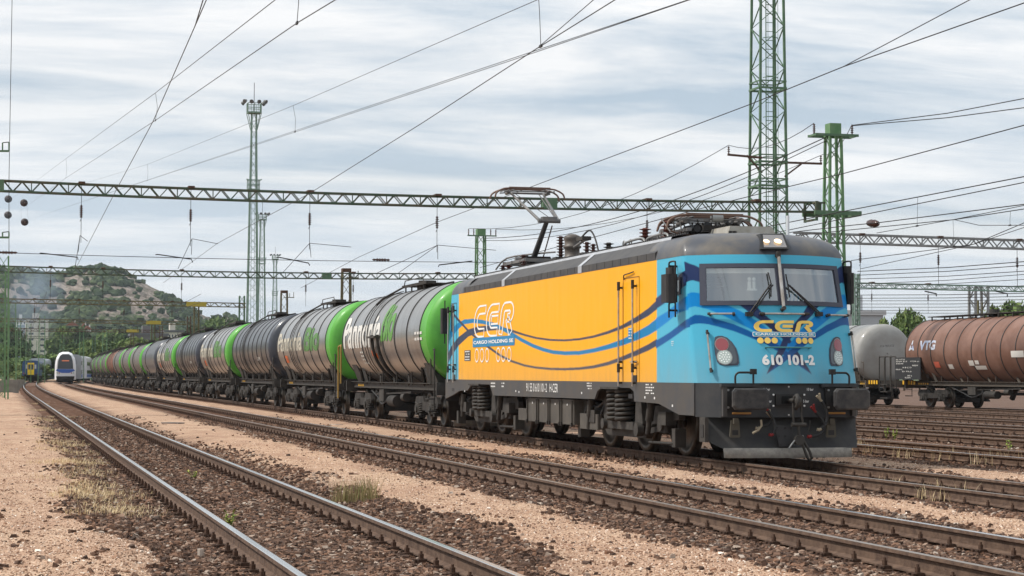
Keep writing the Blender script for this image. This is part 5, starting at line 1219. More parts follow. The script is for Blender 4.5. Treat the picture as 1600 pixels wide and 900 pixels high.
# roof lamp box
warm = mat('lit warm lamp', (.9, .75, .5), .3, emit=(1, .72, .42), estr=1.1)
def rfp(px_, py_, d=0.): p = at(px_, py_, Y=30.95+d); return Vector((p.x-CX, p.y-YM, p.z))
Lx = [rfp(1188,365,-.05), rfp(1225,365.5,-.05), rfp(1234,389,-.41), rfp(1190,389,-.41)]
back = [Vector((p.x, p.y+.5, p.z-.02)) for p in Lx]
b = MB(); b.add([*Lx, *back], [(3, 2, 1, 0), (0, 1, 5, 4), (1, 2, 6, 5), (2, 3, 7, 6), (3, 0, 4, 7)], mat('lamp box black', (.02, .02, .02), .5)); bx = b.build('roof_lamp_box', loco)
cen = sum(Lx, Vector())/4; nrm = (Lx[1]-Lx[0]).cross(Lx[3]-Lx[0]).normalized(); nrm = nrm if nrm.y < 0 else -nrm
b = MB(); b.add([cen+(p-cen)*.82+nrm*.006 for p in Lx], [(3, 2, 1, 0)], mat('lamp reflector', (.30, .28, .27), .2, .6, coat=.8)); b.build('reflector', bx)
for px_, r_ in ((1197, .055), (1215, .068)):
    c = rfp(px_, 379, -.26)+nrm*.03; b = MB(); b.lathe([(0, .012), (r_*.6, .010), (r_, .0)], c, nrm, warm, 16); b.build('lamp_bulb', bx)
# lettering on the front : logo strokes
def stroke_poly(path, w_, closed=False):
    P = [Vector((x, y)) for x, y in path]; L, Rr_ = [], []
    for i, p in enumerate(P):
        a = P[max(i-1, 0)]; c = P[min(i+1, len(P)-1)]; d = (c-a).normalized(); nn = Vector((-d.y, d.x)); L.append(p+nn*w_/2); Rr_.append(p-nn*w_/2)
    return L, Rr_
def arc(cx_, cy_, rx, ry, a0, a1, n=10): return [(cx_+rx*math.cos(R(a0+(a1-a0)*k/n)), cy_+ry*math.sin(R(a0+(a1-a0)*k/n))) for k in range(n+1)]
GL = {'C': [[(.92, .88)]+[(.55, .88)]+arc(.42, .5, .34, .38, 95, 265)+[(.55, .12), (.86, .12)]],
      'E': [[(.96, .88)]+[(.55, .88)]+arc(.42, .5, .34, .38, 95, 265)+[(.55, .12), (.90, .12)], [(.36, .50), (.92, .50)]],
      'R': [[(.12, .02), (.20, .55)]+arc(.40, .60, .20, .28, 175, 90, 6)+[(.60, .88)]+arc(.74, .70, .20, .18, 90, -80, 8)+[(.62, .52)], [(.62, .50), (.74, .30), (.92, .03)]]}
def glyph_fill(ch, w_): return [stroke_poly(p, w_) for p in GL[ch]]
def slant(x, y, k=.18): return x+k*y, y
def ribbon_on(fn, L, Rr_, m, b):
    n = len(L); b.add([fn(*p) for p in L]+[fn(*p) for p in Rr_], [(i, i+1, n+i+1, n+i) for i in range(n-1)], m)
ua, za = A_([(768, 378)])[0]; ub_, zb_ = B_([(568, 268)])[0]; Wl, Hl = (ub_-ua), (zb_-za); ul0 = -Wl/2-.01
b = MB()
for k, ch in enumerate('CER'):
    for L, Rr_ in glyph_fill(ch, .25):
        fn = lambda x, y: S(ul0+(k+slant(x, y, .10)[0]*.96)*Wl/3.02, za+y*Hl, .012)
        ribbon_on(fn, L, Rr_, logo_y, b)
b.build('logo_letters', loco)
u0, z0_ = A_([(755, 425)])[0]; u1, z1_ = B_([(606, 383)])[0]; hw = (u1-u0)/2
def rrect(w_, h_, r_, n=4): return [(x, y) for cx_, cy_, a in ((w_-r_, h_-r_, 0), (-w_+r_, h_-r_, 90), (-w_+r_, -h_+r_, 180), (w_-r_, -h_+r_, 270)) for x, y in arc(cx_, cy_, r_, r_, a, a+90, n)]
zm = (z0_+z1_)/2; hh = abs(z1_-z0_)/2
b = MB(); patch([(x, zm+y) for x, y in rrect(hw, hh, .025)], .010, white_m, b); patch([(x, zm+y) for x, y in rrect(hw-.010, hh-.010, .02)], .014, hcyan, b); lp = b.build('logo_plate', loco)
put_text('CARGO HOLDING SE', hw*2-.09, hh*1.05, lambda x, y: S(-hw+.045+x, zm-hh*.52+y, .019), white_m, 'lettering', lp, .03)
b = MB()
for s in (-1, 1):
    for k in range(3):
        ux = s*(.21+k*.115); zz = zm-hh-.065; b = MB(); patch([(ux+.052*math.cos(t_), zz+.05*math.sin(t_)) for t_ in np.arange(0, 6.28, .4)], .014, logo_y, b); b.build('logo_wheel', loco)
un, zn = A_([(845, 712)])[0]; um, zn2 = B_([(583, 608)])[0]
put_text('610 101-2', um-un, zn2-zn, lambda x, y: S(un+x, zn+y, .016), white_m, 'running_number', loco, .05)

# side lettering (reads from the rear to the front as seen from the left side)
XS = -W_-.006
def sd(px_, py_): y, z = side(px_, py_); return y-YM, z
def side_text(s, pl, pr, m, name, bold=.02, parent=loco):
    (y0, z0), (y1, z1) = sd(*pl), sd(*pr); return put_text(s, 1, 1, lambda x, y: (XS-.012, y0+(y1-y0)*x, z0+(z1-z0)*y), m, name, parent, bold)
side_text('91 55 0 610 101-2   H-CER', (823.5, 611.5), (873, 599.5), white_m, 'lettering', .0)
(ya, zb), (yb, zt) = sd(741, 524), sd(803, 477)
zb = sd(772, 524)[1]; zt = sd(772, 476)[1]
b = MB()
for k, ch in enumerate('CER'):
    strokes = glyph_fill(ch, .30)
    Ls = []
    fn = lambda x, y, o=0: (XS-o, ya+(yb-ya)*(k+slant(x, y, .16)[0]*.93)/3.1, zb+(zt-zb)*y)
    def outline(path, w_):
        L, Rr_ = stroke_poly(path, w_); loop = L+Rr_[::-1]+[L[0]]; Lo, Ri = stroke_poly([(p.x, p.y) for p in loop], .065)
        ribbon_on(lambda x, y: fn(x, y, .0), Lo, Ri, white_m, b)
    for p in GL[ch]: outline(p, .26)
b.build('logo_outline', loco)
(y0, z0), (y1, z1) = sd(739, 541.5), sd(804.5, 527.5)
zc0 = sd(772, 541)[1]; zc1 = sd(772, 526)[1]
b = MB(); b.add([(XS-.001, (y0+y1)/2+x, (zc0+zc1)/2+y) for x, y in rrect(abs(y1-y0)/2, (zc1-zc0)/2, .04)], [tuple(range(20))], plate_blue); lp = b.build('logo_plate', loco)
yA = y0-.12*(y0-y1)/3; put_text('CARGO HOLDING SE', 1, 1, lambda x, y: (XS-.006, y0-.1+(y1-y0+.2)*x, zc0+.07+(zc1-zc0-.14)*y), white_m, 'lettering', lp, .03)
b = MB(); zr = sd(772, 554.5)[1]; hr = abs(sd(772, 543)[1]-sd(772, 566)[1])/2
for px_ in (745.5, 753.5, 761.5, 779, 787, 796):
    c = sd(px_, 555)[0]; ci = [(c+.20*math.cos(t_), zr+hr*math.sin(t_)) for t_ in np.linspace(0, 6.2832, 25)]; co = [(c+.17*math.cos(t_), zr+(hr-.035)*math.sin(t_)) for t_ in np.linspace(0, 6.2832, 25)]
    b = MB(); ribbon_on(lambda x, y: (XS-.003, x, y), ci, co, white_m, b); b.build('logo_wheel', loco)
def label_plate(pl, pr, bg_, lines, name='data_plate'):
    (y0, z0), (y1, z1) = sd(*pl), sd(*pr); b = MB()
    if bg_: b.add([(XS, y0, z0), (XS, y1, z0), (XS, y1, z1), (XS, y0, z1)], [(3, 2, 1, 0)], bg_)
    for k in range(lines):
        zz = z0+(z1-z0)*(k+.3)/lines; ym = y0+(y1-y0)*.12; seg = 5
        for q in range(seg):
            if random.random() < .82: yq = ym+(y1-y0)*.76*q/seg; yr = yq+(y1-y0)*.11; b.add([(XS-.003, yq, zz), (XS-.003, yr, zz), (XS-.003, yr, zz+(z1-z0)*.42/lines), (XS-.003, yq, zz+(z1-z0)*.42/lines)], [(3, 2, 1, 0)], white_m)
    b.build(name, loco)
label_plate((726, 564), (735.5, 547), sill_m, 4)
XS = -W_-.013
label_plate((1008, 616.5), (1026, 599), None, 4, 'marking'); label_plate((767, 606), (776, 596.5), None, 2, 'marking'); label_plate((784, 606), (790, 596.5), None, 2, 'marking'); label_plate((917, 609), (927, 597), None, 3, 'marking'); XS = -W_-.006; label_plate((982, 531), (990, 512), plate_blue, 4); label_plate((1049, 541), (1054, 532), None, 3, 'marking')
b = MB()
for px_, py_ in ((807, 611), (812, 612.5), (910, 614), (1009, 621), (1024, 622), (1052, 634), (727, 611)): y, z = sd(px_, py_); b.box(XS-.012, XS-.006, y-.025, y+.025, z-.02, z+.02, white_m)
b.build('marking', loco)
# doors: front side door in the yellow, rear cab door
seam = mat('door seam', (.35, .16, .02), .7); seamb = mat('door seam blue', (.02, .12, .2), .7)
def door(px0, px1, zlo, zhi, sm_, rails, win=None):
    y0, y1 = yy(px0, 520), yy(px1, 520); b = MB(); x = XS
    for a, c in ((y0, y0), (y1, y1)): b.box(x-.001, x+.004, a-.008, a+.008, zlo, zhi, sm_)
    b.box(x-.001, x+.004, min(y0, y1), max(y0, y1), zhi, zhi+.015, sm_)
    d = b.build('door', loco)
    for px_ in rails:
        y = yy(px_, 520); b = MB(); b.tube([(x-.07, y, 1.22), (x-.07, y, 3.12)], .018, chrome, 8)
        for z in (1.28, 1.55, 1.66, 3.02): b.cyl((x, y, z), (x-.075, y, z), .02, under_lt, n=8)
        for z in (1.55, 3.05): b.cyl((x-.07, y, z-.08), (x-.07, y, z+.08), .03, under_lt, n=8)
        b.build('handrail', loco)
    ym = (y0+y1)/2
    b = MB(); b.tube([(x-.02, y1+.05, 1.66), (x-.05, y1+.25, 1.66), (x-.05, y1+.35, 1.66)], .014, chrome, 6); b.build('handle', d)
    b = MB(); b.box(x-.004, x+.002, y1+.12, y1+.42, 1.30, 1.42, black); b.box(x-.010, x-.004, ym-.12, ym+.12, 1.0, 1.08, black); b.build('kick_step', d)
    if win: 
        b = MB(); pts_ = rrect(.22, .36, .12); b.add([(x-.002, ym+.1+q[0]*.7, win+q[1]) for q in pts_], [tuple(range(len(pts_)))], lens); b.build('door_window', d)
door(974, 999, 1.3, 3.18, seam, (972.5, 994.5))
door(704.5, 713.5, 1.3, 3.2, seamb, (704.5, 713.0), 2.85)
b = MB(); y = yy(985, 428); b.tube(smooth([(XS-.01, y+.32, 3.16), (XS-.03, y+.28, 3.24), (XS-.03, y, 3.26), (XS-.02, y-.25, 3.28)], 3), .012, under_lt, 6); b.build('rain_gutter', loco)
# mirrors
def mirror(px_, sgn, ytop, ybot, ym0, ym1, Xo):
    p0 = at(px_, ytop, X=CX+sgn*Xo); y = p0.y-YM; z0, z1 = at(px_, ym1, X=CX+sgn*Xo).z, at(px_, ym0, X=CX+sgn*Xo).z; zt_, zb_ = p0.z, at(px_, ybot, X=CX+sgn*Xo).z
    xo = sgn*Xo; b = MB(); b.bbox(xo-.05 if sgn > 0 else xo-.15, xo+.07 if sgn > 0 else xo+.05, y-.20, y+.12, z0, z1, black, .03); b.bbox(xo-.06, xo+.06, y-.1, y+.15, z1, z1+.12, black, .03)
    m_ = b.build('mirror', loco); b = MB()
    for za_, zb2 in ((z1+.08, zt_), (zb_, z0)):
        b.tube(smooth([(xo, y+.12, za_), (xo, y+.12, zb2-.03), (xo, y+.06, zb2), (xo, y-.14, zb2), (xo, y-.2, zb2-.03 if zb2 > za_ else zb2), (xo, y-.2, za_)], 2), .016, black, 6)
        b.tube([(xo, y+.12, (za_+zb2)/2), (sgn*W_, y+.15, (za_+zb2)/2)], .02, black, 6)
    b.tube([(xo, y-.2, zb_), (xo, y-.2, zt_)], .014, black, 6); b.build('mirror_bracket', m_)
mirror(1049, -1, 409, 496, 429, 473, 1.60)
mirror(1322, 1, 409, 492, 427, 475, 1.50)
b = MB(); y0, z0 = sd(1054, 461); y1, z1 = sd(1064, 433); b.box(XS-.012, XS+.001, min(y0, y1), max(y0, y1), z0, z1, frame_m); b.box(XS-.016, XS-.010, min(y0, y1)+.05, max(y0, y1)-.05, z0+.05, z1-.05, mat('side window glass', (.12, .16, .14), .1, 0, coat=1)); b.build('side_window', loco)
b = MB(); y = yy(701, 500); b.bbox(-W_-.20, -W_-.04, y-.1, y+.1, 1.9+.55, 3.1, black, .03); b.tube([(-W_-.1, y, 2.2), (-W_-.1, y, 3.3)], .016, black, 6); b.build('mirror', loco)

# ------------------------------------------------------------------ running gear
def wheelset(y, r, parent, gauge=.7525, m=tread, dark=under, spoke=True):
    b = MB()
    for s in (-1, 1):
        x = s*(gauge-.02); ax = (s, 0, 0)
        b.lathe([(.0, .04), (.10, .045), (.13, .02), (r*.62, .0), (r*.78, .01), (r*.82, .045), (r*.995, .05), (r, -.0), (r+.005, -.055), (r+.03, -.07), (r+.03, -.085), (r*.8, -.09), (r*.6, -.06), (.12, -.08), (0, -.08)], (x, y, r), ax, m, 32)
        b.lathe([(.0, .055), (.085, .055), (.085, .046)], (x, y, r), ax, dark, 16)
    b.cyl((-gauge, y, r), (gauge, y, r), .085, dark, n=12)
    return b.build('wheelset', parent)
def loco_bogie(yc_, dirn):
    bg = empty('bogie', (0, yc_-YM, 0)); bg.parent = loco; WB = 2.22
    for k in (-1, 0, 1): wheelset(k*WB, .59, bg)
    for s in (-1, 1):
        x = s*1.10; b = MB()
        b.prism([(-WB-.75, .80), (-WB-.6, .92), (-1.35, .86), (-.95, .45), (.95, .45), (1.35, .86), (WB+.6, .92), (WB+.75, .80), (WB+.75, .66), (WB+.3, .62), (1.55, .55), (1.15, .28), (-1.15, .28), (-1.55, .55), (-WB-.3, .62), (-WB-.75, .66)], x-.06, x+.06, under_lt, 'x')
        for k in (-1, 0, 1):
            b.bbox(x-.12, x+.12, k*WB-.20, k*WB+.20, .42, .74, under, .04); b.cyl((x, k*WB, .59), (x+s*.16, k*WB, .59), .15, under_lt, n=16)
            b.bar((x+s*.05, k*WB, .50), (x+s*.05, k*WB+.8*(1 if k <= 0 else -1), .42), .08, .10, under)
        b.box(x-.12, x+.20, -.85, .85, .42, .56, under_lt) if s > 0 else b.box(x-.20, x+.12, -.85, .85, .42, .56, under_lt)
        b.prism([(-1.15, 1.0), (-.85, .95), (-.80, .45), (-.95, .35), (-1.25, .55)], x+s*.10-.05, x+s*.10+.05, under_lt, 'x')
        b.prism([(1.05, 1.0), (.85, .95), (.80, .55), (1.0, .50), (1.2, .75)], x+s*.10-.05, x+s*.10+.05, under_lt, 'x')
        b.cyl((x+s*.12, -1.12, .44), (x+s*.24, -1.12, .44), .13, under_lt, n=14); b.cyl((x+s*.14, .80, .50), (x+s*.28, .80, .50), .10, under_lt, n=14)
        b.build('side_frame', bg)
        for dy in (-.26, .26):
            b = MB(); coil((x+s*.16, dy), .17, .57, 1.16, 7, .034, b, under_lt); b.cyl((x+s*.16, dy, .56), (x+s*.16, dy, 1.17), .10, under, n=12); b.build('spring', bg)
        b = MB(); b.box(x+s*.16-.24, x+s*.16+.24, -.55, .55, 1.16, 1.20, under_lt); b.build('spring_plate', bg)
        for dy in (-1.9, 1.75): 
            b = MB(); b.cyl((x+s*.20, dy, .95), (x+s*.20, dy+.12, .62), .075, under_lt, n=10); b.cyl((x+s*.20, dy+.12, .64), (x+s*.20, dy+.2, .38), .05, under_lt, n=10); b.build('damper', bg)
        b = MB()
        for dy in (-WB-.72, WB+.55): b.box(x+s*.02-.10, x+s*.02+.10, dy, dy+.18, .18, .50, under_lt); b.build('sand_box', bg); b = MB()
        b.box(x+s*.1-.10, x+s*.1+.10, -WB-.45, -WB-.05, .55, .78, under_lt); b.build('brake_box', bg); b = MB(); b.box(x+s*.12-.1, x+s*.12+.1, 1.5, 1.9, .50, .74, under_lt); b.build('brake_box', bg); b = MB()
        b.tube(smooth([(x+s*.1, 1.0, .98), (x+s*.15, 1.5, .80), (x+s*.1, 2.2, .85), (x+s*.05, 2.7, .70)], 3), .03, rubber, 6); b.tube([(x+s*.1, -1.5, .22), (x+s*.1, -2.8, .24)], .03, under, 6)
        b.build('brake_gear', bg)
    b = MB(); b.box(-.7, .7, -2.6, 2.6, .35, .80, under); b.build('motor_block', bg)
YB_A = at(971, 630, X=CX-1.25).y; YB_B = at(755, 630, X=CX-1.25).y
loco_bogie(YB_A, 1); loco_bogie(YB_B, -1)
b = MB(); b.box(-1.2, 1.2, 31-YM, 49-YM, .93, 1.29, under); b.build('underfloor', loco)
# equipment boxes between the bogies
boxm = mat('equipment box grey', (.065, .06, .053), .65, 0, (.095, .085, .072), 3)
y0, y1 = yy(890, 640), yy(818, 640); n = 4
for k in range(n):
    b = MB(); a = y0+(y1-y0)*k/n; c = y0+(y1-y0)*(k+1)/n
    b.bbox(-1.36, -.7, a+.015, c-.015, .42, .925, boxm, .02)
    for q in (a+.06, c-.08): b.box(-1.39, -1.361, q, q+.03, .40, .90, boxm); b.box(-1.40, -1.362, q-.01, q+.04, .38, .46, under)
    b.box(-1.366, -1.361, (a+c)/2-.02, (a+c)/2+.02, .80, .84, white_m); b.build('battery_box', loco)
for (pa, pb, zl, zh, mm) in ((800, 814, .42, .68, boxm), (895, 922, .36, .66, boxm), (812, 818, .55, .9, under)):
    b = MB(); b.bbox(-1.30, -.7, min(yy(pa, 640), yy(pb, 640)), max(yy(pa, 640), yy(pb, 640)), zl, zh, mm, .02); b.build('equipment_box', loco)
b = MB(); b.box(-.6, 1.3, y0-.4, y1+.3, .40, .92, under); b.cyl((-.9, yy(905), .55), (-.9, yy(930), .55), .18, under, n=16)
for px_ in (845, 862, 905, 930): b.tube(smooth([(-1.2, yy(px_), .93), (-1.28, yy(px_)+.1, .7), (-1.2, yy(px_)+.3, .6)], 3), .025, rubber, 6)
b.build('air_tank', loco)

# ------------------------------------------------------------------ roof gear and pantographs
pg = mat('pantograph grey steel', (.14, .145, .15), .45, .4, (.20, .185, .17), 8); strip = mat('carbon strip', (.16, .10, .075), .55, .2)
def roofins(b, x, y, z0, h, r, n, m=insul): 
    ins = [(r*.45, 0)]
    for k in range(n): hh_ = h*(k+.3)/n; ins += [(r*.45, hh_), (r, hh_+h*.25/n), (r*.95, hh_+h*.38/n), (r*.45, hh_+h*.5/n)]
    b.lathe(ins+[(r*.4, h), (0, h)], (x, y, z0), (0, 0, 1), m, 16)
def panto_head(parent, c, hw_=.90):
    b = MB()
    for dy in (-.22, .22):
        pts = [(-hw_-.02, dy*1.15, -.24), (-hw_+.02, dy*1.1, -.12), (-hw_*.80, dy, -.03), (-hw_*.6, dy, .0), (0, dy, .015), (hw_*.6, dy, .0), (hw_*.80, dy, -.03), (hw_-.02, dy*1.1, -.12), (hw_+.02, dy*1.15, -.24)]
        b.tube(smooth([c+Vector(p) for p in pts], 3), .022, strip, 6); b.box(c.x-hw_*.6, c.x+hw_*.6, c.y+dy-.035, c.y+dy+.035, c.z-.005, c.z+.035, strip)
        pts = [(-hw_*.75, dy, -.09), (-hw_*.5, dy*.9, -.07), (hw_*.5, dy*.9, -.07), (hw_*.75, dy, -.09)]; b.tube([c+Vector(p) for p in pts], .016, pg, 6)
    for s in (-1, 1):
        for k in (0, .12, .24): b.tube([c+Vector((s*(hw_*.45+k), -.22, -.03-k*.1)), c+Vector((s*(hw_*.45+k), .22, -.03-k*.1))], .014, pg, 6)
        b.cyl(c+Vector((s*hw_*.58, -.12, -.10)), c+Vector((s*hw_*.58, .12, -.10)), .045, pg, n=10)
    b.build('collector_head', parent)
# raised pantograph
pr_ = empty('pantograph', (0, 0, 0)); pr_.parent = loco
Yp = at(833, 395, X=CX).y-YM; knee = at(856, 345, X=CX)-Vector((CX, YM, 0)); hd = at(824, 296, X=CX)-Vector((CX, YM, 0)); kz = knee
b = MB(); b.cyl((-.02, Yp, 4.15), (-.02, kz.y, kz.z), .075, mat('dark arm', (.05, .052, .055), .5), .055, n=12); b.cyl((.12, Yp-.35, 4.12), (.10, kz.y-.02, kz.z-.12), .016, iron, n=8); b.build('lower_arm', pr_)
b = MB(); b.cyl((-.24, kz.y, kz.z), (.30, kz.y, kz.z), .055, pg, n=12); b.box(-.15, .2, kz.y-.1, kz.y+.1, kz.z-.02, kz.z+.09, pg)
b.cyl((-.20, kz.y, kz.z), (-.42, hd.y, hd.z-.10), .04, pg, .028, n=10); b.cyl((.26, kz.y, kz.z), (.40, hd.y, hd.z-.10), .04, pg, .028, n=10); b.cyl((.20, kz.y, kz.z+.03), (.30, hd.y, hd.z-.12), .014, pg, n=6); b.cyl((-.42, hd.y, hd.z-.1), (.40, hd.y, hd.z-.1), .024, pg, n=8); b.cyl((0, kz.y, kz.z+.1), (-.3, hd.y, hd.z-.12), .008, wire_m, n=5); b.build('upper_arm', pr_)
panto_head(pr_, Vector((0, hd.y, hd.z)), .86)
b = MB()
for x in (-.5, .5): b.bar((x, Yp-1.3, 4.13), (x, Yp+.9, 4.13), .07, .07, pg)
for y in (Yp-1.2, Yp, Yp+.8): b.bar((-.55, y, 4.13), (.55, y, 4.13), .07, .08, pg)
b.cyl((-.45, Yp, 4.2), (.45, Yp, 4.2), .07, pg, n=12); b.tube(smooth([(-.5, Yp+1.7, 4.05), (-.45, Yp+.8, 4.28), (0, Yp-.2, 4.34), (.1, Yp-1.6, 4.30)], 3), .022, pg, 6); b.box(-.3, .3, Yp-.5, Yp+.3, 4.16, 4.26, under); b.build('base_frame', pr_)
for x, y in ((-.55, Yp-1.2), (.55, Yp-1.2), (-.55, Yp+.8), (.55, Yp+.8)): b = MB(); roofins(b, x, y, 3.87, .24, .10, 4); b.build('insulator', pr_)
# folded pantograph
pf = empty('pantograph', (0, 0, 0)); pf.parent = loco; hf = at(1110, 338, X=CX)-Vector((CX, YM, 0)); yf = hf.y; zf_ = hf.z
panto_head(pf, Vector((0, yf, zf_)), .90); panto_head(pf, Vector((0, yf+.34, zf_-.015)), .80)
b = MB(); da = mat('dark arm', ())if False else MATS['dark arm']
b.cyl((-.02, yf+.1, zf_-.16), (-.02, yf+2.1, zf_-.20), .07, da, n=12); b.cyl((-.42, yf, zf_-.10), (-.2, yf+2.1, zf_-.14), .035, pg, n=8); b.cyl((.42, yf, zf_-.10), (.25, yf+2.1, zf_-.14), .035, pg, n=8); b.cyl((-.25, yf+2.1, zf_-.15), (.3, yf+2.1, zf_-.15), .055, pg, n=10); b.build('folded_arm', pf)
b = MB()
for x, r_ in ((-.36, .085), (.42, .075)): b.cyl((x, yf-.32, zf_-.25), (x, yf+.3, zf_-.25), r_, mat('air horn', (.05, .055, .06), .35, .6), n=18, cap=False); b.cyl((x, yf-.30, zf_-.25), (x, yf-.29, zf_-.25), r_*.8, black, n=18); b.cyl((x, yf+.3, zf_-.25), (x, yf+.5, zf_-.25), r_*.6, under, n=12)
b.box(-.5, .62, yf-.05, yf+.5, zf_-.34, zf_-.26, under); b.box(-.2, .3, yf-.18, yf+.1, zf_-.28, zf_-.18, under); b.cyl((-.05, yf-.2, zf_-.05), (.15, yf-.2, zf_-.05), .08, galv, n=14)
for q in range(14): x = -.8+q*.12; b.tube([(x, yf-.2+random.uniform(0, .3), zf_-.30), (x+random.uniform(-.1, .1), yf+random.uniform(0, .4), zf_-.05)], .014, under if q % 2 else pg, 5)
b.tube(smooth([(-.85, yf, zf_-.25), (-.6, yf-.1, zf_-.34), (0, yf-.1, zf_-.36), (.5, yf-.05, zf_-.30)], 3), .016, iron, 6)
for s in (-.62, -.42): b.tube([(s+.06*math.cos(t_), yf-.1, zf_-.36+.07*math.sin(t_)) for t_ in np.linspace(0, 6.28, 12)], .008, iron, 5)
b.build('mechanism', pf)
b = MB()
for x in (-.5, .5): b.bar((x, yf-.3, 4.05), (x, yf+2.3, 4.05), .06, .06, pg)
for y in (yf-.1, yf+1, yf+2.1): b.bar((-.55, y, 4.05), (.55, y, 4.05), .06, .06, pg)
for x in (-.35, -.15, .1, .3, .45): b.bar((x, yf, 3.85), (x, yf, 4.2), .03, .03, under)
b.build('base_frame', pf)
for x, y in ((-.72, yf+.35), (.6, yf+.35), (-.55, yf+2.1), (.55, yf+2.1)): b = MB(); roofins(b, x, y, 3.84, .40, .12, 6, mat('red brown porcelain', (.10, .028, .018), .35)); b.build('insulator', pf)
# insulators and breaker on the roof
for px_, py0, py1, r_, n_, nm, m_ in ((876, 369, 402, .10, 8, 'insulator', insul), (917, 378, 395, .09, 4, 'insulator', insul), (927, 381, 395, .08, 4, 'insulator', insul), (951, 379, 391, .11, 3, 'insulator', under), (795, 409, 422, .10, 3, 'insulator', MATS['red brown porcelain']), (818, 398, 417, .12, 5, 'insulator', insul)):
    p0 = at(px_, py1, X=CX-.45)-Vector((CX, YM, 0)); p1 = at(px_, py0, X=CX-.45)-Vector((CX, YM, 0)); b = MB(); b.box(-.6, -.3, p0.y-.16, p0.y+.16, 3.87, max(3.9, p0.z), under_lt); roofins(b, -.45, p0.y, max(3.88, p0.z-.05), p1.z-p0.z+.05, r_, n_, m_); b.build(nm, roof)
p0 = at(894, 402, X=CX-.3)-Vector((CX, YM, 0)); p1 = at(894, 373, X=CX-.3)-Vector((CX, YM, 0))
b = MB(); b.lathe([(.17, 0), (.17, .10), (.20, .12), (.20, .16), (.165, .18), (.165, .34), (.2, .36), (.2, .40), (.165, .42), (.17, .52), (.19, .56), (.17, .62), (.08, .66), (0, .67)], (-.3, p0.y, 3.86), (0, 0, 1), mat('breaker grey', (.07, .065, .06), .5, 0, (.12, .10, .085), 5), 20); b.cyl((-.3, p0.y, 4.2), (-.4, p0.y-1.4, 4.32), .03, pg, n=8); b.tube(smooth([(-.45, p0.y-1.2, 4.36), (-.45, p0.y-1.8, 4.48), (-.45, p0.y-2.2, 4.3), (-.45, p0.y-2.5, 3.95)], 4), .02, wire_m, 6); b.box(-.5, -.3, p0.y-1.45, p0.y-1.0, 4.30, 4.38, under_lt); b.build('circuit_breaker', roof)
b = MB()
for a_, c_ in (((975, 392), (1008, 381)), ((1010, 383), (1045, 368))):
    p, q = at(*a_, X=CX-.8)-Vector((CX, YM, 0)), at(*c_, X=CX-.8)-Vector((CX, YM, 0)); b.tube(smooth([(-.8, p.y, 3.9), (-.8, p.y-.15, 3.98), (-.8, q.y+.2, 4.0), (-.8, q.y, 3.9)], 3), .025, galv, 6)
for px_ in (975, 1030, 985): p = at(px_, 385, X=CX-.8)-Vector((CX, YM, 0)); b.tube([(-.8, p.y+.07*math.cos(t_), 3.95+.07*math.sin(t_)) for t_ in np.linspace(0, 6.28, 12)], .014, galv, 6)
b.build('lifting_eye', roof)
# air conditioner and antenna on the cab roof
acm = mat('aged air conditioner cover', (.36, .35, .32), .7, 0, (.26, .24, .20), 4)
Pa = at(1137, 363, Y=32.6); Pb = at(1212, 364, Y=32.6); x0, x1 = Pa.x-CX, Pb.x-CX; y = 32.6-YM; zA = at(1175, 353.5, Y=32.65).z
b = MB(); b.add([(x0, y, 3.86), (x1+.04, y, 3.86), (x1-.05, y+.06, zA), (x0+.07, y+.06, zA), (x0, y+1.2, 3.86), (x1+.04, y+1.2, 3.86), (x1-.05, y+1.1, zA), (x0+.07, y+1.1, zA)], [(0,1,2,3),(7,6,5,4),(3,2,6,7),(0,3,7,4),(1,5,6,2)], acm); ac = b.build('air_conditioner', loco)
b = MB(); 
for k in range(6): b.box(x0+.02, x0+.085, y-.006, y+.03, 3.875+k*.017, 3.882+k*.017, black); b.box(x0+.10, x0+.17, y-.006, y+.03, 3.875+k*.017, 3.882+k*.017, black)
b.build('vent_grille', ac)
p = at(1231, 362, Y=32.4); b = MB(); b.cyl((p.x-CX, 32.4-YM, 3.85), (p.x-CX, 32.4-YM, at(1231, 337, Y=32.4).z), .028, mat('antenna white', (.72, .74, .76), .5), n=10); b.build('antenna', loco)
# ------------------------------------------------------------------ tank wagons
tk_silver = mat('tank aluminium cladding', (.43, .43, .42), .28, .82, (.30, .28, .26), 1.6, stretch=(.3, 2.5, .6), lo=.3, hi=.75)
tk_dark = mat('tank dark cladding', (.115, .12, .13), .30, .72, (.075, .075, .08), 1.6, stretch=(.3, 2.5, .6))
tk_dirty = mat('tank grimy cladding', (.30, .285, .265), .45, .5, (.18, .17, .155), 1.4, stretch=(.3, 2.5, .6))
tk_green = mat('tank green paint', (.095, .38, .045), .5, 0, (.075, .30, .04), 1.5, coat=.08)
tk_navy = mat('tank dark blue end', (.035, .042, .058), .4, 0, (.05, .055, .065), 2, coat=.3)
tk_rust = mat('tank rust brown', (.20, .085, .055), .6, 0, (.28, .14, .10), 1.2, stretch=(.6, 1.5, 1.5))
tk_brown = mat('weathered brown tank paint', (.15, .072, .048), .55, .05, (.23, .125, .09), .9, stretch=(.4, 1.2, 1.2), coat=.15)
tk_grey = mat('light grey tank paint', (.36, .36, .345), .5, 0, (.28, .27, .25), 1.0, coat=.2)
hoop_m = mat('dark hoop', (.055, .053, .052), .5, .2)
gtext = mat('green lettering', (.10, .27, .05), .5); otext = mat('orange marking', (.75, .16, .04), .5); ytext = mat('warning yellow', (.75, .42, .03), .5)
wlet = mat('white tank lettering', (.62, .61, .57), .5)
TR_, TZ = 1.46, 2.53
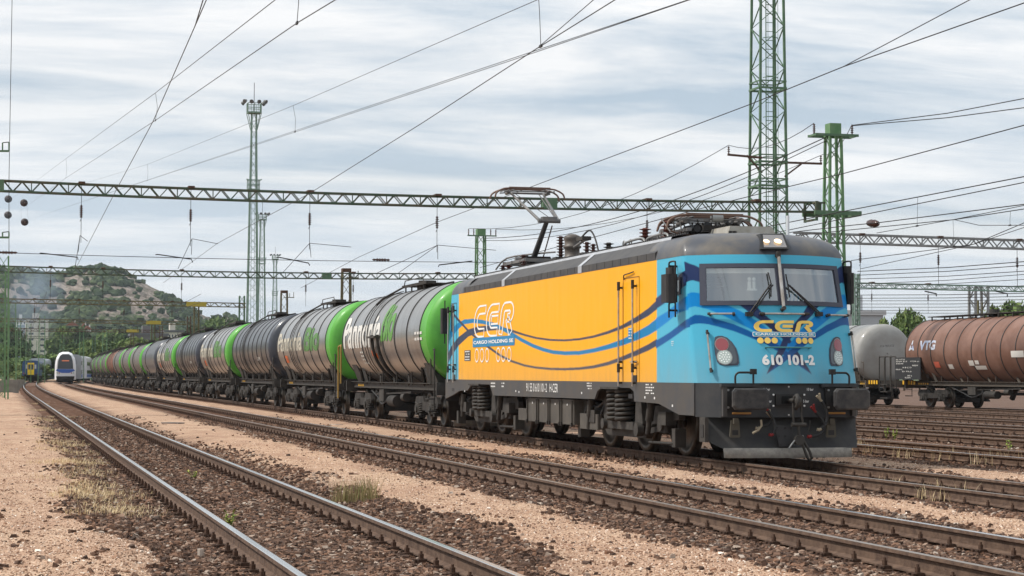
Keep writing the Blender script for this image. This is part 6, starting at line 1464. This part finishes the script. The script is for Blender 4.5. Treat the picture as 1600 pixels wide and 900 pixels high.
def tank_mesh(L, r, zc_, shell, cap, nh, cap_len=.9, hoop=hoop_m, n=72, capf=.17, rearcap=None):
    b = MB(); P = []
    def ring(y, rr): return [(rr*math.cos(2*math.pi*k/n), y, zc_+rr*math.sin(2*math.pi*k/n)) for k in range(n)]
    hl = L/2
    # front end (towards -Y) : dished cap
    rows = [ring(-hl+.0+d, r*f) for d, f in ((-.0, .02), (.012, .30), (.05, .58), (.11, .78), (.19, .91), (.28, .975), (.38, 1.0))]
    b.grid(rows, cap, True, True)
    b.grid([ring(-hl+.38, r), ring(-hl+.38+cap_len, r)], cap, True, True)
    ys = np.linspace(-hl+.38+cap_len, hl-.38, 14); b.grid([ring(y, r) for y in ys], shell, True, True)
    rc = rearcap or shell
    b.grid([ring(hl-d, r*f) for d, f in ((.38, 1.0), (.28, .975), (.19, .91), (.11, .78), (.05, .58), (.012, .30), (0, .02))], rc, True, True)
    for k in range(nh):
        y = -hl+.38+cap_len+.05+(L-.76-cap_len-.1)*k/(nh-1) if nh > 1 else 0
        wv = .026
        b.grid([ring(y-wv, r), ring(y-wv, r+.02), ring(y+wv, r+.02), ring(y+wv, r)], hoop, False, True)
    return b
def y25_bogie(parent, y, r=.46, cx=0):
    bg = empty('bogie', (0, y, 0)); bg.parent = parent
    for k in (-1, 1): wheelset(k*.9, r, bg)
    for s in (-1, 1):
        x = s*1.02; b = MB()
        b.prism([(-1.5, .62), (-1.35, .80), (-.45, .82), (-.3, .66), (.3, .66), (.45, .82), (1.35, .80), (1.5, .62), (1.42, .50), (.5, .42), (-.5, .42), (-1.42, .50)], x-.05, x+.05, under, 'x')
        for k in (-1, 1):
            b.bbox(x-.13, x+.13, k*.9-.16, k*.9+.16, .34, .62, under_lt, .03); b.cyl((x, k*.9, r), (x+s*.17, k*.9, r), .11, under_lt, n=12)
            for d in (-.27, .27): b.bbox(x-.10, x+.12, k*.9+d-.09, k*.9+d+.09, .28, .34, under, .02)
        b.build('side_frame', bg)
        b = MB()
        for k in (-1, 1):
            for d in (-.27, .27): coil((x+s*.03, k*.9+d), .075, .34, .64, 5, .02, b, under_lt)
        b.build('spring', bg)
    b = MB(); b.box(-.9, .9, -.18, .18, .45, .78, under); b.box(-.1, .1, -1.35, 1.35, .30, .5, under); b.bar((-.6, -1.3, .35), (.6, -1.3, .35), .08, .2, under); b.bar((-.6, 1.3, .35), (.6, 1.3, .35), .08, .2, under); b.build('bolster', bg)
    return bg
def wagon_parts(root, L, r, zc_, walk=True, L_over=15.1, fr=under_lt):
    hl = L_over/2-.55
    b = MB()
    for s in (-1, 1):
        b.box(s*.95-.05, s*.95+.05, -hl, hl, .98, 1.16, fr); b.box(s*1.0-.09, s*1.0+.06, -hl, hl, 1.16, 1.18, fr)
    for y in (-hl, hl): b.box(-1.25, 1.25, y-.06, y+.06, .86, 1.20, fr)
    b.box(-.25, .25, -hl, hl, .85, 1.1, under)
    for y in np.linspace(-hl+1, hl-1, 7): b.box(-.95, .95, y-.05, y+.05, .95, 1.12, under)
    b.build('frame', root)
    for e in (-1, 1):
        for s in (-1, 1):
            b = MB(); x = s*.875; y = e*hl; b.cyl((x, y, 1.045), (x, y+e*.3, 1.045), .11, under, n=12); b.cyl((x, y+e*.28, 1.045), (x, y+e*.52, 1.045), .08, under_lt, n=12); b.cyl((x, y+e*.52, 1.045), (x, y+e*.56, 1.045), .22, under, n=20); b.build('buffer', root)
        yS = e*(L/2-1.3)                          # saddle
        for s in (-1, 1):
            b = MB()
            b.prism([(s*.95, 1.12), (s*1.0, 1.18), (s*1.22, zc_-r*.55), (s*1.05, zc_-r*.72), (s*.55, zc_-r*.93), (s*.3, 1.12)], yS-.45, yS+.45, fr, 'y')
            for d in (-.4, .4): b.bar((s*1.0, yS+d+e*-.9, 1.14), (s*1.12, yS+d*.6-e*.9, zc_-r*.62), .05, .12, fr)
            b.build('saddle', root)
    for y in np.linspace(-L/2+2.6, L/2-2.6, 5):
        for s in (-1, 1): b = MB(); b.bar((s*1.0, y, 1.12), (s*.93, y+.45, zc_-r*.72), .04, .10, fr); b.build('support_bracket', root); b = MB(); b.bar((s*1.02, y-.5, 1.12), (s*1.02, y-.5, 1.5), .04, .04, fr); b.build('stanchion', root)
    for s in (-1, 1):                                       # handrails and steps at the ends
        b = MB(); y = -hl+.1
        b.tube(smooth([(s*1.28, y, .45), (s*1.28, y, 1.95), (s*1.28, y+.08, 2.08), (s*1.28, y+.45, 2.10)], 3), .02, fr, 6)
        b.tube([(s*1.28, y+.45, 2.10), (s*1.28, y+.45, 1.15)], .02, fr, 6); b.box(s*1.28-.15, s*1.28+.02, y-.02, y+.45, .42, .46, under); b.box(s*1.28-.15, s*1.28+.02, y-.02, y+.45, .75, .78, under); b.build('handrail', root)
    if walk:
        b = MB(); zt_ = zc_+r
        b.box(-.40, .40, -1.5, 1.5, zt_+.11, zt_+.14, under_lt)
        for s in (-1, 1):
            b.bar((s*.4, -1.8, zt_+.13), (s*.4, 1.8, zt_+.13), .05, .08, under)
            for y in (-1.3, -.4, .5, 1.4): b.bar((s*.38, y, zt_-.1), (s*.38, y, zt_+.12), .04, .04, under)
        b.tube([(-.42, 1.5, zt_+.12), (-.42, 1.3, zt_+.30), (-.42, -1.3, zt_+.30), (-.42, -1.5, zt_+.12)], .016, under_lt, 5)
        b.tube([(-.42, 1.5, zt_+.12), (-.95, 2.2, zt_-.22), (-1.15, 2.25, zt_-.42)], .03, under, 6)
        b.cyl((0, 0, zt_-.05), (0, 0, zt_+.26), .27, under_lt, n=20); b.cyl((0, .9, zt_-.05), (0, .9, zt_+.22), .12, under, n=14)
        b.build('walkway', root)
        for s in (-1, 1):
            for d in (0, .38):
                b = MB(); pts = [((r+.05)*math.cos(a)*s, d+1.9, zc_+(r+.05)*math.sin(a)) for a in np.linspace(1.35, -.75, 12)]; b.tube(pts, .013, under_lt, 5); b.build('vent_pipe', root)
    b = MB(); b.cyl((-1.0, -.6, .62), (-1.0, .4, .62), .17, under, n=14); b.cyl((0, -.4, 1.0), (0, .0, .45), .12, under_lt, n=12); b.cyl((-1.15, .1, .66), (1.15, .1, .66), .07, under_lt, n=10)
    b.box(-1.1, -.85, 1.2, 1.9, .6, .95, under_lt); b.cyl((-.95, -1.6, .75), (-.95, -1.2, .75), .12, tk_green if False else under_lt, n=12)
    b.tube(smooth([(-1.05, .6, .7), (-1.08, 1.5, .5), (-1.0, 2.6, .7), (-1.05, 3.4, .9)], 3), .025, rubber, 6); b.bar((-1.0, -2.6, .9), (-1.0, 2.8, .8), .05, .05, under)
    b.build('discharge_gear', root)
    b = MB()
    for k in range(7): b.prism([(-hl+.15+k*.14, 1.00), (-hl+.22+k*.14, 1.00), (-hl+.28+k*.14, 1.14), (-hl+.21+k*.14, 1.14)], -1.012, -1.006, ytext, 'x')
    for k in range(5): b.box(-1.011, -1.006, hl-1.9+k*.22, hl-1.78+k*.22, 1.03, 1.10, ytext)
    b.build('warning_stripes', root)
    b = MB(); b.tube([(0, -hl-.5, .95), (0, -hl, 1.0)], .05, under, 6); b.tube([(0, -hl-.45, .92), (0, -hl-.4, .45)], .03, under, 6); b.build('coupling', root)
def cyl_text(s, y0, y1, zlo, zhi, r, zc_, m, name, parent, bold=.03, sgn=-1):
    a0, a1 = math.asin((zlo-zc_)/r), math.asin((zhi-zc_)/r)
    vs, fs = text_fit(s, 1, 1, bold); vs, fs = slice_mesh(vs, fs, 10 if zhi-zlo > .3 else 2); b = MB(); rr = r+.010
    b.add([(sgn*rr*math.cos(a0+(a1-a0)*y), y0+(y1-y0)*x, zc_+rr*math.sin(a0+(a1-a0)*y)) for x, y in vs], fs, m); return b.build(name, parent)
LT = 14.0
SPEC = [  # shell, front cap, hoops
 (tk_silver, tk_green, 8, 'A'), (tk_silver, tk_green, 8, 'B'), (tk_dark, tk_navy, 9, 'D'), (tk_silver, tk_green, 8, 'B'), (tk_dark, tk_navy, 9, 'D'), (tk_silver, tk_green, 8, 'B'),
 (tk_dark, tk_navy, 11, 'W'), (tk_dirty, tk_green, 9, ''), (tk_dirty, tk_green, 9, ''), (tk_dirty, tk_green, 9, ''), (tk_rust, tk_rust, 11, ''), (tk_dirty, tk_green, 9, ''), (tk_dirty, tk_green, 9, ''), (tk_dirty, tk_green, 9, ''), (tk_dirty, tk_green, 9, '')]
WL = ['silver tank wagon with green end coupled directly behind the locomotive', 'second tank wagon, silver with green end and pale lettering, behind the first one', 'nearest dark grey tank wagon with dark blue end, between two silver ones',
 'silver tank wagon with green end between the two nearest dark tank wagons', 'second dark tank wagon from the locomotive, with dark blue end', 'silver ribbed tank wagon with green end between the second and third dark tank wagons',
 'dark tank wagon with white rings, third dark one from the locomotive', 'dirty silver tank wagon with green end just behind the dark one with white rings', 'grimy grey tank wagon with green end, two places behind the white ringed one',
 'grimy tank wagon with green end directly in front of the rust brown one', 'rust brown tank wagon, the only brown one in the long train', 'grimy tank wagon with green end right behind the rust brown one', 'grimy tank wagon with green end, third from the far end of the train',
 'grimy tank wagon with green end, last but one of the train', 'last tank wagon at the far left end of the train, grimy with green end']
proto = empty('tank_wagon', (0, 0, 0)); wagon_parts(proto, LT, TR_, TZ)
for e in (-1, 1): y25_bogie(proto, e*4.9)
white_hoop = mat('pale hoop', (.55, .56, .56), .4, .4)
lowp = None
tank_meshes = {}
WAG = [proto]+[copy_tree(proto) for _ in SPEC[1:]]
for i, (sh, cp, nh, kind) in enumerate(SPEC):
    yc2 = 58.3+16*i
    o = WAG[i]
    o.location = (CX+bendf(yc2), yc2, 0); o.rotation_euler.z = -math.atan((bendf(yc2+5)-bendf(yc2-5))/10)
    tag(o, WL[i], 'tank wagon', 'tank wagons of the long train')
    key = (sh.name, cp.name, nh, kind == 'W')
    if key not in tank_meshes:
        tk = tank_mesh(LT, TR_, TZ, sh, cp, nh, .75, white_hoop if kind == 'W' else hoop_m).build('tank', o); tank_meshes[key] = tk.data
    else: tk = bpy.data.objects.new('tank', tank_meshes[key]); COL.objects.link(tk); tk.parent = o
    def yr(px_): return at(px_, 530, X=CX-TR_).y-o.location.y
    if kind == 'A':
        cyl_text('Pannonia', yr(537), yr(594), 2.24, 3.26, TR_, TZ, wlet, 'lettering', o, .03); cyl_text('Bio', yr(595), yr(614), 2.38, 3.50, TR_, TZ, gtext, 'lettering', o, .04)
        b = MB(); 
        for q, zz in ((yr(578), 1.98), (yr(581), 1.9)): a = math.asin((zz-TZ)/TR_); rr = TR_+.012; b.add([(-rr*math.cos(a+j*.06), q-.45*k, TZ+rr*math.sin(a+j*.06)) for j, k in ((0, 0), (0, 1), (2, 1), (2, 0))], [(0, 1, 2, 3)], otext)
        b.build('hazard_plate', o)
        b = MB(); 
        for q in range(9):
            zz = 1.75+.11*(q % 4); a = math.asin((zz-TZ)/TR_); rr = TR_+.012; y = yr(560)-.3*(q//4)-.05; b.add([(-rr*math.cos(a+j*.04), y-.22*k, TZ+rr*math.sin(a+j*.04)) for j, k in ((0, 0), (0, 1), (1, 1), (1, 0))], [(0, 1, 2, 3)], wlet)
        for q in range(6):
            zz = 2.35+.16*(q % 2); a = math.asin((zz-TZ)/TR_); rr = TR_+.012; y = yr(648)-.35*(q//2); b.add([(-rr*math.cos(a+j*.05), y-.26*k, TZ+rr*math.sin(a+j*.05)) for j, k in ((0, 0), (0, 1), (1, 1), (1, 0))], [(0, 1, 2, 3)], wlet)
        b.build('marking', o)
        b = MB(); pts = [(-(TR_+.06)*math.cos(a), yr(583)-.1, TZ+(TR_+.06)*math.sin(a)) for a in np.linspace(.05, -1.1, 10)]; b.tube(pts, .05, under, 6); pts = [(p[0]-.02, p[1]-1.0, p[2]) for p in pts]; b.tube(pts, .05, under, 6); b.box(-TR_-.18, -TR_-.02, yr(583)-1.15, yr(583)+.05, TZ-.02, TZ+.04, under_lt); b.build('drain_pipe', o)
        b = MB(); vs, fs = text_fit('Y', .5, .6, .05); b.add([(-1.05+x, -LT/2+.17-.0, 2.55+y) for x, y in vs], fs, wlet); b.build('lettering', o)
    if kind == 'B':
        cyl_text('Pannonia', 6.3, -.2, 2.30, 3.05, TR_, TZ, mat('faded cream lettering', (.46, .43, .35), .6), 'lettering', o, .03); cyl_text('Bio', -.8, -4.4, 2.25, 3.15, TR_, TZ, mat('faded green lettering', (.09, .21, .06), .6), 'lettering', o, .04)
        cyl_text('33', 4.6, 3.9, 1.85, 2.15, TR_, TZ, otext, 'hazard_plate', o, .06)
    if kind == 'D': cyl_text('33 79', -2.5, -3.6, 2.0, 2.15, TR_, TZ, wlet, 'lettering', o, .03)
    if i == 0:                                              # yellow brown handrail at the rear end of the first wagon
        b = MB(); y = 7.35; ym_ = mat('ochre handrail', (.32, .20, .05), .6); b.tube(smooth([(-1.3, y+1.0, .6), (-1.3, y+1.0, 2.2), (-1.3, y+.9, 2.35), (-1.3, y+.55, 2.38), (-1.3, y+.5, 2.3), (-1.3, y+.5, 1.1)], 3), .028, ym_, 6); b.build('handrail', o)

# right hand side : brown and grey wagons
def fitted_tank(name, X, ya, yb, r, zc_, shell, nh, lab, rearcap=None, bands=hoop_m, cap=None, cap_len=.3):
    L = yb-ya; o = empty(name, (X, (ya+yb)/2, 0), lab, 'tank wagon', 'tank wagons on the right'); tank_mesh(L, r, zc_, shell, cap or shell, nh, cap_len, bands, 80).build('tank', o)
    wagon_parts(o, L, r, zc_, False, L+1.4, mat('dusty frame', (.09, .075, .06), .7)); 
    for e in (-1, 1): y25_bogie(o, e*(L/2-2.3))
    return o
XB = 42.0; yb_end = at(1405, 560, X=XB-1.46).y-.3
br_ = fitted_tank('tank_wagon', XB, yb_end-15.2, yb_end, 1.50, 2.52, tk_brown, 12, 'weathered brown tank wagon with white plates at the right edge')
yg0 = at(1423, 560, X=XB+1.2).y
gr_ = fitted_tank('tank_wagon', XB, yg0+.1, yg0+14.1, 1.46, 2.50, tk_grey, 2, 'light grey tank wagon with rounded end left of the brown one', cap=tk_grey, cap_len=2.2)
def wy(px_, o, X=XB-1.50): return at(px_, 560, X=X).y-o.location.y
def wz(px_, py_, X=XB-1.50): return at(px_, py_, X=X).z
def cq(o, r, zc_, pl, pr, yt, ybm, m, b):
    y0, y1 = wy(pl, o), wy(pr, o); z1, z0 = wz((pl+pr)/2, yt), wz((pl+pr)/2, ybm); a0, a1 = [math.asin(max(-.99, min(.99, (z-zc_)/r))) for z in (z0, z1)]; rr = r+.024
    n = 5; b.grid([[(-rr*math.cos(a0+(a1-a0)*k/n), y, zc_+rr*math.sin(a0+(a1-a0)*k/n)) for k in range(n+1)] for y in (y0, y1)], m, True)
plate_w = mat('white plate', (.66, .63, .58), .6)
b = MB(); cq(br_, 1.50, 2.52, 1580, 1600, 548, 558, plate_w, b); cq(br_, 1.50, 2.52, 1511, 1519, 563, 571, plate_w, b); cq(br_, 1.50, 2.52, 1521, 1527, 563, 569, plate_w, b); cq(br_, 1.50, 2.52, 1519, 1536, 571, 577, plate_w, b); b.build('data_plate', br_)
b = MB(); cq(br_, 1.50, 2.52, 1457, 1465, 565, 574, mat('faded red plate', (.55, .12, .07), .6), b); cq(br_, 1.50, 2.52, 1478, 1485, 569, 576, plate_w, b); b.build('hazard_plate', br_)
zlo, zhi = wz(1448, 547), wz(1448, 532)
vblue = mat('faded blue white lettering', (.34, .40, .55), .6, 0, (.62, .62, .62), 3)
cyl_text('VTG', wy(1436, br_), wy(1461, br_), zlo, zhi, 1.50, 2.52, vblue, 'lettering', br_, .045)
b = MB()
def ang(z): return math.asin((z-2.52)/1.50)
yA, yB = wy(1420, br_), wy(1428.5, br_); 
def cp(fy, fz): a = ang(zlo+(zhi-zlo)*fz); return (-1.512*math.cos(a), yA+(yB-yA)*fy, 2.52+1.512*math.sin(a))
for q in ([(0,0),(.3,0),(.42,.45),(.28,.55)], [(.7,0),(1,0),(.72,.55),(.58,.45)], [(.36,.62),(.64,.62),(.56,1.05),(.44,1.05)], [(.3,.1),(.7,.1),(.62,.28),(.38,.28)]): b.add([cp(*p) for p in q], [(0, 1, 2, 3)], vblue)
b.build('emblem', br_)
# number on the grey tank
cyl_text('33 54 7929 317-8', at(1374, 541, X=XB-1.46).y-gr_.location.y, at(1396, 541, X=XB-1.46).y-gr_.location.y, at(1385, 542.5, X=XB-1.46).z, at(1385, 538.8, X=XB-1.46).z, 1.46, 2.50, black, 'lettering', gr_, .02)
# walkway rail on the brown tank
b = MB(); zt_ = 2.52+1.50
b.box(-.45, .45, -7.4, 7.0, zt_+.10, zt_+.14, under_lt)
for y in np.arange(-7.2, 7.0, 1.25): b.bar((-.45, y, zt_-.35), (-.45, y, zt_+.12), .05, .05, under_lt); b.bar((.45, y, zt_-.25), (.45, y, zt_+.12), .05, .05, under_lt)
b.cyl((0, 1.5, zt_), (0, 1.5, zt_+.32), .22, under_lt, n=16); b.bar((-.2, 2.6, zt_+.1), (-.2, 2.6, zt_+.75), .07, .07, yellow_rust); b.bar((0, 2.6, zt_+.1), (0, 2.6, zt_+.65), .05, .05, yellow_rust); b.build('walkway', br_)
# sign board, platform rails of the brown wagon end
bp = at(1399, 560, X=XB-1.5); y0 = wy(1399, br_, XB-1.5); y1 = wy(1439, br_, XB-1.5); z1 = wz(1420, 558.5, XB-1.5); z0 = wz(1420, 593, XB-1.5)
b = MB(); b.box(-1.53, -1.49, min(y0, y1), max(y0, y1), z0, z1, mat('black notice board', (.03, .03, .032), .5)); bd = b.build('notice_board', br_)
for k, (tx, f0, f1) in enumerate((('33 VTG', .04, .40), ('7929 317', .04, .50), ('Zacns', .04, .34), ('A B C D', .30, .66), ('00,0 t', .04, .30), ('D 75,5', .30, .66), ('17,24 m', .62, .95), ('REV', .70, .92), ('30 t', .50, .68), ('92 000 l', .40, .62))):
    row = (0, 1, 2, 4, 5, 6, 1, 3, 8, 9)[k]; zt3 = z1-(z1-z0)*(.06+row*.092); hh3 = (z1-z0)*.06
    put_text(tx, 1, 1, lambda x, y, zt3=zt3, f0=f0, f1=f1, hh3=hh3: (-1.536, y0+(y1-y0)*(f0+(f1-f0)*x), zt3-hh3+hh3*y), wlet, 'lettering', bd, .01)
b = MB()
for px_ in (1374, 1383, 1392):
    y = wy(px_, br_, XB-1.3); b.tube(smooth([(-1.3, y, .7), (-1.3, y, z1-.05), (-1.3, y-.1, z1+.05), (-1.3, y-.45, z1+.05), (-1.3, y-.55, z1-.1), (-1.3, y-.55, .7)], 2), .03, under_lt, 6)
for zz in (.35, .65, 1.0): b.box(-1.45, -1.15, wy(1385, br_, XB-1.3)-.4, wy(1385, br_, XB-1.3)+.4, zz, zz+.04, under_lt)
b.build('platform_rail', br_)
b = MB(); 
for px_ in (1353, 1410): 
    y = wy(px_, br_, XB-1.1)
    for k in range(5): b.box(-1.12, -1.10, y-.2-k*.28, y-.05-k*.28, 1.02, 1.20, ytext)
b.build('warning_stripes', br_)

# ------------------------------------------------------------------ passenger trains at far left
def vehicle_box(root, w_, L, z0, z1, m, name='body', yoff=0, round_=.5):
    b = MB(); hw_ = w_/2; sec = [(-hw_, z0), (-hw_, z1-round_), (-hw_*.93, z1-round_*.45), (-hw_*.72, z1-round_*.1), (0, z1), (hw_*.72, z1-round_*.1), (hw_*.93, z1-round_*.45), (hw_, z1-round_), (hw_, z0)]
    n = len(sec); V = [(x, y, z) for y in (yoff, yoff+L) for x, z in sec]; b.add(V, [(i, (i+1) % n, (i+1) % n+n, i+n) for i in range(n)]+[tuple(range(n-1, -1, -1)), tuple(range(n, 2*n))], m); return b.build(name, root), sec
coach_blue = mat('coach blue paint', (.012, .05, .15), .4, 0, (.02, .07, .19), 2, coat=.3); coach_grey = mat('coach silver grey', (.40, .44, .47), .4, .2)
Yc0 = 330.; pc = at(48, 590, Y=Yc0); cz1 = at(48, 563, Y=Yc0).z
cc = empty('passenger_coach', (pc.x, Yc0, 0), 'blue passenger coach with yellow end door standing at the far left', 'coach'); cc.rotation_euler.z = -.045
bd, sec = vehicle_box(cc, 2.75, 24, .95, cz1, coach_blue, round_=.55)
MB().box(-.52, .52, -.12, -.005, 1.0, 3.05, mat('door yellow', (.85, .62, .03), .5)).build('end_door', cc)
for s in (-1, 1): MB().box(s*.13-.05 if s > 0 else -.42, .42 if s > 0 else -.08, -.14, -.121, 1.95, 2.8, glassd).build('window', cc); MB().box(s*.72-.12, s*.72+.14, -.03, -.004, 2.1, 2.75, mat('pale window', (.45, .5, .55), .2)).build('window', cc)
MB().box(-.62, .62, -.3, -.12, .95, 1.1, black).build('gangway', cc)
for s in (-1, 1): MB().cyl((s*.87, 0, 1.05), (s*.87, -.55, 1.05), .2, under, n=12).build('buffer', cc); MB().cyl((s*1.1, -.02, 1.35), (s*1.1, -.05, 1.35), .1, redl, n=10).build('tail_lamp', cc)
for y in (3, 20): b = MB(); b.box(-1.1, 1.1, y-1.6, y+1.6, .1, .85, under); b.build('bogie', cc)
MB().box(-1.2, 1.2, 5, 18, .35, .9, under).build('underfloor', cc)
for k in range(10):
    for s in (-1, 1): b = MB(); b.box(s*1.38-.01, s*1.38+.01, 1.6+k*2.2, 2.9+k*2.2, 1.95, 2.85, glassd); b.build('window', cc)
for j in range(2):
    y0 = Yc0+25.2+j*25.5; c2 = empty('passenger_coach', (pc.x+.045*(y0-Yc0)+.5*j+.3, y0, 0), ['grey blue coach coupled behind the blue coach with the yellow door', 'farthest grey coach, last visible behind the blue coach'][j], 'coach', 'coaches at the far left'); c2.rotation_euler.z = -.07-.02*j
    vehicle_box(c2, 2.8, 24.5, .95, 4.0, coach_grey, round_=.55); MB().box(-1.2, 1.2, 1, 23, .2, .9, under).build('underfloor', c2)
    for k in range(10):
        b = MB(); b.box(1.39, 1.41, 1.6+k*2.2, 2.9+k*2.2, 1.95, 2.85, glassd); b.build('window', c2)
    MB().box(1.40, 1.41, .3, 24.2, 1.2, 1.7, coach_blue).build('stripe', c2)
# white and blue electric multiple unit
emw = mat('railcar white', (.72, .73, .75), .35, 0, coat=.4); emb = mat('railcar blue', (.03, .10, .38), .35, 0, coat=.4); emg = mat('railcar dark glass', (.03, .04, .05), .12, 0, coat=1); emgr = mat('railcar grey', (.35, .37, .39), .4)
Ye = 290.; pe = at(102, 590, Y=Ye); ez = at(102, 549.5, Y=Ye).z
em = empty('electric_railcar', (pe.x, Ye, 0), 'white and blue electric railcar with rounded cab coming towards the viewer at the far left', 'train'); em.rotation_euler.z = -.03
b = MB(); rows = []
for f_, y in ((.84, 0), (.95, .25), (1.0, .8), (1.0, 2), (1.0, 26)):
    hwid = 1.50*f_; zt2 = .9+(ez-.9)*(.86 if y == 0 else .93 if y < .3 else .97 if y < 1 else 1)
    rows.append([(-hwid, y, .45), (-hwid*1.0, y, 1.6), (-hwid*.98, y, 2.6), (-hwid*.86, y, .5*(2.6+zt2)+.1), (-hwid*.62, y, zt2-.22), (-hwid*.3, y, zt2), (hwid*.3, y, zt2), (hwid*.62, y, zt2-.22), (hwid*.86, y, .5*(2.6+zt2)+.1), (hwid*.98, y, 2.6), (hwid, y, 1.6), (hwid, y, .45)])
b.grid(rows, emw, False); b.add(rows[0], [tuple(range(11, -1, -1))], emw); b.build('body', em)
b = MB(); b.prism([(-1.10, 2.0), (-1.02, 3.1), (-.80, ez-.62), (-.45, ez-.35), (.45, ez-.35), (.80, ez-.62), (1.02, 3.1), (1.10, 2.0)], -.03, -.005, emg, 'y'); b.build('windscreen', em)
b = MB(); b.prism([(-1.35, 1.75), (-.55, 1.42), (.55, 1.42), (1.35, 1.75), (1.15, 1.97), (-1.15, 1.97)], -.04, -.006, emb, 'y'); b.build('blue_front_panel', em)
b = MB(); b.box(-.5, .5, -.05, -.031, 3.10, 3.25, mat('lit amber display', (.4, .12, .06), .5, emit=(1, .3, .15), estr=.25)); b.build('destination_display', em)
for s in (-1, 1): b = MB(); b.cyl((s*1.12, -.05, 1.42), (s*1.12, -.01, 1.42), .12, whl, n=12); b.cyl((s*.85, -.05, 1.42), (s*.85, -.01, 1.42), .09, redl, n=10); b.build('headlight', em)
b = MB(); b.prism([(-1.3, .95), (1.3, .95), (1.15, .3), (-1.15, .3)], -.05, -.005, black, 'y'); b.box(-.35, .35, -.5, -.05, .55, .95, black); b.cyl((-.87, 0, .8), (-.87, -.4, .8), .17, black, n=10); b.cyl((.87, 0, .8), (.87, -.4, .8), .17, black, n=10); b.build('coupler_skirt', em)
for y in (3, 22): b = MB(); b.box(-1.1, 1.1, y-1.6, y+1.6, .05, .6, under); b.build('bogie', em)
for s in (-1, 1):
    b = MB(); b.box(s*1.51-.01, s*1.51+.01, 3, 25.5, 1.3, 1.9, emg); b.box(s*1.49-.02, s*1.49+.03, 3, 25.5, 2.7, 3.3, emg); b.build('window_band', em); b = MB(); b.box(s*1.515-.01, s*1.515+.01, 3.0, 25.5, .7, 1.2, emb); b.build('stripe', em)
for j in range(2):
    y0 = Ye+26.6+j*26.6; c2 = empty('railcar_coach', (pe.x+.032*(y0-Ye)+.9+j*1.1, y0, 0), ['first double deck coach behind the white railcar cab', 'second double deck coach behind the white railcar cab'][j], 'coach', 'coaches of the white railcar'); c2.rotation_euler.z = -.05-.03*j
    vehicle_box(c2, 3.0, 26, .5, 4.35, emgr if j == 0 else emw, round_=.6); 
    for s in (-1, 1):
        b = MB(); b.box(s*1.51-.01, s*1.51+.01, 2, 24, 1.3, 1.9, emg); b.box(s*1.50-.01, s*1.50+.03, 2, 24, 2.7, 3.3, emg); b.build('window_band', c2); b = MB(); b.box(s*1.51-.01, s*1.51+.01, 2, 24, .7, 1.2, emb); b.build('stripe', c2)
    MB().box(-1.1, 1.1, 1, 25, .1, .5, under).build('underfloor', c2)

# ------------------------------------------------------------------ smoke and haze
def volume(name, m_density, color, box_, lab, noise_=None, ellipsoid=False, absc=None, aniso=0.):
    m = bpy.data.materials.new(name); m.use_nodes = True; t = m.node_tree; t.nodes.clear(); o_ = N(t, 'ShaderNodeOutputMaterial'); v = N(t, 'ShaderNodeVolumePrincipled'); v.inputs['Color'].default_value = (*color, 1); v.inputs['Density'].default_value = m_density; v.inputs['Anisotropy'].default_value = aniso
    if noise_:
        g = N(t, 'ShaderNodeTexCoord'); n = N(t, 'ShaderNodeTexNoise', ins={'Scale': noise_, 'Detail': 4}); t.links.new(g.outputs['Object'], n.inputs[0]); ln = N(t, 'ShaderNodeVectorMath', operation='LENGTH'); t.links.new(g.outputs['Object'], ln.inputs[0])
        f = M(t, 'SUBTRACT', 1.0, ln.outputs['Value'], clamp=True); f = M(t, 'MULTIPLY', f, M(t, 'MULTIPLY', M(t, 'SUBTRACT', n.outputs[0], .32), 5), clamp=True); t.links.new(M(t, 'MULTIPLY', f, m_density), v.inputs['Density'])
    t.links.new(v.outputs[0], o_.inputs['Volume'])
    if ellipsoid:
        vv, ff = ico(); bm_ = MB(); b = MB(); rows = []
        b.lathe([(math.sin(a), -math.cos(a)) for a in np.linspace(.001, math.pi-.001, 12)], (0, 0, 0), (0, 0, 1), m, 20); o = b.build(name)
    else:
        b = MB(); b.box(*box_, m); o = b.build(name)
    tag(o, lab, name, kind='stuff'); return o
sm = volume('smoke', .055, (.60, .74, .92), None, 'bluish smoke drifting in front of the hill at the left', 1.6, True); c = at(52, 462, Y=760); sm.location = c; sm.scale = (13, 12, 17)
hz_ = volume('haze', .00009, (.78, .86, .95), (-6100, 6100, -70, 7100, -1.5, 150), 'thin pale haze in the far distance')
